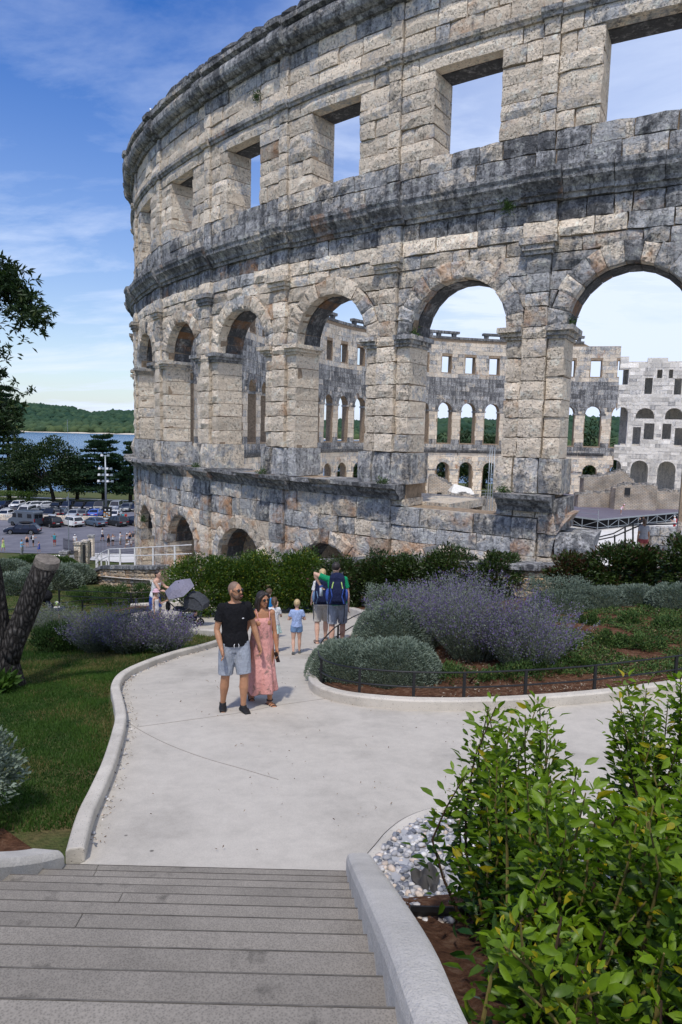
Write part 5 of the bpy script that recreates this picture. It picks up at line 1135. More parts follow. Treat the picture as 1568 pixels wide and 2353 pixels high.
p = at(1283, 1385, 16.0); bush('clipped_bush', 'clipped grey green box shaped bush at the back of the bed', (p.x, 16.0, Tz(p.x, 16)), (.62, .45, .38), 5200, .045, 'sage_leaf', 'bush', box=True, bias=.25)
p = at(905, 1400, 18.4); bush('clipped_bush', 'pale clipped bush behind the left purple sage', (p.x, 18.4, Tz(p.x, 18.4)), (.70, .45, .40), 4600, .045, 'sage_leaf', 'bush', box=True, bias=.3)
for px, py, rx, rz, lab in ((255, 1392, .9, .38, 'low rosemary bush left of the mother'), (310, 1385, .8, .42, 'low rosemary bush behind the purple sage'), (355, 1378, .8, .40, 'low rosemary bush below the stone wall'), (200, 1385, .8, .32, 'low rosemary bush near the left rail'), (130, 1500, .55, .30, 'dark rosemary bush beside the cut trunk'), (165, 1498, .5, .28, 'dark rosemary bush in front of the purple sage'), (540, 1398, .9, .2, 'low green ground cover under the hedge at left'), (640, 1398, .9, .2, 'low green ground cover under the hedge behind the child')):
    p = G(px, py); bush('rosemary_bush', lab, (p.x, p.y, p.z), (rx, .5, rz), 2600, .07, 'rosemary_leaf', 'bush', 'rosemary bushes', clumps=30, stems=3, up=1.4)
for px, py, lab in ((1010, 1560, 'small green plant by the rail, left'), (1075, 1580, 'small green plant behind the rail post'), (1180, 1572, 'small green plant under the arching sage'), (1260, 1560, 'low green plant right of the sage'), (1330, 1545, 'low green plant between the rail posts'), (1290, 1500, 'leafy green plant in the middle of the bed'), (1400, 1490, 'leafy green plant with dark spikes in the bed'), (1480, 1500, 'leafy green plant near the right edge of the bed'), (1360, 1440, 'ground cover patch in the bed, left'), (1450, 1440, 'ground cover patch in the bed, middle'), (1540, 1450, 'ground cover patch in the bed, right edge'), (900, 1545, 'tuft of grey grass beside the santolina')):
    p = G(px, py); bush('bed_plant', lab, (p.x, p.y, p.z+.06), (random.uniform(.28, .5), .32, random.uniform(.07, .13)), 900, .055, 'rosemary_leaf', 'plant', 'small plants in the bed', clumps=24, stems=1, up=1.0, odd=.1)
def litter(name, poly, n, label, ls, mat, bias, odd, zo=.10, th=-.25):
    arr = np.array(poly); x0, y0 = arr.min(0); x1, y1 = arr.max(0); X = rng.uniform(x0, x1, n*3); Y = rng.uniform(y0, y1, n*3); ins = np.zeros(n*3, bool)
    for i in range(len(arr)):
        a, b = arr[i], arr[i-1]; ins ^= ((a[1] > Y) != (b[1] > Y)) & (X < (b[0]-a[0])*(Y-a[1])/(b[1]-a[1]+1e-12)+a[0])
    pt = np.sin(X*1.9+np.sin(Y*1.3)*2)*np.sin(Y*2.3+X) + .35*np.sin(X*5+Y*4); ins &= pt > th; X, Y = X[ins][:n], Y[ins][:n]; n = len(X)
    P = np.stack([X, Y, T(X, Y)+zo+rng.uniform(0, .02 if zo < .05 else .03, n)], 1); V, F, C = leafset(P, unit(sph(n)*np.array([1, 1, .5])+np.array([0, 0, .25])), ls*rng.uniform(.5, 1.3, n), ls*.3, .1, .1, tints(n, None, odd, bias)); return tag(link(name, mesh_np(V, F, C), M[mat]), label, kind='stuff')
bp = [(2.4, 11.0), (3.6, 12.2), (3.4, 15.5), (6.5, 17.0), (9.5, 16), (9, 11.6), (6, 10.5)]
litter('ground_cover', bp, 46000, 'low green ground cover spreading over the bed', .075, 'rosemary_leaf', .45, .2, .10, -.55)
litter('leaf_litter', [tuple(q) for q in KB[20:]]+[(9, 15), (4, 15.5), (1.5, 14.5)], 9000, 'dry leaf litter on the soil of the bed', .045, 'dry_leaf', .5, .2)
litter('fallen_leaves', [tuple(q) for q in KL[4:80]]+[(2.5, 11.5), (3.5, 7), (1.0, 5.2), (-1.5, 5.0)], 260, 'a few fallen leaves and grit scattered on the path', .035, 'dry_leaf', .3, .1, .03)
kd = [tuple(q) for q in KL[3:80]]; litter('kerb_dirt', kd+[(q[0]+.14, q[1]+.02) for q in reversed(kd)], 1500, 'dry leaf dirt gathered along the lawn kerb', .028, 'dry_leaf', .25, .1, .025)
p = G(8, 1880); bush('grey_bush', 'grey leaved bush at the left edge above the stairs', (p.x-.35, p.y, p.z), (.42, .45, .42), 3500, .055, 'sage_leaf', 'bush', clumps=30)
p = G(10, 1925); bush('grey_bush', 'dark low bush at the left edge beside the stair wall', (p.x-.3, p.y-.1, p.z), (.35, .35, .18), 2200, .05, 'rosemary_leaf', 'bush', clumps=20, up=1)
p = G(20, 1580); bush('fern', 'green fern at the foot of the cut trunk', (p.x+.0, p.y-.3, p.z), (.26, .22, .12), 260, .2, 'grass_blade', 'plant', clumps=10, stems=1, up=.6)
# plants rooted on the ruin
for s, z, d in ((5.2*0+.6, -1.7, .4), (5.2*1-.3, -1.68, .5), (5.2*2+.5, -1.7, .45), (5.2*3+.2, -1.7, .45), (5.2*1-.95, 3.4, -.2), (5.2*0-.95, 3.4, -.3), (5.2*2+1.6, 13.1, .0), (1.0, 6.95, .2), (5.2*4+2.0, -4.9, .3)):
    q = pos(s, z, d); V, F, C = leafset(np.zeros((160, 3))+rng.normal(0, .09, (160, 3)), unit(sph(160)+np.array([0, 0, .5])), .14*rng.uniform(.5, 1.2, 160), .03, .1, .1, tints(160, .4)); o = link('wall_weed', mesh_np(V, F, C), M['rosemary_leaf'], arena); o.location = q; o['kind'] = 'stuff'
# ---- tree at the left edge: leaning trunk, sawn limb, drooping leafy twigs
tp_ = G(14, 1575); tree = empty('evergreen_tree', (tp_.x, tp_.y, tp_.z), label='dark barked evergreen tree at the left edge with a sawn off limb', cat='tree'); Y_ = tp_.y
rel = lambda px, py, y=Y_: at(px, py, y)-Vector(tree.location)
trunk = MB(); trunk.tube([rel(10, 1590), rel(8, 1560), rel(-2, 1500), rel(-14, 1420), rel(-26, 1320), rel(-60, 1150), rel(-130, 900), rel(-160, 650)], [.36, .30, .26, .22, .20, .17, .13, .09], 14)
trunk.build('trunk', M['bark'], tree, True)
lm_ = MB(); lm_.tube([rel(10, 1530), rel(28, 1480), rel(55, 1420), rel(84, 1345), rel(108, 1292)], [.21, .185, .175, .175, .185], 16); lm_.build('sawn_limb', M['bark'], tree, True)
e0, e1 = rel(84, 1345), rel(108, 1292); dn = (e1-e0).normalized(); up_ = Vector((0, -.35, .55)); dn2 = (dn+up_*.5).normalized(); sw = MB(); sw.tube([e1-dn2*.05, e1+dn2*.06], [.195, .185], 18); sw.build('sawn_face', M['cut_wood'], tree)
def twig_leaves(segs, n, spread, ls):
    P = []; D = []
    for i in range(n):
        a, b = random.choice(segs); f = random.random(); p = a.lerp(b, f); k = 9; c = p+Vector((random.gauss(0, spread), random.gauss(0, spread*1.5), random.gauss(0, spread))); d0 = Vector((random.gauss(.4, .7), random.gauss(0, .7), random.gauss(-.1, .7))).normalized()
        for m_ in range(k): P.append(c+d0*m_*.006); D.append((d0*.7+Vector((random.gauss(0, .7), random.gauss(0, .7), random.gauss(0, .7))))[:])
    P = np.array([p[:] for p in P]); D = np.array(D); n = len(P); return leafset(P, D, ls*rng.uniform(.7, 1.2, n), ls*.30, .15, .1, tints(n, None, .02, .45))
yl = Y_+.6
br = [(rel(-170, 700, yl), rel(-85, 640, yl)), (rel(-85, 640, yl), rel(0, 645, yl)), (rel(0, 645, yl), rel(52, 690, yl)), (rel(52, 690, yl), rel(88, 738, yl)), (rel(-60, 640, yl), rel(28, 628, yl)), (rel(-70, 700, yl), rel(5, 690, yl))]
br2 = [(rel(-130, 980, yl), rel(-40, 960, yl)), (rel(-40, 960, yl), rel(12, 930, yl)), (rel(-40, 960, yl), rel(10, 985, yl)), (rel(-90, 900, yl), rel(-12, 900, yl)), (rel(-70, 860, yl), rel(-24, 830, yl))]
for a, b in br+br2: MB().tube([a, (a+b)/2+Vector((0, 0, .03)), b], [.03, .022, .01], 5).build('branch', M['bark'], tree)
for segs, n, sp_ in ((br[1:], 480, .12), (br2, 460, .14)):
    V, F, C = twig_leaves(segs, n, sp_, .12); o = link('foliage', mesh_np(V, F, C), M['tree_leaf'], tree); o['kind'] = 'stuff'
V, F, C = twig_leaves([(rel(50, 905, yl), rel(76, 893, yl))], 6, .03, .09); o = link('foliage', mesh_np(V, F, C), M['tree_leaf'], tree); o['kind'] = 'stuff'
P, D, li = crown_pts(rel(-420, 700, Y_+1), (2.4, 2.2, 2.6), 9000, 60); V, F, C = leafset(P, D, .13*rng.uniform(.7, 1.2, len(P)), .045, .15, .1, tints(len(P), li)); o = link('crown', mesh_np(V, F, C), M['tree_leaf'], tree); o['kind'] = 'stuff'
# ---- park trees by the car park
def round_tree(px, D, wpx, top, base, label, name='oak_tree', n=9000, mat='tree_leaf', trunkpx=None, ls=.62):
    g_ = at(trunkpx or px, base, D); gz_ = Tz(g_.x, g_.y); o = empty(name, (g_.x, g_.y, gz_), label=label, cat='tree', group='trees of the park beyond the cars'); zt = at(px, top, D).z-gz_; rx = wpx/2/FPX*D; dx = at(px, base, D).x-g_.x; rz = zt*.43; cz = zt-rz
    MB().tube([(0, 0, -.3), (dx*.2, 0, zt*.18), (dx*.5, 0, zt*.36), (dx, 0, cz)], [.5, .38, .32, .15], 8).build('trunk', M['bark'], o, True)
    for i in range(5): a = i*1.25; MB().tube([(dx*.4, 0, zt*.30), (dx+rx*.3*math.cos(a), rx*.3*math.sin(a), zt*.48), (dx+rx*.65*math.cos(a), rx*.65*math.sin(a), cz)], [.2, .14, .05], 6).build('limb', M['bark'], o)
    P, Dd, li = crown_pts((dx, 0, cz), (rx, rx*.85, rz), n, 70, .5); Dd[:, 2] += .3; V, F, C = leafset(P, Dd, ls*rng.uniform(.6, 1.2, n), ls*.5, .2, .1, tints(n, li, .04)); f = link('crown', mesh_np(V, F, C), M[mat], o); f['kind'] = 'stuff'; return o
def cedar(px, D, wpx, top, base, label, layers=11, n=6500, seed=0):
    g_ = at(px, base, D); gz_ = Tz(g_.x, g_.y); o = empty('cedar_tree', (g_.x, g_.y, gz_), label=label, cat='tree', group='cedars of the park'); zt = at(px, top, D).z-gz_; rx = wpx/2/FPX*D
    MB().tube([(0, 0, -.3), (.1, 0, zt*.5), (0, 0, zt)], [.5, .3, .05], 8).build('trunk', M['bark'], o, True); rs = np.random.default_rng(seed+3); P = []; D_ = []; Li = []
    for k in range(layers):
        f = k/(layers-1); z = zt*(.20+.78*f); r = rx*(1.0-.75*f**1.3)*rs.uniform(.8, 1.1); nb = max(4, int(9*(1-f)+3))
        for b in range(nb):
            a = rs.uniform(0, 6.283); rr = r*rs.uniform(.6, 1.1); e = np.array([math.cos(a)*rr, math.sin(a)*rr, z+rs.uniform(-.3, .4)]); s_ = np.array([0, 0, z-.3]); MB().tube([s_, (s_+e)/2+np.array([0, 0, .25]), e], [.10, .07, .02], 5).build('limb', M['bark'], o) if b < 4 else None
            m = int(n/layers/nb); t_ = rs.uniform(.25, 1.05, m)**.8; q = s_+(e-s_)*t_[:, None]; wd = (.35+rr*.22*np.sin(np.clip(t_, 0, 1)*2.6))[:, None]; off = rs.standard_normal((m, 3))*np.array([1, 1, .14])*wd*.6; P.append(q+off); D_.append(unit(off*np.array([1, 1, .2])+e*.2/rr+rs.standard_normal((m, 3))*.3)); Li.append(np.full(m, rs.uniform(.2, .8)))
    P = np.vstack(P); D_ = np.vstack(D_); V, F, C = leafset(P, D_, .75*rng.uniform(.6, 1.2, len(P)), .30, .1, .1, tints(len(P), np.concatenate(Li), .05)); f = link('crown', mesh_np(V, F, C), M['cedar_needle'], o); f['kind'] = 'stuff'; return o
cedar(22, 152, 110, 890, 1158, 'tall dark cedar at the left edge beyond the cars', 15, 16000, 1)
round_tree(100, 147, 150, 1008, 1158, 'rounded dark oak with a leaning trunk beyond the cars', trunkpx=126)
round_tree(60, 150, 70, 1040, 1150, 'smaller dark oak between the cedar and the rounded oak', n=5500, trunkpx=66)
cedar(238, 152, 165, 1004, 1152, 'wide layered cedar behind the light mast', 13, 18000, 5)
cedar(300, 150, 60, 1018, 1152, 'slim cedar just left of the amphitheatre wall', 11, 7000, 9)
round_tree(178, 160, 95, 1050, 1150, 'shadowy oak between the oak and the layered cedar', n=5500)
round_tree(20, 165, 120, 1060, 1150, 'far dark oak at the left edge of the park', n=5500)
# trees behind the far wall
for px, D, wpx, top, lab in ((1046, 138, 75, 978, 'green tree behind the far wall, seen through the central arch'), (1110, 140, 70, 982, 'green tree behind the far wall beside the central pier'), (985, 142, 70, 985, 'green tree behind the far wall at the left of the central arch'), (1010, 128, 60, 1040, 'dark tree filling the far lower arches at left'), (1090, 128, 70, 1045, 'dark tree filling the far lower arches in the middle'), (1360, 132, 80, 962, 'broad green tree behind the far wall right of the pier'), (1395, 128, 60, 1035, 'dark tree behind the far lower arches at right'), (1330, 130, 60, 1040, 'dark tree behind the far lower arches beside the pier'), (790, 132, 60, 1050, 'dark tree behind the far lower arches, third arch from the left'), (835, 134, 50, 1050, 'dark tree behind the lower arches right of the third arch'), (1445, 130, 60, 1040, 'dark tree behind the white tower at left'), (1510, 131, 70, 1045, 'dark tree behind the white tower at right')):
    round_tree(px, D, wpx, top, 1140, lab, 'wood_tree', n=1800, ls=.6)
p = G(38, 1160); bush('clipped_bush', 'round topped clipped green bush beyond the parked cars', (p.x, p.y, p.z), (3.2, 2.5, 1.35), 2600, .25, 'hedge_leaf', 'bush', box=True)
# ---- wooded hills across the water
def ridge(name, label, y0, depth, prof, n, sz):
    """hill from a skyline profile [(display x, display y)]: ground mesh + canopy lumps"""
    xs = [p[0] for p in prof]; zs = [at(p[0], p[1], y0+depth*.6).z+20 for p in prof]; wx = [at(p[0], 990, y0+depth*.6).x for p in prof]
    hf = lambda x, v: np.interp(x, wx, zs)*np.sin(np.clip(v, 0, 1)*math.pi*.80)**.8
    X = np.linspace(min(wx), max(wx), 90); Vv = np.linspace(0, 1, 14); XX, VV = np.meshgrid(X, Vv); Z = -20.3+hf(XX, VV); V = np.stack([XX.ravel(), (y0+VV*depth).ravel(), Z.ravel()], 1); nx, ny = 90, 14; i = np.arange(nx-1)[None, :]+nx*np.arange(ny-1)[:, None]; F = np.stack([i, i+1, i+1+nx, i+nx], -1).reshape(-1, 4)
    o = tag(link(name, mesh_np(V, F), M['hill_ground'], smooth=True), label, kind='structure')
    bm = bmesh.new(); bmesh.ops.create_icosphere(bm, subdivisions=1, radius=1.0); bv = np.array([v.co[:] for v in bm.verts]); bf = np.array([[v.index for v in f.verts] for f in bm.faces]); bm.free()
    x = rng.uniform(min(wx), max(wx), n); v = rng.random(n)**1.2*.66+.012; z = -20.3+hf(x, v); y = y0+v*depth; s = sz*rng.uniform(.6, 1.5, n)
    lump = bv[None]*(1+.18*rng.standard_normal((n, len(bv), 1)))*s[:, None, None]*np.array([1.25, 1.1, .95]); P = lump+np.stack([x, y, z+s*.25], 1)[:, None]
    FF = (bf[None]+(np.arange(n)*len(bv))[:, None, None]).reshape(-1, 3); low = np.clip(1-(v-.01)/.14, 0, 1); tt = np.stack([np.clip(rng.normal(.4, .25, n)+low*.2, 0, 1), low*rng.uniform(.2, 1, n), np.zeros(n)], 1)
    w_ = link('woodland', mesh_np(P.reshape(-1, 3), FF, np.repeat(tt, len(bv), 0)), M['wood_canopy'], None, True); tag(w_, 'dense green woodland covering the '+name.replace('_', ' '), kind='stuff'); return o
flat('hill_ground', (.05, .07, .035), .95, .1)
ridge('far_hill', 'low wooded hill across the harbour', 2050, 900, [(-700, 950), (-200, 945), (40, 936), (90, 935), (150, 941), (200, 952), (235, 958), (270, 951), (300, 951), (360, 956), (430, 950), (520, 958), (640, 968), (730, 974), (800, 972), (900, 985), (1000, 992)], 9000, 9.5)
ridge('inland_hill', 'low wooded ridge beyond the far wall', 900, 500, [(860, 1000), (960, 985), (1000, 977), (1060, 972), (1120, 978), (1200, 972), (1300, 968), (1400, 972), (1500, 968), (1700, 960), (2000, 955)], 3500, 7)
flat('shore_rock', (.55, .49, .40), .9); n = 140; V = []
for i in range(n+1): x = -2400+3600*i/n; h = random.uniform(.8, 4.5); V += [(x, 2038+random.uniform(-4, 4), -20.2), (x, 2048, -20+h), (x, 2075, -20+h)]
F = [f for i in range(n) for f in ((3*i, 3*i+1, 3*i+4, 3*i+3), (3*i+1, 3*i+2, 3*i+5, 3*i+4))]
me = bpy.data.meshes.new('m'); me.from_pydata(V, [], F); fix_normals(me); tag(link('shore', me, M['shore_rock']), 'pale rocky shoreline under the wooded hill', kind='structure')
# ------------------------------------------------------------------ people
def skin(name, c): t = MT(name, .5, .35); t.color(t.mix(1.0, (*c, 1), t.ramp(t.noise(35, 4), [(.3, .9), (.7, 1.06)]), 'MULTIPLY')); t.b.inputs['Subsurface Weight'].default_value = .08; t.b.inputs['Subsurface Radius'].default_value = (.012, .005, .003); M[name] = t.m
skin('skin_tan', (.44, .225, .125)); skin('skin_olive', (.40, .19, .10)); skin('skin_fair', (.60, .37, .27)); skin('skin_kid', (.56, .34, .24))
def cloth(name, c, c2=None, sc=3.0, cover=.5, rough=.85):
    t = MT(name, rough, .15); a = t.mix(1.0, (*c, 1), t.ramp(t.noise(22, 5), [(.3, .88), (.7, 1.08)]), 'MULTIPLY')
    if c2: a = t.mix(t.ramp(t.noise(sc, 6, .72, vec=t.coord('Object', (1, 1, .8)), dist=.6), [(cover, 0.0), (cover+.08, .8)]), a, (*c2, 1))
    t.color(a); t.bump(t.math('ADD', t.noise(14, 4, .6, vec=t.coord('Object', (1, 1, .55))), t.math('MULTIPLY', t.noise(160, 2), .15)), .9, .06); M[name] = t.m; return t.m
cloth('black_tee', (.012, .012, .014)); cloth('grey_shorts', (.34, .37, .42)); cloth('pink_print', (.72, .35, .31), (.20, .15, .125), 7, .53); cloth('white_cotton', (.74, .73, .72)); cloth('green_polo', (.012, .30, .13)); cloth('khaki', (.52, .49, .44)); cloth('blue_tee', (.36, .46, .70)); cloth('denim', (.10, .17, .32)); cloth('bright_blue', (.02, .21, .52)); cloth('mint', (.55, .70, .66)); cloth('pink_hat', (.75, .48, .54)); cloth('kid_print', (.76, .72, .73), (.30, .18, .25), 14, .60); cloth('black_cloth', (.014, .014, .016)); cloth('navy_cloth', (.016, .022, .06)); cloth('neon', (.55, .78, .25)); cloth('sky_shirt', (.25, .50, .70)); cloth('teal', (.05, .30, .36)); cloth('red_cloth', (.45, .03, .03)); cloth('maroon', (.30, .07, .07)); cloth('sand_cloth', (.36, .30, .22)); cloth('grey_cloth', (.33, .33, .34)); cloth('royal', (.05, .10, .36)); cloth('slate_canvas', (.07, .075, .085)); cloth('parasol_grey', (.24, .23, .29)); cloth('denim_light', (.16, .26, .42))
def hairm(name, c, hi): t = MT(name, .5, .4); t.color(t.ramp(t.noise(1, 5, .7, vec=t.coord('Object', (60, 60, 8))), [(.3, c), (.7, hi)])); t.bump(t.noise(1, 4, .6, vec=t.coord('Object', (120, 120, 12))), .5, .01); M[name] = t.m
hairm('hair_dark', (.012, .009, .008), (.04, .03, .026)); hairm('hair_brown', (.06, .035, .02), (.14, .085, .05)); hairm('hair_blond', (.34, .23, .10), (.62, .47, .27)); hairm('hair_stubble', (.19, .12, .085), (.24, .155, .11)); hairm('beard', (.055, .028, .016), (.12, .06, .03))
flat('glass_black', (.01, .01, .012), .1, .6); flat('shoe_black', (.012, .012, .013), .6); flat('sandal_leather', (.03, .02, .017), .6); flat('sole', (.10, .085, .07), .8); flat('lip', (.30, .11, .09), .5); flat('phone_black', (.012, .012, .014), .15, .6); flat('sneaker_grey', (.12, .12, .115), .8); flat('white_plastic', (.75, .75, .75), .4); flat('straw', (.50, .37, .19), .9, .1, var=.3, sc=60)
def organic(mb, name, mat, parent, voxel, it=4, fac=.5):
    o = mb.build(name, mat, parent, True); m = o.modifiers.new('remesh', 'REMESH'); m.mode = 'VOXEL'; m.voxel_size = voxel; m.use_smooth_shade = True
    if it: m = o.modifiers.new('smooth', 'SMOOTH'); m.iterations = it; m.factor = fac
    return o
STAND = dict(Lth=(-.03, .02, -1), Lsh=(0, -.02, -1), Rth=(.03, -.02, -1), Rsh=(0, -.04, -1), Lua=(-.18, 0, -1), Lfa=(-.06, .2, -1), Rua=(.18, 0, -1), Rfa=(.06, .2, -1))
def person(loc, heading, H, label, pose=None, sex='m', skin_='skin_fair', voxel=.03, hair=('short', 'hair_dark'), wear=(), lean=(0, 0), head=(0, 0), group=None, fingers=False, face=False, hands=True, build=1.0, ground=True):
    """wear: list of (kind, material name)"""
    po = dict(STAND); po.update(pose or {}); V3 = Vector; U = {k: V3(v).normalized() for k, v in po.items()}; f = sex == 'f'
    hw = .050*H; J = {}
    for s, sx in (('L', -1), ('R', 1)):
        J[s+'hip'] = V3((sx*hw, 0, 0)); J[s+'kn'] = J[s+'hip']+U[s+'th']*.245*H; J[s+'an'] = J[s+'kn']+U[s+'sh']*.235*H
    zmin = min(J['Lan'].z, J['Ran'].z)-.043*H; sh_ = V3((0, 0, -zmin if ground else .52*H))
    for k in J: J[k] = J[k]+sh_
    hc = sh_; sp_ = V3((lean[0], lean[1], 1)).normalized(); lat = V3((1, 0, 0)); fwd = sp_.cross(lat)*-1; fwd = V3((0, 1, 0)) if fwd.length < .1 else -lat.cross(sp_)*-1
    fwd = sp_.cross(lat).normalized()
    at_ = lambda t_, x=0, y=0: hc+sp_*t_*H+lat*x*H+fwd*y*H
    sw = .108 if not f else .096
    for s, sx in (('L', -1), ('R', 1)):
        J[s+'sho'] = at_(.288, sx*sw*.90); J[s+'el'] = J[s+'sho']+U[s+'ua']*.170*H; J[s+'wr'] = J[s+'el']+U[s+'fa']*.148*H
    kid = H < 1.4; hs_ = 1.0+max(0, (1.7-H))*.42
    hy, hp = R_(head[0]), R_(head[1]); hf = V3((math.sin(hy)*-1, math.cos(hy), math.sin(hp))).normalized(); hl = hf.cross(V3((0, 0, 1))).normalized(); hu = hl.cross(hf); HM = Matrix((hl, hf, hu)).transposed(); hd = at_(.345)+sp_*.0+V3((0, 0, .070*H*hs_))+fwd*.012*H
    hx = lambda x, y, z: hd+(HM @ V3((x, y, z)))*H*hs_
    # --- body
    b = MB(); k = build
    tor = [(-.045, .070, .050), (0, .092 if not f else .096, .062), (.05, .088 if not f else .090, .060), (.11, .078 if not f else .066, .053), (.19, .087 if not f else .076, .060), (.255, .094 if not f else .083, .060), (.30, .086 if not f else .074, .050), (.328, .045, .038)]
    if kid: tor = [(t_, x*.90, y*1.05) for t_, x, y in tor]
    def torso(mb, t0, t1, inf, n=14, fl=0.0):
        ts = [q for q in tor if t0 <= q[0] <= t1]; xs = [q[0] for q in tor]
        g_ = lambda t_: (np.interp(t_, xs, [q[1] for q in tor]), np.interp(t_, xs, [q[2] for q in tor]))
        tt = sorted({t0, t1} | {q[0] for q in ts}); mb.tube([at_(t_) for t_ in tt], [((g_(t_)[0]*k+inf+fl*(t1-t_))*H, (g_(t_)[1]*k+inf+fl*(t1-t_))*H) for t_ in tt], n, ell=(1, 0, 0))
    torso(b, -.045, .328, 0)
    if f and not kid:
        for sx in (-1, 1): b.ball(at_(.215, sx*.038, .045), .034*H, 8, 6)
    b.tube([at_(.30), at_(.345, 0, .004), hx(0, -.008, -.03)], [.040*H, .031*H*(1 if not f else .85), .030*H], 10)
    b.ball(hd, (.043*H*hs_, .054*H*hs_, .063*H*hs_), 14, 10, M=HM); b.ball(hx(0, .018, -.032), (.033*H*hs_, .034*H*hs_, .033*H*hs_), 10, 8, M=HM)
    b.ball(hx(0, .038, -.052), (.017*H*hs_, .014*H*hs_, .013*H*hs_), 8, 6, M=HM)
    if face or voxel < .02:
        b.tube([hx(0, .050, .012), hx(0, .062, -.013), hx(0, .050, -.018)], [.006*H, .009*H, .005*H], 6)
        for sx in (-1, 1): b.ball(hx(sx*.043, -.004, -.004), (.007*H, .012*H, .018*H), 6, 5, M=HM); b.ball(hx(sx*.020, .044, .014), (.014*H, .008*H, .006*H), 6, 5, M=HM)
    for s, sx in (('L', -1), ('R', 1)):
        h_, kn, an = J[s+'hip'], J[s+'kn'], J[s+'an']; b.tube([h_, h_.lerp(kn, .3), h_.lerp(kn, .7), kn, kn.lerp(an, .15), kn.lerp(an, .35), kn.lerp(an, .7), an], [q*H*k for q in (.056, .054, .042, .034, .034, .036, .025, .020)], 10)
        b.ball(an, .021*H, 8, 6)
        fd = V3((sx*.18, 1, 0)).normalized() if U[s+'sh'].y > -.45 else V3((sx*.05, .75, -.65)).normalized(); J[s+'toe'] = an+fd*.10*H+V3((0, 0, -.028*H)); J[s+'heel'] = an-fd*.028*H+V3((0, 0, -.026*H))
        b.tube([J[s+'heel'], an.lerp(J[s+'toe'], .5)+V3((0, 0, -.008*H)), J[s+'toe']], [(.022*H, .016*H), (.026*H, .016*H), (.022*H, .010*H)], 8, ell=(1, 0, 0))
        a, e, w_ = J[s+'sho'], J[s+'el'], J[s+'wr']; b.ball(a, .033*H*k, 8, 6); b.tube([at_(.285, sx*sw*.6), a, a.lerp(e, .35), e, e.lerp(w_, .3), w_], [q*H*k*(.9 if f else 1) for q in (.036, .033, .029, .023, .025, .016)], 9)
        d = U[s+'fa']; pn = d.cross(lat*sx) if abs(d.dot(lat)) < .9 else d.cross(fwd); pn.normalize(); sd2 = d.cross(pn)
        if hands and not fingers: b.tube([w_, w_+d*.045*H, w_+d*.09*H], [(.016*H, .013*H), (.023*H, .013*H), (.010*H, .008*H)], 7, ell=tuple(pn)); b.tube([w_+d*.02*H, w_+d*.045*H+pn*.03*H], .008*H, 6)
        elif hands:
            b.tube([w_-d*.01*H, w_+d*.02*H, w_+d*.052*H], [(.017*H, .014*H), (.026*H, .014*H), (.026*H, .012*H)], 8, ell=tuple(pn)); cur = sd2*(1 if s == 'L' else -1)
            for q, (off, ln) in enumerate(((-.019, .036), (-.0065, .044), (.006, .041), (.018, .031))): r0 = w_+d*.050*H+pn*off*H; r1 = r0+(d*.85+cur*.25).normalized()*ln*.5*H; r2 = r1+(d*.6+cur*.8).normalized()*ln*.55*H; b.tube([r0-d*.012*H, r0, r1, r2], [.0068*H, .0066*H, .0062*H, .0054*H], 6)
            r0 = w_+d*.016*H-pn*.018*H; r1 = r0+(d*.6-pn*.6+cur*.2).normalized()*.026*H; r2 = r1+(d+cur*.3).normalized()*.022*H; b.tube([r0, r1, r2], [.0085*H, .0075*H, .006*H], 6)
    o = organic(b, 'person', M[skin_], None, voxel, 2 if fingers else 3, .4); o.location = loc; o.rotation_euler = (0, 0, R_(heading-90)); tag(o, label, 'person', group)
    # --- clothes
    for kind, mat in wear:
        c = MB(); m = M[mat]; vx = voxel
        if kind in ('tee', 'polo', 'tank', 'crop'):
            torso(c, .0 if kind != 'crop' else .08, .322 if kind != 'tank' else .262, .011 if not kid else .014, 16, .03)
            for s, sx in (('L', -1), ('R', 1)):
                if kind == 'tank': c.tube([at_(.25, sx*.045, .052), at_(.322, sx*.052, .01), at_(.25, sx*.05, -.05)], .009*H, 5); continue
                a, e = J[s+'sho'], J[s+'el']; c.ball(a, .037*H*k, 8, 6); c.tube([at_(.285, sx*sw*.5), a, a.lerp(e, .30), a.lerp(e, .60)], [.042*H, .037*H*k, .036*H*k, .039*H*k], 10)
            organic(c, 'shirt', m, o, vx, 2)
        elif kind in ('shorts', 'hotpants', 'trousers'):
            torso(c, -.05, .075, .012, 16); fr = {'shorts': .92, 'hotpants': .42, 'trousers': 1.0}[kind]
            for s in 'LR':
                h_, kn, an = J[s+'hip'], J[s+'kn'], J[s+'an']; c.tube([h_+V3((0, 0, .02*H)), h_.lerp(kn, .3), h_.lerp(kn, fr)], [.064*H*k, .066*H*k, (.056 if fr > .5 else .062)*H*k], 12)
                if kind == 'trousers': c.tube([kn, kn.lerp(an, .9)], [.046*H, .036*H], 10); c.ball(kn, .046*H)
            organic(c, kind if kind != 'hotpants' else 'shorts', m, o, vx, 2)
        elif kind in ('dress', 'skirt', 'summer_dress'):
            n = 40; V = []; F = []; cen = (J['Lkn']+J['Rkn']+J['Lan']+J['Ran'])/4
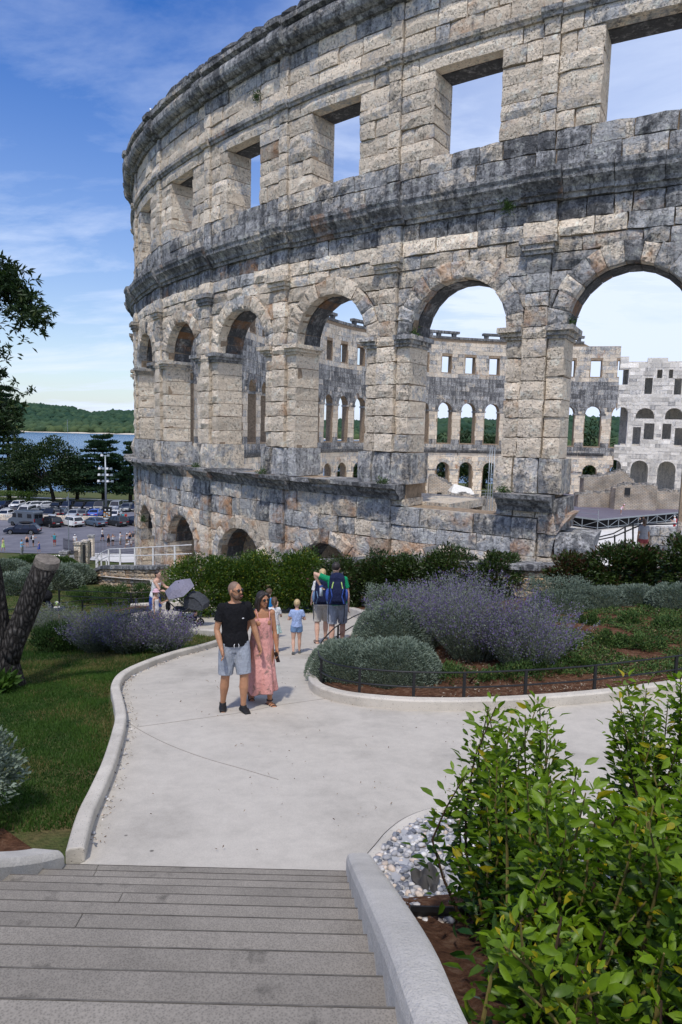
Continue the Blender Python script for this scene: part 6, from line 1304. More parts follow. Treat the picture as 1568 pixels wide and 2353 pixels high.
            if kind == 'skirt': lv_ = [(at_(.08), .074, .056, 0), (at_(.0), .10, .075, .02), (at_(-.08), .115, .095, .05), (at_(-.16), .135, .12, .09)]
            elif kind == 'summer_dress': lv_ = [(at_(.29), .082, .054, 0), (at_(.25), .094, .068, 0), (at_(.18), .084, .066, 0), (at_(.09), .080, .062, .01), (at_(.0), .108, .078, .02), (at_(-.12), .118, .095, .05), (at_(-.20), .125, .105, .07)]
            else:
                kc = (J['Lkn']+J['Rkn'])/2; ac = (J['Lan']+J['Ran'])/2; lv_ = [(at_(.262), .070, .052, .01), (at_(.25), .081, .068, .015), (at_(.215), .084, .080, .02), (at_(.16), .082, .074, .025), (at_(.08), .092, .072, .025), (at_(.0), .104, .082, .03), (at_(-.10), .106, .090, .045), (kc+V3((0, .01*H, .01*H)), .108, .112, .06), (kc.lerp(ac, .45), .128, .145, .085), (kc.lerp(ac, .72), .142, .165, .10)]
            for i, (c_, rx, ry, fo) in enumerate(lv_):
                for j in range(n): a = 2*math.pi*j/n; w_ = 1+fo*1.5*(math.sin(a*6+1+i*.25)+.5*math.sin(a*11+2+i*.3)); V.append(c_+V3((math.cos(a)*rx*w_*H, math.sin(a)*ry*w_*H, (.006*math.sin(a*5)*H if i == len(lv_)-1 else 0))))
            q = len(lv_); F = [(i*n+j, (i+1)*n+j, (i+1)*n+(j+1) % n, i*n+(j+1) % n) for i in range(q-1) for j in range(n)]; c.add(V, F); g_ = c.build('dress' if kind != 'skirt' else 'skirt', m, o, True); sm_ = g_.modifiers.new('s', 'SOLIDIFY'); sm_.thickness = .006; sm_.offset = 1; sm_ = g_.modifiers.new('u', 'SUBSURF'); sm_.levels = sm_.render_levels = 1
            if kind != 'skirt':
                for sx in (-1, 1): MB().tube([at_(.252, sx*.048, .064), at_(.30, sx*.055, .045), at_(.327, sx*.056, .0), at_(.30, sx*.055, -.045), at_(.25, sx*.05, -.058)], .0045*H, 5).build('strap', m, o)
        elif kind == 'shoes' or kind == 'socks':
            for s in 'LR':
                c = MB(); an = J[s+'an']; c.tube([J[s+'heel'], an.lerp(J[s+'toe'], .45)+V3((0, 0, -.004*H)), J[s+'toe']+V3((0, 0, .002))], [(.028*H, .021*H), (.031*H, .021*H), (.024*H, .014*H)], 10, ell=(1, 0, 0)); c.tube([an+V3((0, 0, -.02*H)), an+V3((0, 0, .012*H))], [.027*H, .027*H], 10); organic(c, 'shoe', m, o, max(vx, .008), 2)
        elif kind == 'sandals':
            for s in 'LR':
                c = MB(); an = J[s+'an']; tz = V3((0, 0, -.013*H)); dd = (J[s+'toe']-J[s+'heel']).normalized(); c.tube([J[s+'heel']+tz-dd*.012*H, an.lerp(J[s+'toe'], .5)+tz*1.7, J[s+'toe']+tz*.6+dd*.012*H], [(.025*H, .006*H), (.029*H, .006*H), (.026*H, .006*H)], 9, ell=(1, 0, 0)); g_ = c.build('sandal', m, o)
                for fr_, r_ in ((.35, .025), (.65, .027), (.88, .025)): q = J[s+'heel'].lerp(J[s+'toe'], fr_); c2 = MB(); c2.tube([q+V3((math.cos(t_)*r_*H, 0, math.sin(t_)*r_*H*.85-.006*H)) for t_ in np.linspace(0, math.pi, 7)], .0055*H, 5); c2.build('strap', m, g_)
                c2 = MB(); c2.tube([an+V3((math.cos(t_)*.025*H, math.sin(t_)*.025*H, .006*H)) for t_ in np.linspace(0, 6.283, 9)], .006*H, 5); c2.build('ankle_strap', m, g_)
        elif kind == 'sunglasses':
            g_ = empty('sunglasses'); g_.parent = o
            for sx in (-1, 1):
                c = MB(); c.ball(hx(sx*.0195, .0525, .006), (.016*H, .006*H, .0145*H), 10, 6, M=HM); c.build('lens', m, g_, True); c = MB(); c.tube([hx(sx*.036, .046, .008), hx(sx*.044, .01, .006)], .0022*H, 5); c.build('temple_arm', m, g_)
            c = MB(); c.tube([hx(-.006, .0575, .009), hx(.006, .0575, .009)], .0022*H, 5); c.build('bridge', m, g_)
        elif kind == 'beard':
            c = MB(); c.ball(hx(0, .026, -.044), (.036*H, .033*H, .028*H), 12, 8, M=HM)
            for sx in (-1, 1): c.tube([hx(sx*.041, .004, -.006), hx(sx*.038, .014, -.035), hx(sx*.02, .042, -.055)], [.008*H, .013*H, .013*H], 7)
            c.tube([hx(-.018, .0555, -.026), hx(0, .060, -.023), hx(.018, .0555, -.026)], .0045*H, 5); organic(c, 'beard', m, o, max(.008, vx), 2)
            c = MB(); c.tube([hx(-.013, .0615, -.033), hx(0, .0645, -.035), hx(.013, .0615, -.033)], .0036*H, 5); c.build('mouth', M['lip'], o)
        elif kind == 'lips': c = MB(); c.tube([hx(-.013, .049, -.030), hx(0, .0535, -.032), hx(.013, .049, -.030)], .0042*H, 5); c.build('mouth', m, o)
        elif kind == 'cap': c = MB(); c.ball(hx(0, -.002, .022), (.051*H*hs_, .060*H*hs_, .048*H*hs_), 12, 8, M=HM); c.ball(hx(0, .062, .020), (.036*H*hs_, .034*H*hs_, .006*H*hs_), 10, 6, M=HM); organic(c, 'cap', m, o, max(vx*.6, .008), 1)
        elif kind == 'sunhat': c = MB(); c.ball(hx(0, 0, .036), (.050*H*hs_, .058*H*hs_, .042*H*hs_), 12, 8, M=HM); c.tube([hx(0, .004, .010), hx(0, .002, .022), hx(0, 0, .034)], [(.074*H*hs_, .080*H*hs_), (.066*H*hs_, .072*H*hs_), (.05*H*hs_, .058*H*hs_)], 16, ell=tuple(hl)); c.build('sun_hat', m, o, True)
        elif kind == 'pack':
            c = MB(); c.box((-.085*H, -.15*H, .06*H), (.085*H, -.062*H, .30*H), taper=.85); c.box((-.06*H, -.185*H, .08*H), (.06*H, -.14*H, .2*H)); c.v = [tuple(hc+V3(p)+V3((lean[0]*p[2], lean[1]*p[2], 0))) for p in c.v]; g_ = organic(c, 'backpack', m, None, max(vx*.7, .015), 3); g_.location = loc; g_.rotation_euler = o.rotation_euler; tag(g_, 'backpack on the back of the '+' '.join(label.split()[:8]).rstrip(','), 'backpack')
    hk, hm = hair; hmat = M[hm] if hm else None
    if hk == 'shaved': c = MB(); c.ball(hx(0, -.006, .010), (.0445*H*hs_, .0535*H*hs_, .0575*H*hs_), 14, 10, M=HM); organic(c, 'hair', hmat, o, max(voxel, .008), 2)
    elif hk != 'none':
        c = MB(); c.ball(hx(0, -.010, .016), (.049*H*hs_, .056*H*hs_, .056*H*hs_), 12, 8, M=HM)
        if hk in ('bob', 'long', 'pony', 'bun', 'plait'): c.ball(hx(0, -.022, -.012), (.048*H*hs_, .040*H*hs_, .050*H*hs_), 12, 8, M=HM)
        if hk in ('bob', 'long'):
            ln = -.095 if hk == 'bob' else -.15
            for sx in (-1, 1): c.tube([hx(sx*.012, .036, .058), hx(sx*.046, .018, .02), hx(sx*.050, .004, -.03), hx(sx*.046, .010, ln)], [.012*H, .018*H, .020*H, .011*H], 8)
            c.tube([hx(0, -.035, .01), hx(0, -.045, -.05), hx(0, -.038, ln)], [(.045*H, .025*H), (.048*H, .024*H), (.042*H, .014*H)], 10, ell=tuple(hl))
        if hk in ('pony', 'plait'): c.tube([hx(0, -.055, .02), hx(0, -.082, .0), hx(0, -.08, -.06), hx(0, -.07, -.12 if hk == 'plait' else -.09)], [.014*H, .020*H, .018*H, .007*H], 8)
        if hk == 'bun': c.ball(hx(0, -.035, .075), .026*H*hs_, 8, 6)
        if hk == 'curly':
            for _ in range(16): q = sph(1)[0]; c.ball(hx(q[0]*.042, q[1]*.045-.012, abs(q[2])*.045+.01), .018*H*hs_, 6, 5)
        organic(c, 'hair', hmat, o, max(voxel*.8, .008), 2)
    o['J'] = 0; del o['J']; return o, J, o
def wpt(o, p): return o.location+Matrix.Rotation(o.rotation_euler.z, 3, 'Z') @ Vector(p)
zt = lambda p, dz=.02: (p.x, p.y, p.z+dz)
# ---- the couple
gm_ = G(538, 1634)
man, JM, _ = person(zt(gm_, .02), 290, 1.83, 'man in black shirt and grey shorts walking hand in hand with a woman in pink', dict(Rth=(.08, .04, -1), Rsh=(.04, -.22, -1), Lth=(-.06, .24, -1), Lsh=(.02, .0, -1), Rua=(.22, .02, -1), Rfa=(-.18, .55, -1), Lua=(-.32, -.12, -1), Lfa=(-.28, .16, -1)), 'm', 'skin_tan', .0085, ('shaved', 'hair_stubble'), (('tee', 'black_tee'), ('shorts', 'grey_shorts'), ('shoes', 'shoe_black'), ('sunglasses', 'glass_black'), ('beard', 'beard')), head=(38, 2), fingers=True, face=True)
e_ = MB().ball((0, 0, 0), (.016, .004, .008), 8, 5).build('emblem', M['white_cotton'], man); e_.location = (-.085, .155, 1.345)
for sx in (-1, 1): MB().tube([(sx*.02, .138, 1.0), (sx*.035, .150, .97), (sx*.03, .152, .94)], .004, 5).build('drawstring', M['white_cotton'], man)
gw_ = G(600, 1618)
wom, JW, _ = person(zt(gw_, .02), 292, 1.66, 'woman with dark bob and sunglasses in a long pink floral dress', dict(Lth=(-.03, .26, -1), Lsh=(0, .06, -1), Rth=(.03, -.05, -1), Rsh=(0, -.72, -1), Rua=(.42, .04, -1), Rfa=(.30, .18, -1), Lua=(-.16, .06, -1), Lfa=(-.06, .30, -1)), 'f', 'skin_olive', .0085, ('bob', 'hair_dark'), (('dress', 'pink_print'), ('sandals', 'sandal_leather'), ('sunglasses', 'glass_black'), ('lips', 'lip')), head=(22, -4), fingers=True, face=True)
# bag on her shoulder and phone in her hand
bag = empty('straw_bag', wpt(wom, JW['Rsho']), wom.rotation_euler.z, 'round woven straw bag hanging from the shoulder of the woman in pink', 'bag')
MB().ball((.07, -.10, -.56), (.06, .20, .21), 14, 10).build('bag_body', M['straw'], bag, True)
for y in (-.02, -.17): MB().tube([(.07, y, -.40), (.06, y*.6-.03, -.2), (.01, -.02, .035), (-.02, -.05, -.05)], .009, 6).build('strap', M['sole'], bag)
ph = MB().box((-.005, -.038, -.075), (.005, .038, .075)).build('phone', M['phone_black']); bevel_obj(ph, .006); ph.location = wpt(wom, JW['Lwr']+Vector((.01, .05, -.11))); ph.rotation_euler = (.3, .1, wom.rotation_euler.z+.5); tag(ph, 'black phone in the hand of the woman in pink', 'phone')
# ---- children
gb = G(681, 1504); boy, JB, _ = person(zt(gb), 96, 1.08, 'small blond boy in pale blue shirt and denim shorts walking away', dict(Lth=(-.04, -.05, -1), Lsh=(0, -.55, -1), Rth=(.03, .10, -1), Rsh=(0, -.05, -1), Lua=(-.35, .1, -1), Lfa=(.3, 1, -.15), Rua=(.35, .1, -1), Rfa=(-.3, 1, -.1)), 'm', 'skin_kid', .011, ('short', 'hair_blond'), (('tee', 'blue_tee'), ('hotpants', 'denim_light'), ('shoes', 'sneaker_grey')))
gk = G(629, 1500); person(zt(gk), 100, 1.12, 'little girl in white top and mint skirt behind the woman in pink', dict(Lth=(-.04, .2, -1), Rth=(.04, -.1, -1), Rsh=(0, -.3, -1), Rua=(.3, .3, -1), Rfa=(.1, 1, .1)), 'f', 'skin_kid', .014, ('pony', 'hair_brown'), (('tee', 'white_cotton'), ('skirt', 'mint'), ('shoes', 'sneaker_grey')))
gk = G(617, 1472); person(zt(gk), 95, 1.22, 'curly haired child in a bright blue shirt behind the woman in pink', dict(Rua=(.35, .2, -1), Rfa=(.1, .9, .2)), 'm', 'skin_kid', .014, ('curly', 'hair_brown'), (('tee', 'bright_blue'), ('hotpants', 'navy_cloth'), ('shoes', 'sneaker_grey')))
# ---- backpackers
def backpack(p, rz, H_, main, side, label, lime=False):
    o = empty('backpack', p, rz, label, 'backpack'); s = H_
    c = MB(); c.box((-.17*s, -.24*s, -.02), (.17*s, .0, .50*s), taper=.82); c.ball((0, -.20*s, .22*s), (.14*s, .10*s, .20*s), 10, 8); c.ball((0, -.10*s, .48*s), (.14*s, .13*s, .09*s), 10, 8); organic(c, 'pack_body', M[main], o, .02, 4)
    c = MB(); c.box((-.10*s, -.30*s, .05*s), (.10*s, -.22*s, .28*s), taper=.8); organic(c, 'front_pocket', M[main], o, .018, 3)
    for sx in (-1, 1): MB().tube([(sx*.13*s, -.27*s, .02*s), (sx*.09*s, -.295*s, .16*s), (sx*.12*s, -.26*s, .30*s)], [(.018, .006)]*3, 6).build('trim_panel', M[side], o)
    for sx in (-1, 1):
        c = MB(); c.ball((sx*.17*s, -.12*s, .14*s), (.045*s, .08*s, .13*s), 8, 6); c.build('side_pocket', M[side], o, True)
        MB().tube([(sx*.09, .0, .48*s), (sx*.11, .10, .53*s), (sx*.12, .22, .42*s), (sx*.13, .20, .2*s), (sx*.12, .02, .05*s)], [(.028, .008)]*5, 6).build('shoulder_strap', M['slate_canvas'], o)
        if lime: MB().tube([(sx*.08, -.25*s, .42*s), (sx*.11, -.26*s, .30*s)], .012, 5).build('zip_trim', M['neon'], o)
        MB().tube([(sx*.15, -.02, .02), (sx*.17, .0, -.18), (sx*.16, .02, -.42*s)], .009, 5).build('webbing', M['slate_canvas'], o)
    return o
gbm = G(774, 1492); bman, JBM, _ = person(zt(gbm), 92, 1.84, 'dark haired man in green polo shirt and grey shorts seen from behind', dict(Lth=(-.05, -.12, -1), Lsh=(0, -.22, -1), Rth=(.05, .18, -1), Rsh=(.0, .02, -1), Lua=(-.95, .10, .35), Lfa=(.55, .15, -1), Rua=(.22, .0, -1), Rfa=(.05, .12, -1)), 'm', 'skin_fair', .011, ('short', 'hair_dark'), (('polo', 'green_polo'), ('shorts', 'grey_shorts'), ('shoes', 'sneaker_grey')), lean=(-.08, .05), head=(-18, -8), fingers=True)
backpack(wpt(bman, JBM['Lhip']+Vector((.06, -.13, .10))), bman.rotation_euler.z, 1.1, 'navy_cloth', 'royal', 'navy and blue backpack with lime zips on the man in green', True)
gbw = G(738, 1478); bwom, JBW, _ = person(zt(gbw), 95, 1.70, 'blond woman in white top and pale shorts seen from behind', dict(Lth=(-.04, -.10, -1), Lsh=(0, -.42, -1), Rth=(.04, .2, -1), Rsh=(0, -.02, -1), Lua=(-.22, -.1, -1), Lfa=(-.05, .6, -.6), Rua=(.2, .1, -1)), 'f', 'skin_fair', .012, ('pony', 'hair_blond'), (('tee', 'white_cotton'), ('shorts', 'khaki'), ('sandals', 'sole')))
backpack(wpt(bwom, JBW['Lhip']+Vector((.06, -.12, .10))), bwom.rotation_euler.z, .98, 'navy_cloth', 'denim_light', 'faded blue backpack on the blond woman')
flat('bottle_clear', (.55, .62, .68), .1, .5); bt = empty('water_bottle', wpt(bman, JBM['Lwr']+Vector((.03, -.03, -.14))), 0, 'clear water bottle with blue cap held by the man in green', 'bottle'); MB().tube([(0, 0, -.10), (0, 0, .06), (0, 0, .09)], [.035, .035, .02], 10).build('bottle_body', M['bottle_clear'], bt, True); MB().tube([(0, 0, .085), (0, 0, .125)], .034, 10).build('cap', M['royal'], bt)
# ---- mother, girl, stroller
gmo = G(356, 1436); mom, JMO, _ = person(zt(gmo), 352, 1.68, 'mother with dark hair bun in white tank top pushing a stroller', dict(Lua=(-.1, .75, -.8), Lfa=(.1, .9, -.25), Rua=(.1, .55, -.8), Rfa=(-.05, .95, -.2), Lth=(0, .25, -1), Rth=(0, -.1, -1), Rsh=(0, -.4, -1)), 'f', 'skin_fair', .012, ('bun', 'hair_dark'), (('tank', 'white_cotton'), ('shorts', 'royal'), ('shoes', 'sneaker_grey')), lean=(0, .16), head=(-20, -6), build=1.08, fingers=True, face=True)
gg = G(358, 1452); person(zt(gg), 345, 1.16, 'girl in pink sun hat and white printed top beside the stroller', dict(Lua=(-.2, .5, -1), Lfa=(.1, 1, .5), Rua=(.15, .1, -1), Lth=(0, .2, -1)), 'f', 'skin_kid', .012, ('plait', 'hair_brown'), (('sunhat', 'pink_hat'), ('tank', 'kid_print'), ('hotpants', 'white_cotton'), ('shoes', 'sneaker_grey')), head=(-25, -8))
gs = G(428, 1441); strl = empty('stroller', zt(gs, .02), R_(-10), 'black folding stroller with grey hood pushed by the mother', 'stroller')
def wheel(p, r, w_, parent, rim='white_plastic'):
    o = empty('wheel', p); o.parent = parent; n = 18; V = []
    for a in range(n): t_ = 2*math.pi*a/n; V += [(r*math.cos(t_), -w_, r*math.sin(t_)), (r*math.cos(t_), w_, r*math.sin(t_)), (r*.72*math.cos(t_), w_, r*.72*math.sin(t_)), (r*.72*math.cos(t_), -w_, r*.72*math.sin(t_))]
    F = [(4*a+j, 4*a+(j+1) % 4, (4*((a+1) % n))+(j+1) % 4, (4*((a+1) % n))+j) for a in range(n) for j in range(4)]; b = MB().add(V, F).build('tyre', M['shoe_black'], o); fix_normals(b.data)
    b = MB(); b.tube([(0, -w_*1.05, 0), (0, w_*1.05, 0)], r*.74, 16); q = b.build('rim', M[rim], o)
    for k_ in range(5): t_ = k_*1.2566; MB().box((-.02*r/.1, -w_*1.15, .1*r), (.02*r/.1, w_*1.15, .68*r)).build('spoke', M['shoe_black'], o).rotation_euler = (0, t_, 0)
    return o
for x, y in ((.35, -.24), (.35, .24), (-.33, -.26), (-.33, .26)): wheel((x, y, .10), .10, .022, strl)
for y in (-.25, .25):
    MB().tube([(-.78, y*.8, 1.02), (-.25, y, .62), (.36, y, .20)], .016, 7).build('frame_tube', M['black_iron'], strl, True); MB().tube([(-.34, y, .12), (.0, y, .50), (.20, y, .62)], .016, 7).build('frame_tube', M['black_iron'], strl, True)
MB().tube([(-.78, -.2, 1.02), (-.80, 0, 1.03), (-.78, .2, 1.02)], .018, 7).build('handlebar', M['black_iron'], strl, True); MB().tube([(-.33, -.26, .10), (-.33, .26, .10)], .012, 6).build('axle', M['black_iron'], strl)
c = MB(); c.tube([(-.35, 0, .52), (.0, 0, .50), (.35, 0, .62), (.52, 0, .74)], [(.20, .05), (.21, .07), (.20, .09), (.16, .06)], 12, ell=(0, 1, 0)); organic(c, 'seat', M['slate_canvas'], strl, .02, 3)
hp_ = [(.02, .66), (.05, .88), (.16, 1.0), (.34, .98), (.50, .88), (.62, .74), (.60, .60)]; hv = []
for i, (x, z) in enumerate(hp_):
    for y, k_ in ((-.24, -.10), (-.225, -.02), (-.15, .02), (0, .035), (.15, .02), (.225, -.02), (.24, -.10)): cx_, cz_ = .28, .62; hv.append((x+(cx_-x)*(-k_*1.2), y, z+(z-cz_)*k_*1.6+.008*math.sin(i*2+y*20)))
me = bpy.data.meshes.new('m'); me.from_pydata(hv, [], [(i*7+j, i*7+j+1, i*7+j+8, i*7+j+7) for i in range(6) for j in range(6)]); hd_o = link('hood', me, M['slate_canvas'], strl); s_ = hd_o.modifiers.new('s', 'SOLIDIFY'); s_.thickness = .02
for sy in (-1, 1): MB().add([(.02, sy*.238, .60), (.60, sy*.238, .56), (.60, sy*.238, .62), (.50, sy*.238, .80), (.34, sy*.238, .90), (.16, sy*.238, .90), (.05, sy*.238, .82)], [(0, 1, 2, 3, 4, 5, 6)]).build('hood_side', M['slate_canvas'], strl)
c = MB(); c.tube([(-.28, 0, .24), (0, 0, .20), (.28, 0, .24)], [(.17, .08), (.2, .10), (.17, .08)], 10, ell=(0, 1, 0)); organic(c, 'basket', M['black_cloth'], strl, .02, 2); c = MB(); c.ball((-.5, -.12, .60), (.08, .07, .16), 8, 6); c.build('hanging_bag', M['black_cloth'], strl, True)
para = empty('parasol', wpt(strl, (-.12, -.06, 1.02)), R_(-10), 'grey clip on parasol tilted over the stroller', 'parasol'); n = 6; V = [(0, 0, .34)]
for k_ in range(n): a = 2*math.pi*k_/n; V += [(.46*math.cos(a), .46*math.sin(a), .13), (.24*math.cos(a), .24*math.sin(a), .285)]
F = []
for k_ in range(n): a, b_, c_, d_ = 1+2*k_, 2+2*k_, 1+2*((k_+1) % n), 2+2*((k_+1) % n); F += [(0, b_, d_), (b_, a, c_, d_)]
me = bpy.data.meshes.new('m'); me.from_pydata(V, [], F); cn = link('canopy', me, M['parasol_grey'], para); s_ = cn.modifiers.new('s', 'SOLIDIFY'); s_.thickness = .006; cn.rotation_euler = (R_(28), R_(-14), 0)
MB().tube([(0, 0, -.45), (0, 0, .2), (-.02, -.16, .33)], .009, 6).build('shaft', M['black_iron'], para)
baby, _, _ = person(wpt(strl, (-.05, 0, .22)), 350, .72, 'barelegged baby lying in the stroller under the parasol', dict(Lth=(-.1, -1, .45), Lsh=(0, -.9, .1), Rth=(.2, -1, .55), Rsh=(0, -.7, .6), Lua=(-.4, .1, -.8), Rua=(.4, .1, -.8)), 'm', 'skin_kid', .012, ('short', 'hair_brown'), (('tee', 'navy_cloth'), ('hotpants', 'navy_cloth')), lean=(0, .8))
baby.location = wpt(strl, (.12, 0, .22))
# second pushchair half hidden behind the sage at left
g2_ = G(128, 1432); st2 = empty('stroller', zt(g2_, .02), R_(200), 'black pushchair half hidden behind the left sage', 'stroller')
for x, y in ((.35, -.24), (.35, .24), (-.33, -.26), (-.33, .26)): wheel((x, y, .10), .10, .022, st2)
c = MB(); c.tube([(-.3, 0, .45), (.1, 0, .45), (.3, 0, .9)], [(.2, .06), (.21, .07), (.2, .06)], 12, ell=(0, 1, 0)); organic(c, 'seat', M['navy_cloth'], st2, .025, 3); c = MB(); c.ball((.28, 0, .9), (.22, .24, .2), 12, 8); organic(c, 'hood', M['black_cloth'], st2, .025, 2)
for y in (-.24, .24): MB().tube([(.8, y, 1.0), (.3, y, .7), (-.34, y, .15)], .016, 6).build('frame_tube', M['black_iron'], st2)
tod, _, _ = person(wpt(st2, (-.05, 0, .05)), 290, .80, 'toddler in white cap drinking from a green cup in the left pushchair', dict(Lth=(-.2, 1, -.1), Lsh=(0, .3, -1), Rth=(.2, 1, -.1), Rsh=(0, .3, -1), Lua=(-.3, .4, -.8), Lfa=(.5, .8, .6), Rua=(.3, .4, -.8), Rfa=(-.5, .8, .6)), 'm', 'skin_kid', .014, ('short', 'hair_brown'), (('tee', 'white_cotton'), ('hotpants', 'khaki'), ('cap', 'white_cotton')))
cu = MB().tube([(0, 0, -.06), (0, 0, .06)], [.03, .035], 10).build('cup', M['neon'], None, True); cu.location = wpt(tod, (0, .20, .62)); tag(cu, 'green drinking cup held by the toddler', 'cup')
# ---- visitors further away
WALK = dict(Lth=(-.02, .28, -1), Lsh=(0, -.05, -1), Rth=(.02, -.18, -1), Rsh=(0, -.45, -1), Lua=(-.12, -.25, -1), Lfa=(0, .1, -1), Rua=(.12, .25, -1), Rfa=(0, .5, -1))
BENT = dict(Rua=(.1, .45, -1), Rfa=(-.2, .9, .55), Lua=(-.15, .2, -1), Lfa=(.2, .9, .1))
PHOTO = dict(Lua=(-.5, .7, -.2), Lfa=(.5, .6, .7), Rua=(.5, .7, -.2), Rfa=(-.5, .6, .7))
SIT = dict(Lth=(-.1, 1, -.1), Lsh=(0, .1, -1), Rth=(.1, 1, -.1), Rsh=(0, .1, -1), Lua=(-.1, .3, -1), Lfa=(.1, .9, -.3), Rua=(.1, .3, -1), Rfa=(-.1, .9, -.3))
FAR = [((8, 1268), 340, 1.70, 'woman in a long neon yellow top walking at the left edge', WALK, 'f', ('bun', 'hair_dark'), (('summer_dress', 'neon'), ('shoes', 'sneaker_grey'))),
 ((51, 1276), 345, 1.78, 'man in light blue shirt and grey trousers with a shoulder bag', BENT, 'm', ('short', 'hair_dark'), (('tee', 'sky_shirt'), ('trousers', 'grey_cloth'), ('shoes', 'shoe_black'))),
 ((63, 1259), 300, 1.68, 'woman in black top and navy shorts looking at her phone', BENT, 'f', ('bun', 'hair_dark'), (('tank', 'black_cloth'), ('hotpants', 'navy_cloth'), ('shoes', 'sneaker_grey'))),
 ((77, 1257), 20, 1.76, 'man in white shirt carrying a black backpack toward the gate', BENT, 'm', ('short', 'hair_dark'), (('tee', 'white_cotton'), ('shorts', 'black_cloth'), ('shoes', 'sneaker_grey'), ('pack', 'black_cloth'))),
 ((90, 1270), 330, 1.35, 'girl in a royal blue dress walking below the car park', WALK, 'f', ('pony', 'hair_brown'), (('summer_dress', 'royal'), ('shoes', 'sneaker_grey'))),
 ((126, 1256), 285, 1.76, 'man in teal shirt raising a camera to his eyes', PHOTO, 'm', ('short', 'hair_brown'), (('tee', 'teal'), ('shorts', 'maroon'), ('shoes', 'sneaker_grey'))),
 ((173, 1258), 285, 1.74, 'man in white cap and white shirt standing behind the gate fence', STAND, 'm', ('short', 'hair_dark'), (('tee', 'white_cotton'), ('shorts', 'khaki'), ('cap', 'white_cotton'), ('shoes', 'sneaker_grey'))),
 ((236, 1243), 350, 1.80, 'man in white shirt and navy shorts striding past the iron fence', WALK, 'm', ('short', 'hair_dark'), (('tee', 'white_cotton'), ('shorts', 'navy_cloth'), ('cap', 'black_cloth'), ('shoes', 'shoe_black'))),
 ((250, 1256), 300, 1.70, 'woman in a short black dress behind the iron fence', BENT, 'f', ('long', 'hair_dark'), (('summer_dress', 'black_cloth'), ('shoes', 'shoe_black'))),
 ((260, 1255), 300, 1.64, 'woman in white top and black shorts next to the woman in black', PHOTO, 'f', ('pony', 'hair_brown'), (('tank', 'white_cotton'), ('hotpants', 'black_cloth'), ('shoes', 'shoe_black'))),
 ((277, 1252), 350, 1.78, 'man in white shirt, black cap and khaki shorts by the iron fence', BENT, 'm', ('short', 'hair_dark'), (('tee', 'white_cotton'), ('shorts', 'khaki'), ('cap', 'black_cloth'), ('shoes', 'shoe_black'))),
 ((292, 1254), 330, 1.72, 'woman in white sun hat and printed top near the wall', STAND, 'f', ('long', 'hair_brown'), (('tank', 'kid_print'), ('trousers', 'sand_cloth'), ('sunhat', 'white_cotton'))),
 ((299, 1250), 300, 1.74, 'woman in black top in the group beside the wall', BENT, 'f', ('bun', 'hair_dark'), (('tank', 'black_cloth'), ('hotpants', 'denim'), ('shoes', 'shoe_black'))),
 ((306, 1250), 270, 1.78, 'man in dark shirt closest to the wall', STAND, 'm', ('short', 'hair_dark'), (('tee', 'slate_canvas'), ('shorts', 'khaki'), ('shoes', 'shoe_black'))),
 ((302, 1258), 270, 1.10, 'child in white hat standing in front of the group', STAND, 'f', ('short', 'hair_brown'), (('tee', 'white_cotton'), ('hotpants', 'white_cotton'), ('sunhat', 'white_cotton'))),
 ((296, 1259), 200, 1.60, 'person in white sitting low beside the group', SIT, 'f', ('short', 'hair_dark'), (('tee', 'white_cotton'), ('shorts', 'white_cotton')))]
for (px, py), hd_, H_, lab, pose_, sx, hr_, wr in FAR:
    p = G(px, py); person(zt(p, .02), hd_, H_, lab, pose_, sx, 'skin_tan' if random.random() < .5 else 'skin_fair', .028, hr_, wr, hands=True)
def floor_at(px, py, z): r = ray(px, py); return Vector(r*(z/r[2]))
p = floor_at(1549, 1222, FZ); person(p, 170, 1.80, 'man in white shirt, white hat and red shorts on the arena sand', BENT, 'm', 'skin_fair', .028, ('short', 'hair_dark'), (('tee', 'white_cotton'), ('shorts', 'red_cloth'), ('cap', 'white_cotton'), ('shoes', 'sneaker_grey'), ('pack', 'red_cloth')))
p = floor_at(1477, 1221, FZ); person(p, 95, 1.68, 'woman in white shorts photographing the stage', PHOTO, 'f', 'skin_tan', .028, ('long', 'hair_brown'), (('crop', 'black_cloth'), ('hotpants', 'white_cotton'), ('shoes', 'sneaker_grey')))
p = floor_at(1427, 1182, SZ); person(p, 350, 1.30, 'girl in pink sun hat bending forward on the stage', dict(Lua=(-.3, -.6, -.6), Lfa=(-.2, -.8, -.2), Rua=(.1, .5, -1)), 'f', 'skin_tan', .025, ('plait', 'hair_brown'), (('tank', 'pink_hat'), ('hotpants', 'white_cotton'), ('sunhat', 'pink_hat'), ('shoes', 'white_cotton')), lean=(0, .8), head=(0, -20))
p = at(1477, 1262, 26.5); person((p.x, p.y, p.z-.45), 80, 1.64, 'long haired woman in grey top and maroon shorts on the access stairs', STAND, 'f', 'skin_tan', .018, ('plait', 'hair_brown'), (('tee', 'grey_cloth'), ('hotpants', 'maroon'), ('shoes', 'sneaker_grey')))
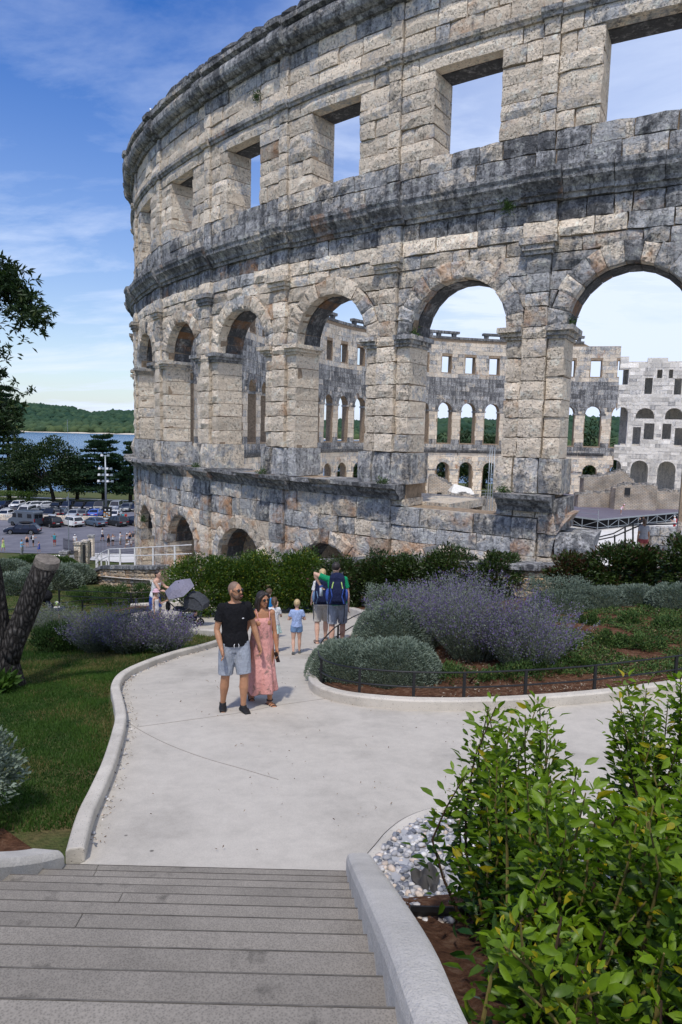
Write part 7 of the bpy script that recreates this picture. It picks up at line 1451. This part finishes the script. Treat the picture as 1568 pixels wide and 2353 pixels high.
# gull on the cornice
gl = pos(5.2*4+1.1, 15.52, -.1)+np.array([CX, CY, -10]); gu = empty('gull', gl, 2.2, 'white gull perched on top of the amphitheatre wall', 'bird'); flat('gull_white', (.75, .76, .78), .7); flat('gull_grey', (.35, .37, .40), .7)
c = MB(); c.ball((0, 0, .20), (.20, .09, .10), 10, 8); c.tube([(.12, 0, .24), (.20, 0, .36), (.22, 0, .42)], [.07, .05, .05], 8); c.ball((.24, 0, .44), .055, 8, 6); c.tube([(-.15, 0, .2), (-.34, 0, .17)], [.06, .02], 6); organic(c, 'body', M['gull_white'], gu, .02, 3); MB().tube([(.28, 0, .44), (.36, 0, .42)], [.014, .005], 5).build('bill', M['straw'], gu)
for sy in (-1, 1): c = MB(); c.ball((-.05, sy*.085, .22), (.2, .02, .075), 8, 6); c.build('wing', M['gull_grey'], gu, True); MB().tube([(.02, sy*.03, .12), (.03, sy*.03, 0)], .01, 5).build('leg', M['straw'], gu)
# ------------------------------------------------------------------ car park
apoly = [(-130, 84), (-60, 80), (-36, 79), (-31, 82), (-23, 81), (-13, 74), (-9, 90), (-8, 142), (-130, 142)]
tag(sheet('car_park', apoly, M['asphalt'], .04, 3.0), 'grey asphalt road and car park', kind='structure')
tag(sheet('pavement', [(-31, 71), (-20, 62), (-14, 70), (-22, 82.5), (-30, 83)], M['arena_sand'], .06, 1.5), 'pale paving behind the gate', kind='structure')
tag(sheet('park_path', [(-32, 143), (-27, 143), (-32, 158), (-140, 172), (-140, 168), (-38, 157)], M['arena_sand'], .05, 3), 'pale gravel path through the park', kind='structure')
def paint(name, c, metal=0.0): t = MT(name, .28, .5); t.color((*c, 1)); t.b.inputs['Metallic'].default_value = metal; t.b.inputs['Coat Weight'].default_value = .4; M[name] = t.m
for nme, c in (('paint_white', (.70, .70, .69)), ('paint_black', (.010, .011, .013)), ('paint_navy', (.012, .018, .040)), ('paint_grey', (.11, .125, .14)), ('paint_silver', (.34, .36, .38)), ('paint_steel', (.085, .12, .165)), ('paint_blue', (.02, .10, .45)), ('paint_van', (.095, .115, .14)), ('paint_darkgrey', (.035, .038, .042))): paint(nme, c)
flat('car_glass', (.012, .015, .019), .06, .7); flat('tyre', (.014, .014, .015), .85); flat('alloy', (.42, .43, .44), .35, .5, .5); flat('lamp_red', (.35, .012, .012), .25, .5); flat('lamp_clear', (.65, .66, .68), .15, .6); flat('plate', (.75, .75, .72), .5); flat('trim', (.02, .02, .022), .6)
CAR = {'suv': dict(L=4.45, W=1.84, H=1.64, hood=1.02, belt=1.08, gx=(1.05, .42, -1.75, -2.12)), 'sedan': dict(L=4.75, W=1.82, H=1.46, hood=.92, belt=.98, gx=(1.15, .35, -1.15, -1.85)), 'hatch': dict(L=4.05, W=1.74, H=1.48, hood=.92, belt=.98, gx=(1.0, .35, -1.45, -1.9)), 'wagon': dict(L=4.9, W=1.86, H=1.5, hood=.90, belt=.97, gx=(1.2, .4, -1.8, -2.3)), 'mpv': dict(L=4.9, W=1.92, H=1.95, hood=1.12, belt=1.15, gx=(1.85, 1.15, -2.2, -2.42))}
CARS = {}
def car(kind, paintname, p, heading, label, group='parked cars', roofbox=False):
    key = (kind, paintname, roofbox)
    if key in CARS:
        o = copy_tree(CARS[key]); o.location = p; o.rotation_euler = (0, 0, R_(heading)); return tag(o, label, 'car', group)
    C_ = CAR[kind]; L_, W_, H_, hd_, bt_ = C_['L'], C_['W'], C_['H'], C_['hood'], C_['belt']; g0, g1, g2, g3 = C_['gx']; pm = M[paintname]; o = empty('car', p, R_(heading), label, 'car', group)
    f, r = L_/2, -L_/2; wb = L_*.295; body = MB()
    prof = [(f-.06, .26), (f, .42), (f-.02, .62), (f-.18, hd_-.12), (g0, hd_+.02), (g0-.2, bt_), (g3+.15, bt_+.03), (r+.12, bt_-.02 if kind != 'sedan' else bt_), (r+.02, bt_-.25), (r, .50), (r+.08, .28)]
    for side in (wb,): pass
    arch_ = lambda cx: [(cx-.40, .26), (cx-.36, .46), (cx-.2, .63), (cx, .68), (cx+.2, .63), (cx+.36, .46), (cx+.40, .26)]
    poly = prof+arch_(-wb)+arch_(wb); body.prism(poly, -W_/2, W_/2); b = body.build('body', pm, o); fix_normals(b.data); bevel_obj(b, .07, 2)
    MB().box((-f+.5, -W_/2+.12, .22), (f-.5, W_/2-.12, .70)).build('underbody', M['trim'], o)
    # greenhouse
    wy0, wy1 = W_/2-.06, W_/2-.24; z0, z1 = bt_-.03, H_-.05
    V = [(g0, -wy0, z0), (g0, wy0, z0), (g3, wy0, z0), (g3, -wy0, z0), (g1, -wy1, z1), (g1, wy1, z1), (g2, wy1, z1), (g2, -wy1, z1)]
    MB().add(V, [(0, 1, 5, 4), (1, 2, 6, 5), (2, 3, 7, 6), (3, 0, 4, 7), (4, 5, 6, 7), (3, 2, 1, 0)]).build('windows', M['car_glass'], o)
    rf = MB().box((g2-.02, -wy1-.02, z1-.02), (g1+.02, wy1+.02, H_), taper=.94).build('roof', pm, o); bevel_obj(rf, .03)
    for sy in (-1, 1):
        for a_, c_, w_ in ((V[1], V[5], .05), (V[2], V[6], .07)): MB().tube([(a_[0], sy*abs(a_[1]), a_[2]), (c_[0], sy*abs(c_[1]), c_[2])], w_, 5).build('pillar', pm, o)
        for fr in (.42,) if kind in ('hatch', 'sedan') else (.38, .72): xa = g0*(1-fr)+g3*fr; xb = g1*(1-fr)+g2*fr; MB().tube([(xa, sy*(wy0+.01), z0), (xb, sy*(wy1+.01), z1)], .04, 5).build('pillar', pm if kind == 'van' else M['trim'], o)
        MB().box((g0-.35, sy*(W_/2-.02)-.09, bt_-.02), (g0-.18, sy*(W_/2-.02)+.09+sy*.06, bt_+.12)).build('mirror', pm, o)
        lt = MB().box((f-.30, sy*(W_/2-.34)-.17, .62), (f-.04, sy*(W_/2-.34)+.17, .78)).build('headlight', M['lamp_clear'], o); MB().box((r-.012, sy*(W_/2-.27)-.2, bt_-.34), (r+.12, sy*(W_/2-.27)+.2, bt_-.18)).build('tail_light', M['lamp_red'], o)
        MB().box((-.1, sy*(W_/2+.004)-.012, bt_-.15), (.08, sy*(W_/2+.004)+.012, bt_-.12)).build('door_handle', M['alloy'], o)
    MB().box((f-.035, -.5, .40), (f+.012, .5, .60)).build('grille', M['trim'], o); MB().box((f-.01, -.26, .42), (f+.025, .26, .53)).build('number_plate', M['plate'], o); MB().box((r-.03, -.26, .60), (r+.02, .26, .71)).build('number_plate', M['plate'], o); MB().box((r-.02, -W_/2+.15, .28), (r+.1, W_/2-.15, .46)).build('rear_bumper', M['trim'], o)
    for x in (wb, -wb):
        for sy in (-1, 1):
            w_ = empty('wheel', (x, sy*(W_/2-.10), .33)); w_.parent = o; MB().tube([(0, -.11, 0), (0, .11, 0)], .33, 16).build('tyre', M['tyre'], w_); MB().tube([(0, -.118, 0), (0, .118, 0)], .215, 12).build('rim', M['alloy'], w_)
            for k_ in range(5): q = MB().box((-.035, -.124, .04), (.035, .124, .2)).build('spoke_gap', M['trim'], w_); q.rotation_euler = (0, k_*1.2566+.6, 0)
    if roofbox: c = MB(); c.ball((-.5, 0, H_+.20), (1.05, .42, .19), 12, 8); q = c.build('roof_box', M[roofbox], o, True); MB().box((-.9, -.5, H_), (-.82, .5, H_+.06)).build('roof_bar', M['trim'], o); MB().box((-.1, -.5, H_), (-.02, .5, H_+.06)).build('roof_bar', M['trim'], o)
    CARS[key] = o; return o
dz = lambda zx, zy: (zx*.20515, 1120.1+zy*.20515)
def cg(zx, zy, D=None):
    p = G(*dz(zx, zy)); return (p.x, p.y, p.z+.045)
def cy(zx, D, zy=300): q = at(*dz(zx, zy), D); return (q.x, D, Tz(q.x, D)+.045)
car('wagon', 'paint_navy', cg(255, 520), 187, 'dark blue estate car with black roof box driving past the gate', 'cars on the road', 'trim')
RA = 142
car('suv', 'paint_black', cy(565, 108.5), RA, 'black SUV with grey roof box beside the grey van', 'front row of parked cars', 'paint_silver')
car('suv', 'paint_white', cy(805, 109.5), RA, 'white SUV in the front row between black and blue cars', 'front row of parked cars')
car('sedan', 'paint_steel', cy(1060, 110.5), RA, 'steel blue sedan in the front row', 'front row of parked cars')
car('suv', 'paint_darkgrey', cy(1305, 111.5), RA, 'dark grey SUV at the right of the front row', 'front row of parked cars')
car('sedan', 'paint_navy', cy(1490, 113.0), RA, 'dark sedan half hidden by the amphitheatre wall', 'front row of parked cars')
# camper van
vp = cy(285, 108.5); van = empty('van', vp, R_(158), 'matt grey panel van with dark side windows at the left of the front row', 'van'); vb = MB(); vb.prism([(2.75, .35), (2.8, .7), (2.6, 1.15), (2.0, 1.35), (1.35, 2.35), (1.1, 2.52), (-2.6, 2.55), (-2.75, 2.3), (-2.8, .5), (-2.7, .35)], -.98, .98); b = vb.build('body', M['paint_van'], van); fix_normals(b.data); bevel_obj(b, .10, 3)
MB().add([(2.03, -.8, 1.40), (2.03, .8, 1.40), (1.42, .72, 2.28), (1.42, -.72, 2.28)], [(0, 1, 2, 3)]).build('windscreen', M['car_glass'], van).location = (.03, 0, .02)
for sy in (-1, 1):
    for x0, x1, zz0, zz1 in ((.95, 1.72, 1.42, 2.1), (-.35, .55, 1.45, 2.1), (-2.3, -1.4, 1.45, 2.1)): MB().box((x0, sy*.985-.01, zz0), (x1, sy*.985+.01, zz1)).build('window', M['car_glass'], van)
    MB().box((2.6, sy*.7-.18, .8), (2.8, sy*.7+.18, 1.02)).build('headlight', M['lamp_clear'], van); MB().box((-2.83, sy*.86-.08, .9), (-2.75, sy*.86+.08, 1.35)).build('tail_light', M['lamp_red'], van); MB().box((-2.83, sy*.42-.33, 1.45), (-2.76, sy*.42+.33, 2.1)).build('rear_window', M['car_glass'], van)
    for x in (1.75, -1.75): w_ = empty('wheel', (x, sy*.88, .36)); w_.parent = van; MB().tube([(0, -.12, 0), (0, .12, 0)], .36, 16).build('tyre', M['tyre'], w_); MB().tube([(0, -.13, 0), (0, .13, 0)], .2, 12).build('rim', M['paint_darkgrey'], w_)
# second row, seen over the low wall
row2 = [(60, 'hatch', 'paint_white', 'white hatchback left of the van in the second row'), (105, 'hatch', 'paint_silver', 'silver hatchback behind the white one in the second row'), (200, 'suv', 'paint_navy', 'navy SUV right behind the grey van'), (300, 'mpv', 'paint_white', 'white people carrier behind the van in the second row'), (420, 'hatch', 'paint_grey', 'grey hatchback above the black roof box car'), (505, 'sedan', 'paint_grey', 'grey saloon behind the black SUV'), (568, 'suv', 'paint_black', 'black SUV facing away in the second row'), (655, 'hatch', 'paint_darkgrey', 'dark hatchback above the white SUV'), (720, 'hatch', 'paint_steel', 'blue grey hatchback above the white SUV'), (832, 'hatch', 'paint_silver', 'silver hatchback above the gap beside the blue sedan'), (955, 'hatch', 'paint_grey', 'pale grey hatchback above the steel blue sedan'), (1078, 'sedan', 'paint_blue', 'bright blue car above the steel blue sedan'), (1285, 'hatch', 'paint_white', 'white hatchback right of the poster board')]
for i, (zx, k_, pn, lab) in enumerate(row2): car(k_, pn, cy(zx, 121.5+(i % 3)*1.2 if i > 1 else 118+4*i), 95+random.uniform(-6, 6) if i % 3 else 272, lab, 'second row of parked cars')
row3 = [(50, 'sedan', 'paint_navy', 'dark saloon at the left end of the back row'), (200, 'hatch', 'paint_white', 'white hatchback beside the clipped bush in the back row'), (362, 'hatch', 'paint_white', 'white hatchback left of the rounded oak trunk'), (492, 'sedan', 'paint_white', 'white saloon under the rounded oak'), (632, 'hatch', 'paint_black', 'black hatchback right of the oak trunk'), (768, 'suv', 'paint_navy', 'navy SUV beside the lamp post in the back row'), (898, 'suv', 'paint_black', 'tall black off roader in the back row'), (1032, 'suv', 'paint_navy', 'dark blue SUV left of the light mast'), (1130, 'mpv', 'paint_darkgrey', 'dark van beside the poster board'), (1305, 'mpv', 'paint_silver', 'silver van right of the poster board'), (1422, 'suv', 'paint_grey', 'grey SUV near the wall in the back row'), (1530, 'hatch', 'paint_navy', 'dark hatchback partly behind the amphitheatre')]
for i, (zx, k_, pn, lab) in enumerate(row3): car(k_, pn, cy(zx, 135+(i % 2)), 268+random.uniform(-8, 8) if i not in (2, 3) else 230, lab, 'back row of parked cars')
# low wall behind the front row
lw = empty('low_wall', cy(-40, 115.5), label='low pale stone wall behind the front row of cars', cat='wall'); xa = cy(-40, 115.5)[0]; xb = cy(1170, 115.5)[0]; n = 22
for i in range(n):
    for r in range(2): x = (xb-xa)*(i+.5*(r % 2))/n; b = MB().box((x, -.2, r*.5), (x+(xb-xa)/n-.02, .25, r*.5+.48), tn(.3, .8)).build('stone_block', M['arena_stone'], lw); bevel_obj(b, .03)
# light mast, poster board, sign posts
p = cg(1190, 235); p = cy(1190, 130); mh = at(243, 1046, 130).z-p[2]; ms = empty('light_mast', p, label='tall grey steel mast carrying floodlights beside the cedar', cat='light mast'); MB().tube([(0, 0, 0), (0, 0, mh)], [.22, .12], 10).build('pole', M['steel'], ms, True)
for h, wd, nl in ((mh-.1, 1.2, 2), (mh-2.6, 2.2, 4), (mh-3.8, 2.4, 4), (mh-5.0, 2.6, 4)):
    MB().tube([(-wd/2, 0, h), (wd/2, 0, h)], .06, 6).build('crossbar', M['steel'], ms)
    for k_ in range(nl): x = -wd/2+wd*k_/(nl-1); q = MB().box((x-.22, -.28, h-.1), (x+.22, .12, h+.28), taper=.8).build('floodlight', M['steel'] if k_ % 2 else M['white_plastic'], ms)
pb = cy(1205, 113.5); bd = empty('poster_board', pb, label='tall black menu board with food pictures beside the dark SUV', cat='sign'); k_ = 113.5/FPX*.20515; MB().box((-48*k_, -.1, 0), (48*k_, .1, 182*k_+.2)).build('panel', M['black_iron'], bd)
MB().box((-46*k_, -.13, .15), (46*k_, -.105, 70*k_)).build('food_poster', flat('poster_pale', (.62, .64, .62), .6), bd)
flat('poster_orange', (.6, .22, .03), .6); flat('poster_yellow', (.65, .45, .05), .6); flat('poster_red', (.45, .05, .03), .6)
for i in range(9): MB().ball(((-36+9*i)*k_, -.14, (28+8*math.sin(i*2.1))*k_), (7*k_, .015, 7*k_), 8, 6).build('food_picture', M[('poster_orange', 'poster_yellow', 'poster_red')[i % 3]], bd)
for i in range(3):
    for j in range(4): MB().box(((-40+26*i)*k_, -.125, (80+15*j)*k_), ((-20+26*i)*k_, -.105, (90+15*j)*k_)).build('menu_picture', M['poster_pale'] if (i+j) % 3 else M['poster_orange'], bd)
for x in (-20, 22): MB().ball((x*k_, -.12, 160*k_), (9*k_, .02, 9*k_), 8, 6).build('emblem', M['white_plastic'], bd)
for zx, zy0, zy1, D, lab, pl in ((765, 335, 620, 84, 'thin grey sign post with a small white plate in front of the white SUV', True), (772, 60, 300, 116, 'slim dark lamp post behind the white SUV', False)):
    q = cy(zx, D); top = at(*dz(zx, zy0), D).z-q[2]; o = empty('sign_post', q, label=lab, cat='post'); MB().tube([(0, 0, 0), (0, 0, top)], .06 if pl else .05, 8).build('pole', M['steel'], o)
    if pl: MB().box((.05, -.03, top-1.0), (.55, .03, top-.45)).build('plate', M['white_plastic'], o)
    else: MB().box((-.3, -.1, top-1.3), (.0, .1, top-.7)).build('lamp_head', M['steel'], o)
# people resting on the wall of the car park
for zx, lab, wr in ((1330, 'person in dark clothes sitting on the car park wall', (('tee', 'black_cloth'), ('shorts', 'navy_cloth'))), (1378, 'child in turquoise shirt on the car park wall', (('tee', 'teal'), ('shorts', 'navy_cloth'))), (1412, 'person in red shirt sitting on the car park wall', (('tee', 'red_cloth'), ('shorts', 'grey_cloth')))):
    q = cy(zx, 115.2); person((q[0], q[1], q[2]+.5), 280, 1.65, lab, SIT, 'm', 'skin_tan', .03, ('short', 'hair_dark'), wr)
# sailing boat masts and a moored boat behind the trees
bo = empty('sailing_boat', (at(155, 1050, 420).x, 420, -20), .4, 'small white sailing boat moored beyond the trees', 'boat'); c = MB(); c.prism([(-5, .2), (5.5, .2), (6.2, 1.5), (-5.2, 1.3)], -1.5, 1.5); b = c.build('hull', M['white_plastic'], bo); bevel_obj(b, .4, 3); MB().box((-2, -.9, 1.3), (2, .9, 2.1), taper=.8).build('cabin', M['white_plastic'], bo); MB().tube([(.5, 0, 1.3), (.5, 0, 24)], .09, 6).build('mast', M['steel'], bo); MB().tube([(.5, 0, 23.5), (-5, 0, 2)], .03, 4).build('stay', M['steel'], bo); MB().tube([(.4, 0, 2.8), (-4, 0, 2.7)], .08, 6).build('boom', M['steel'], bo)
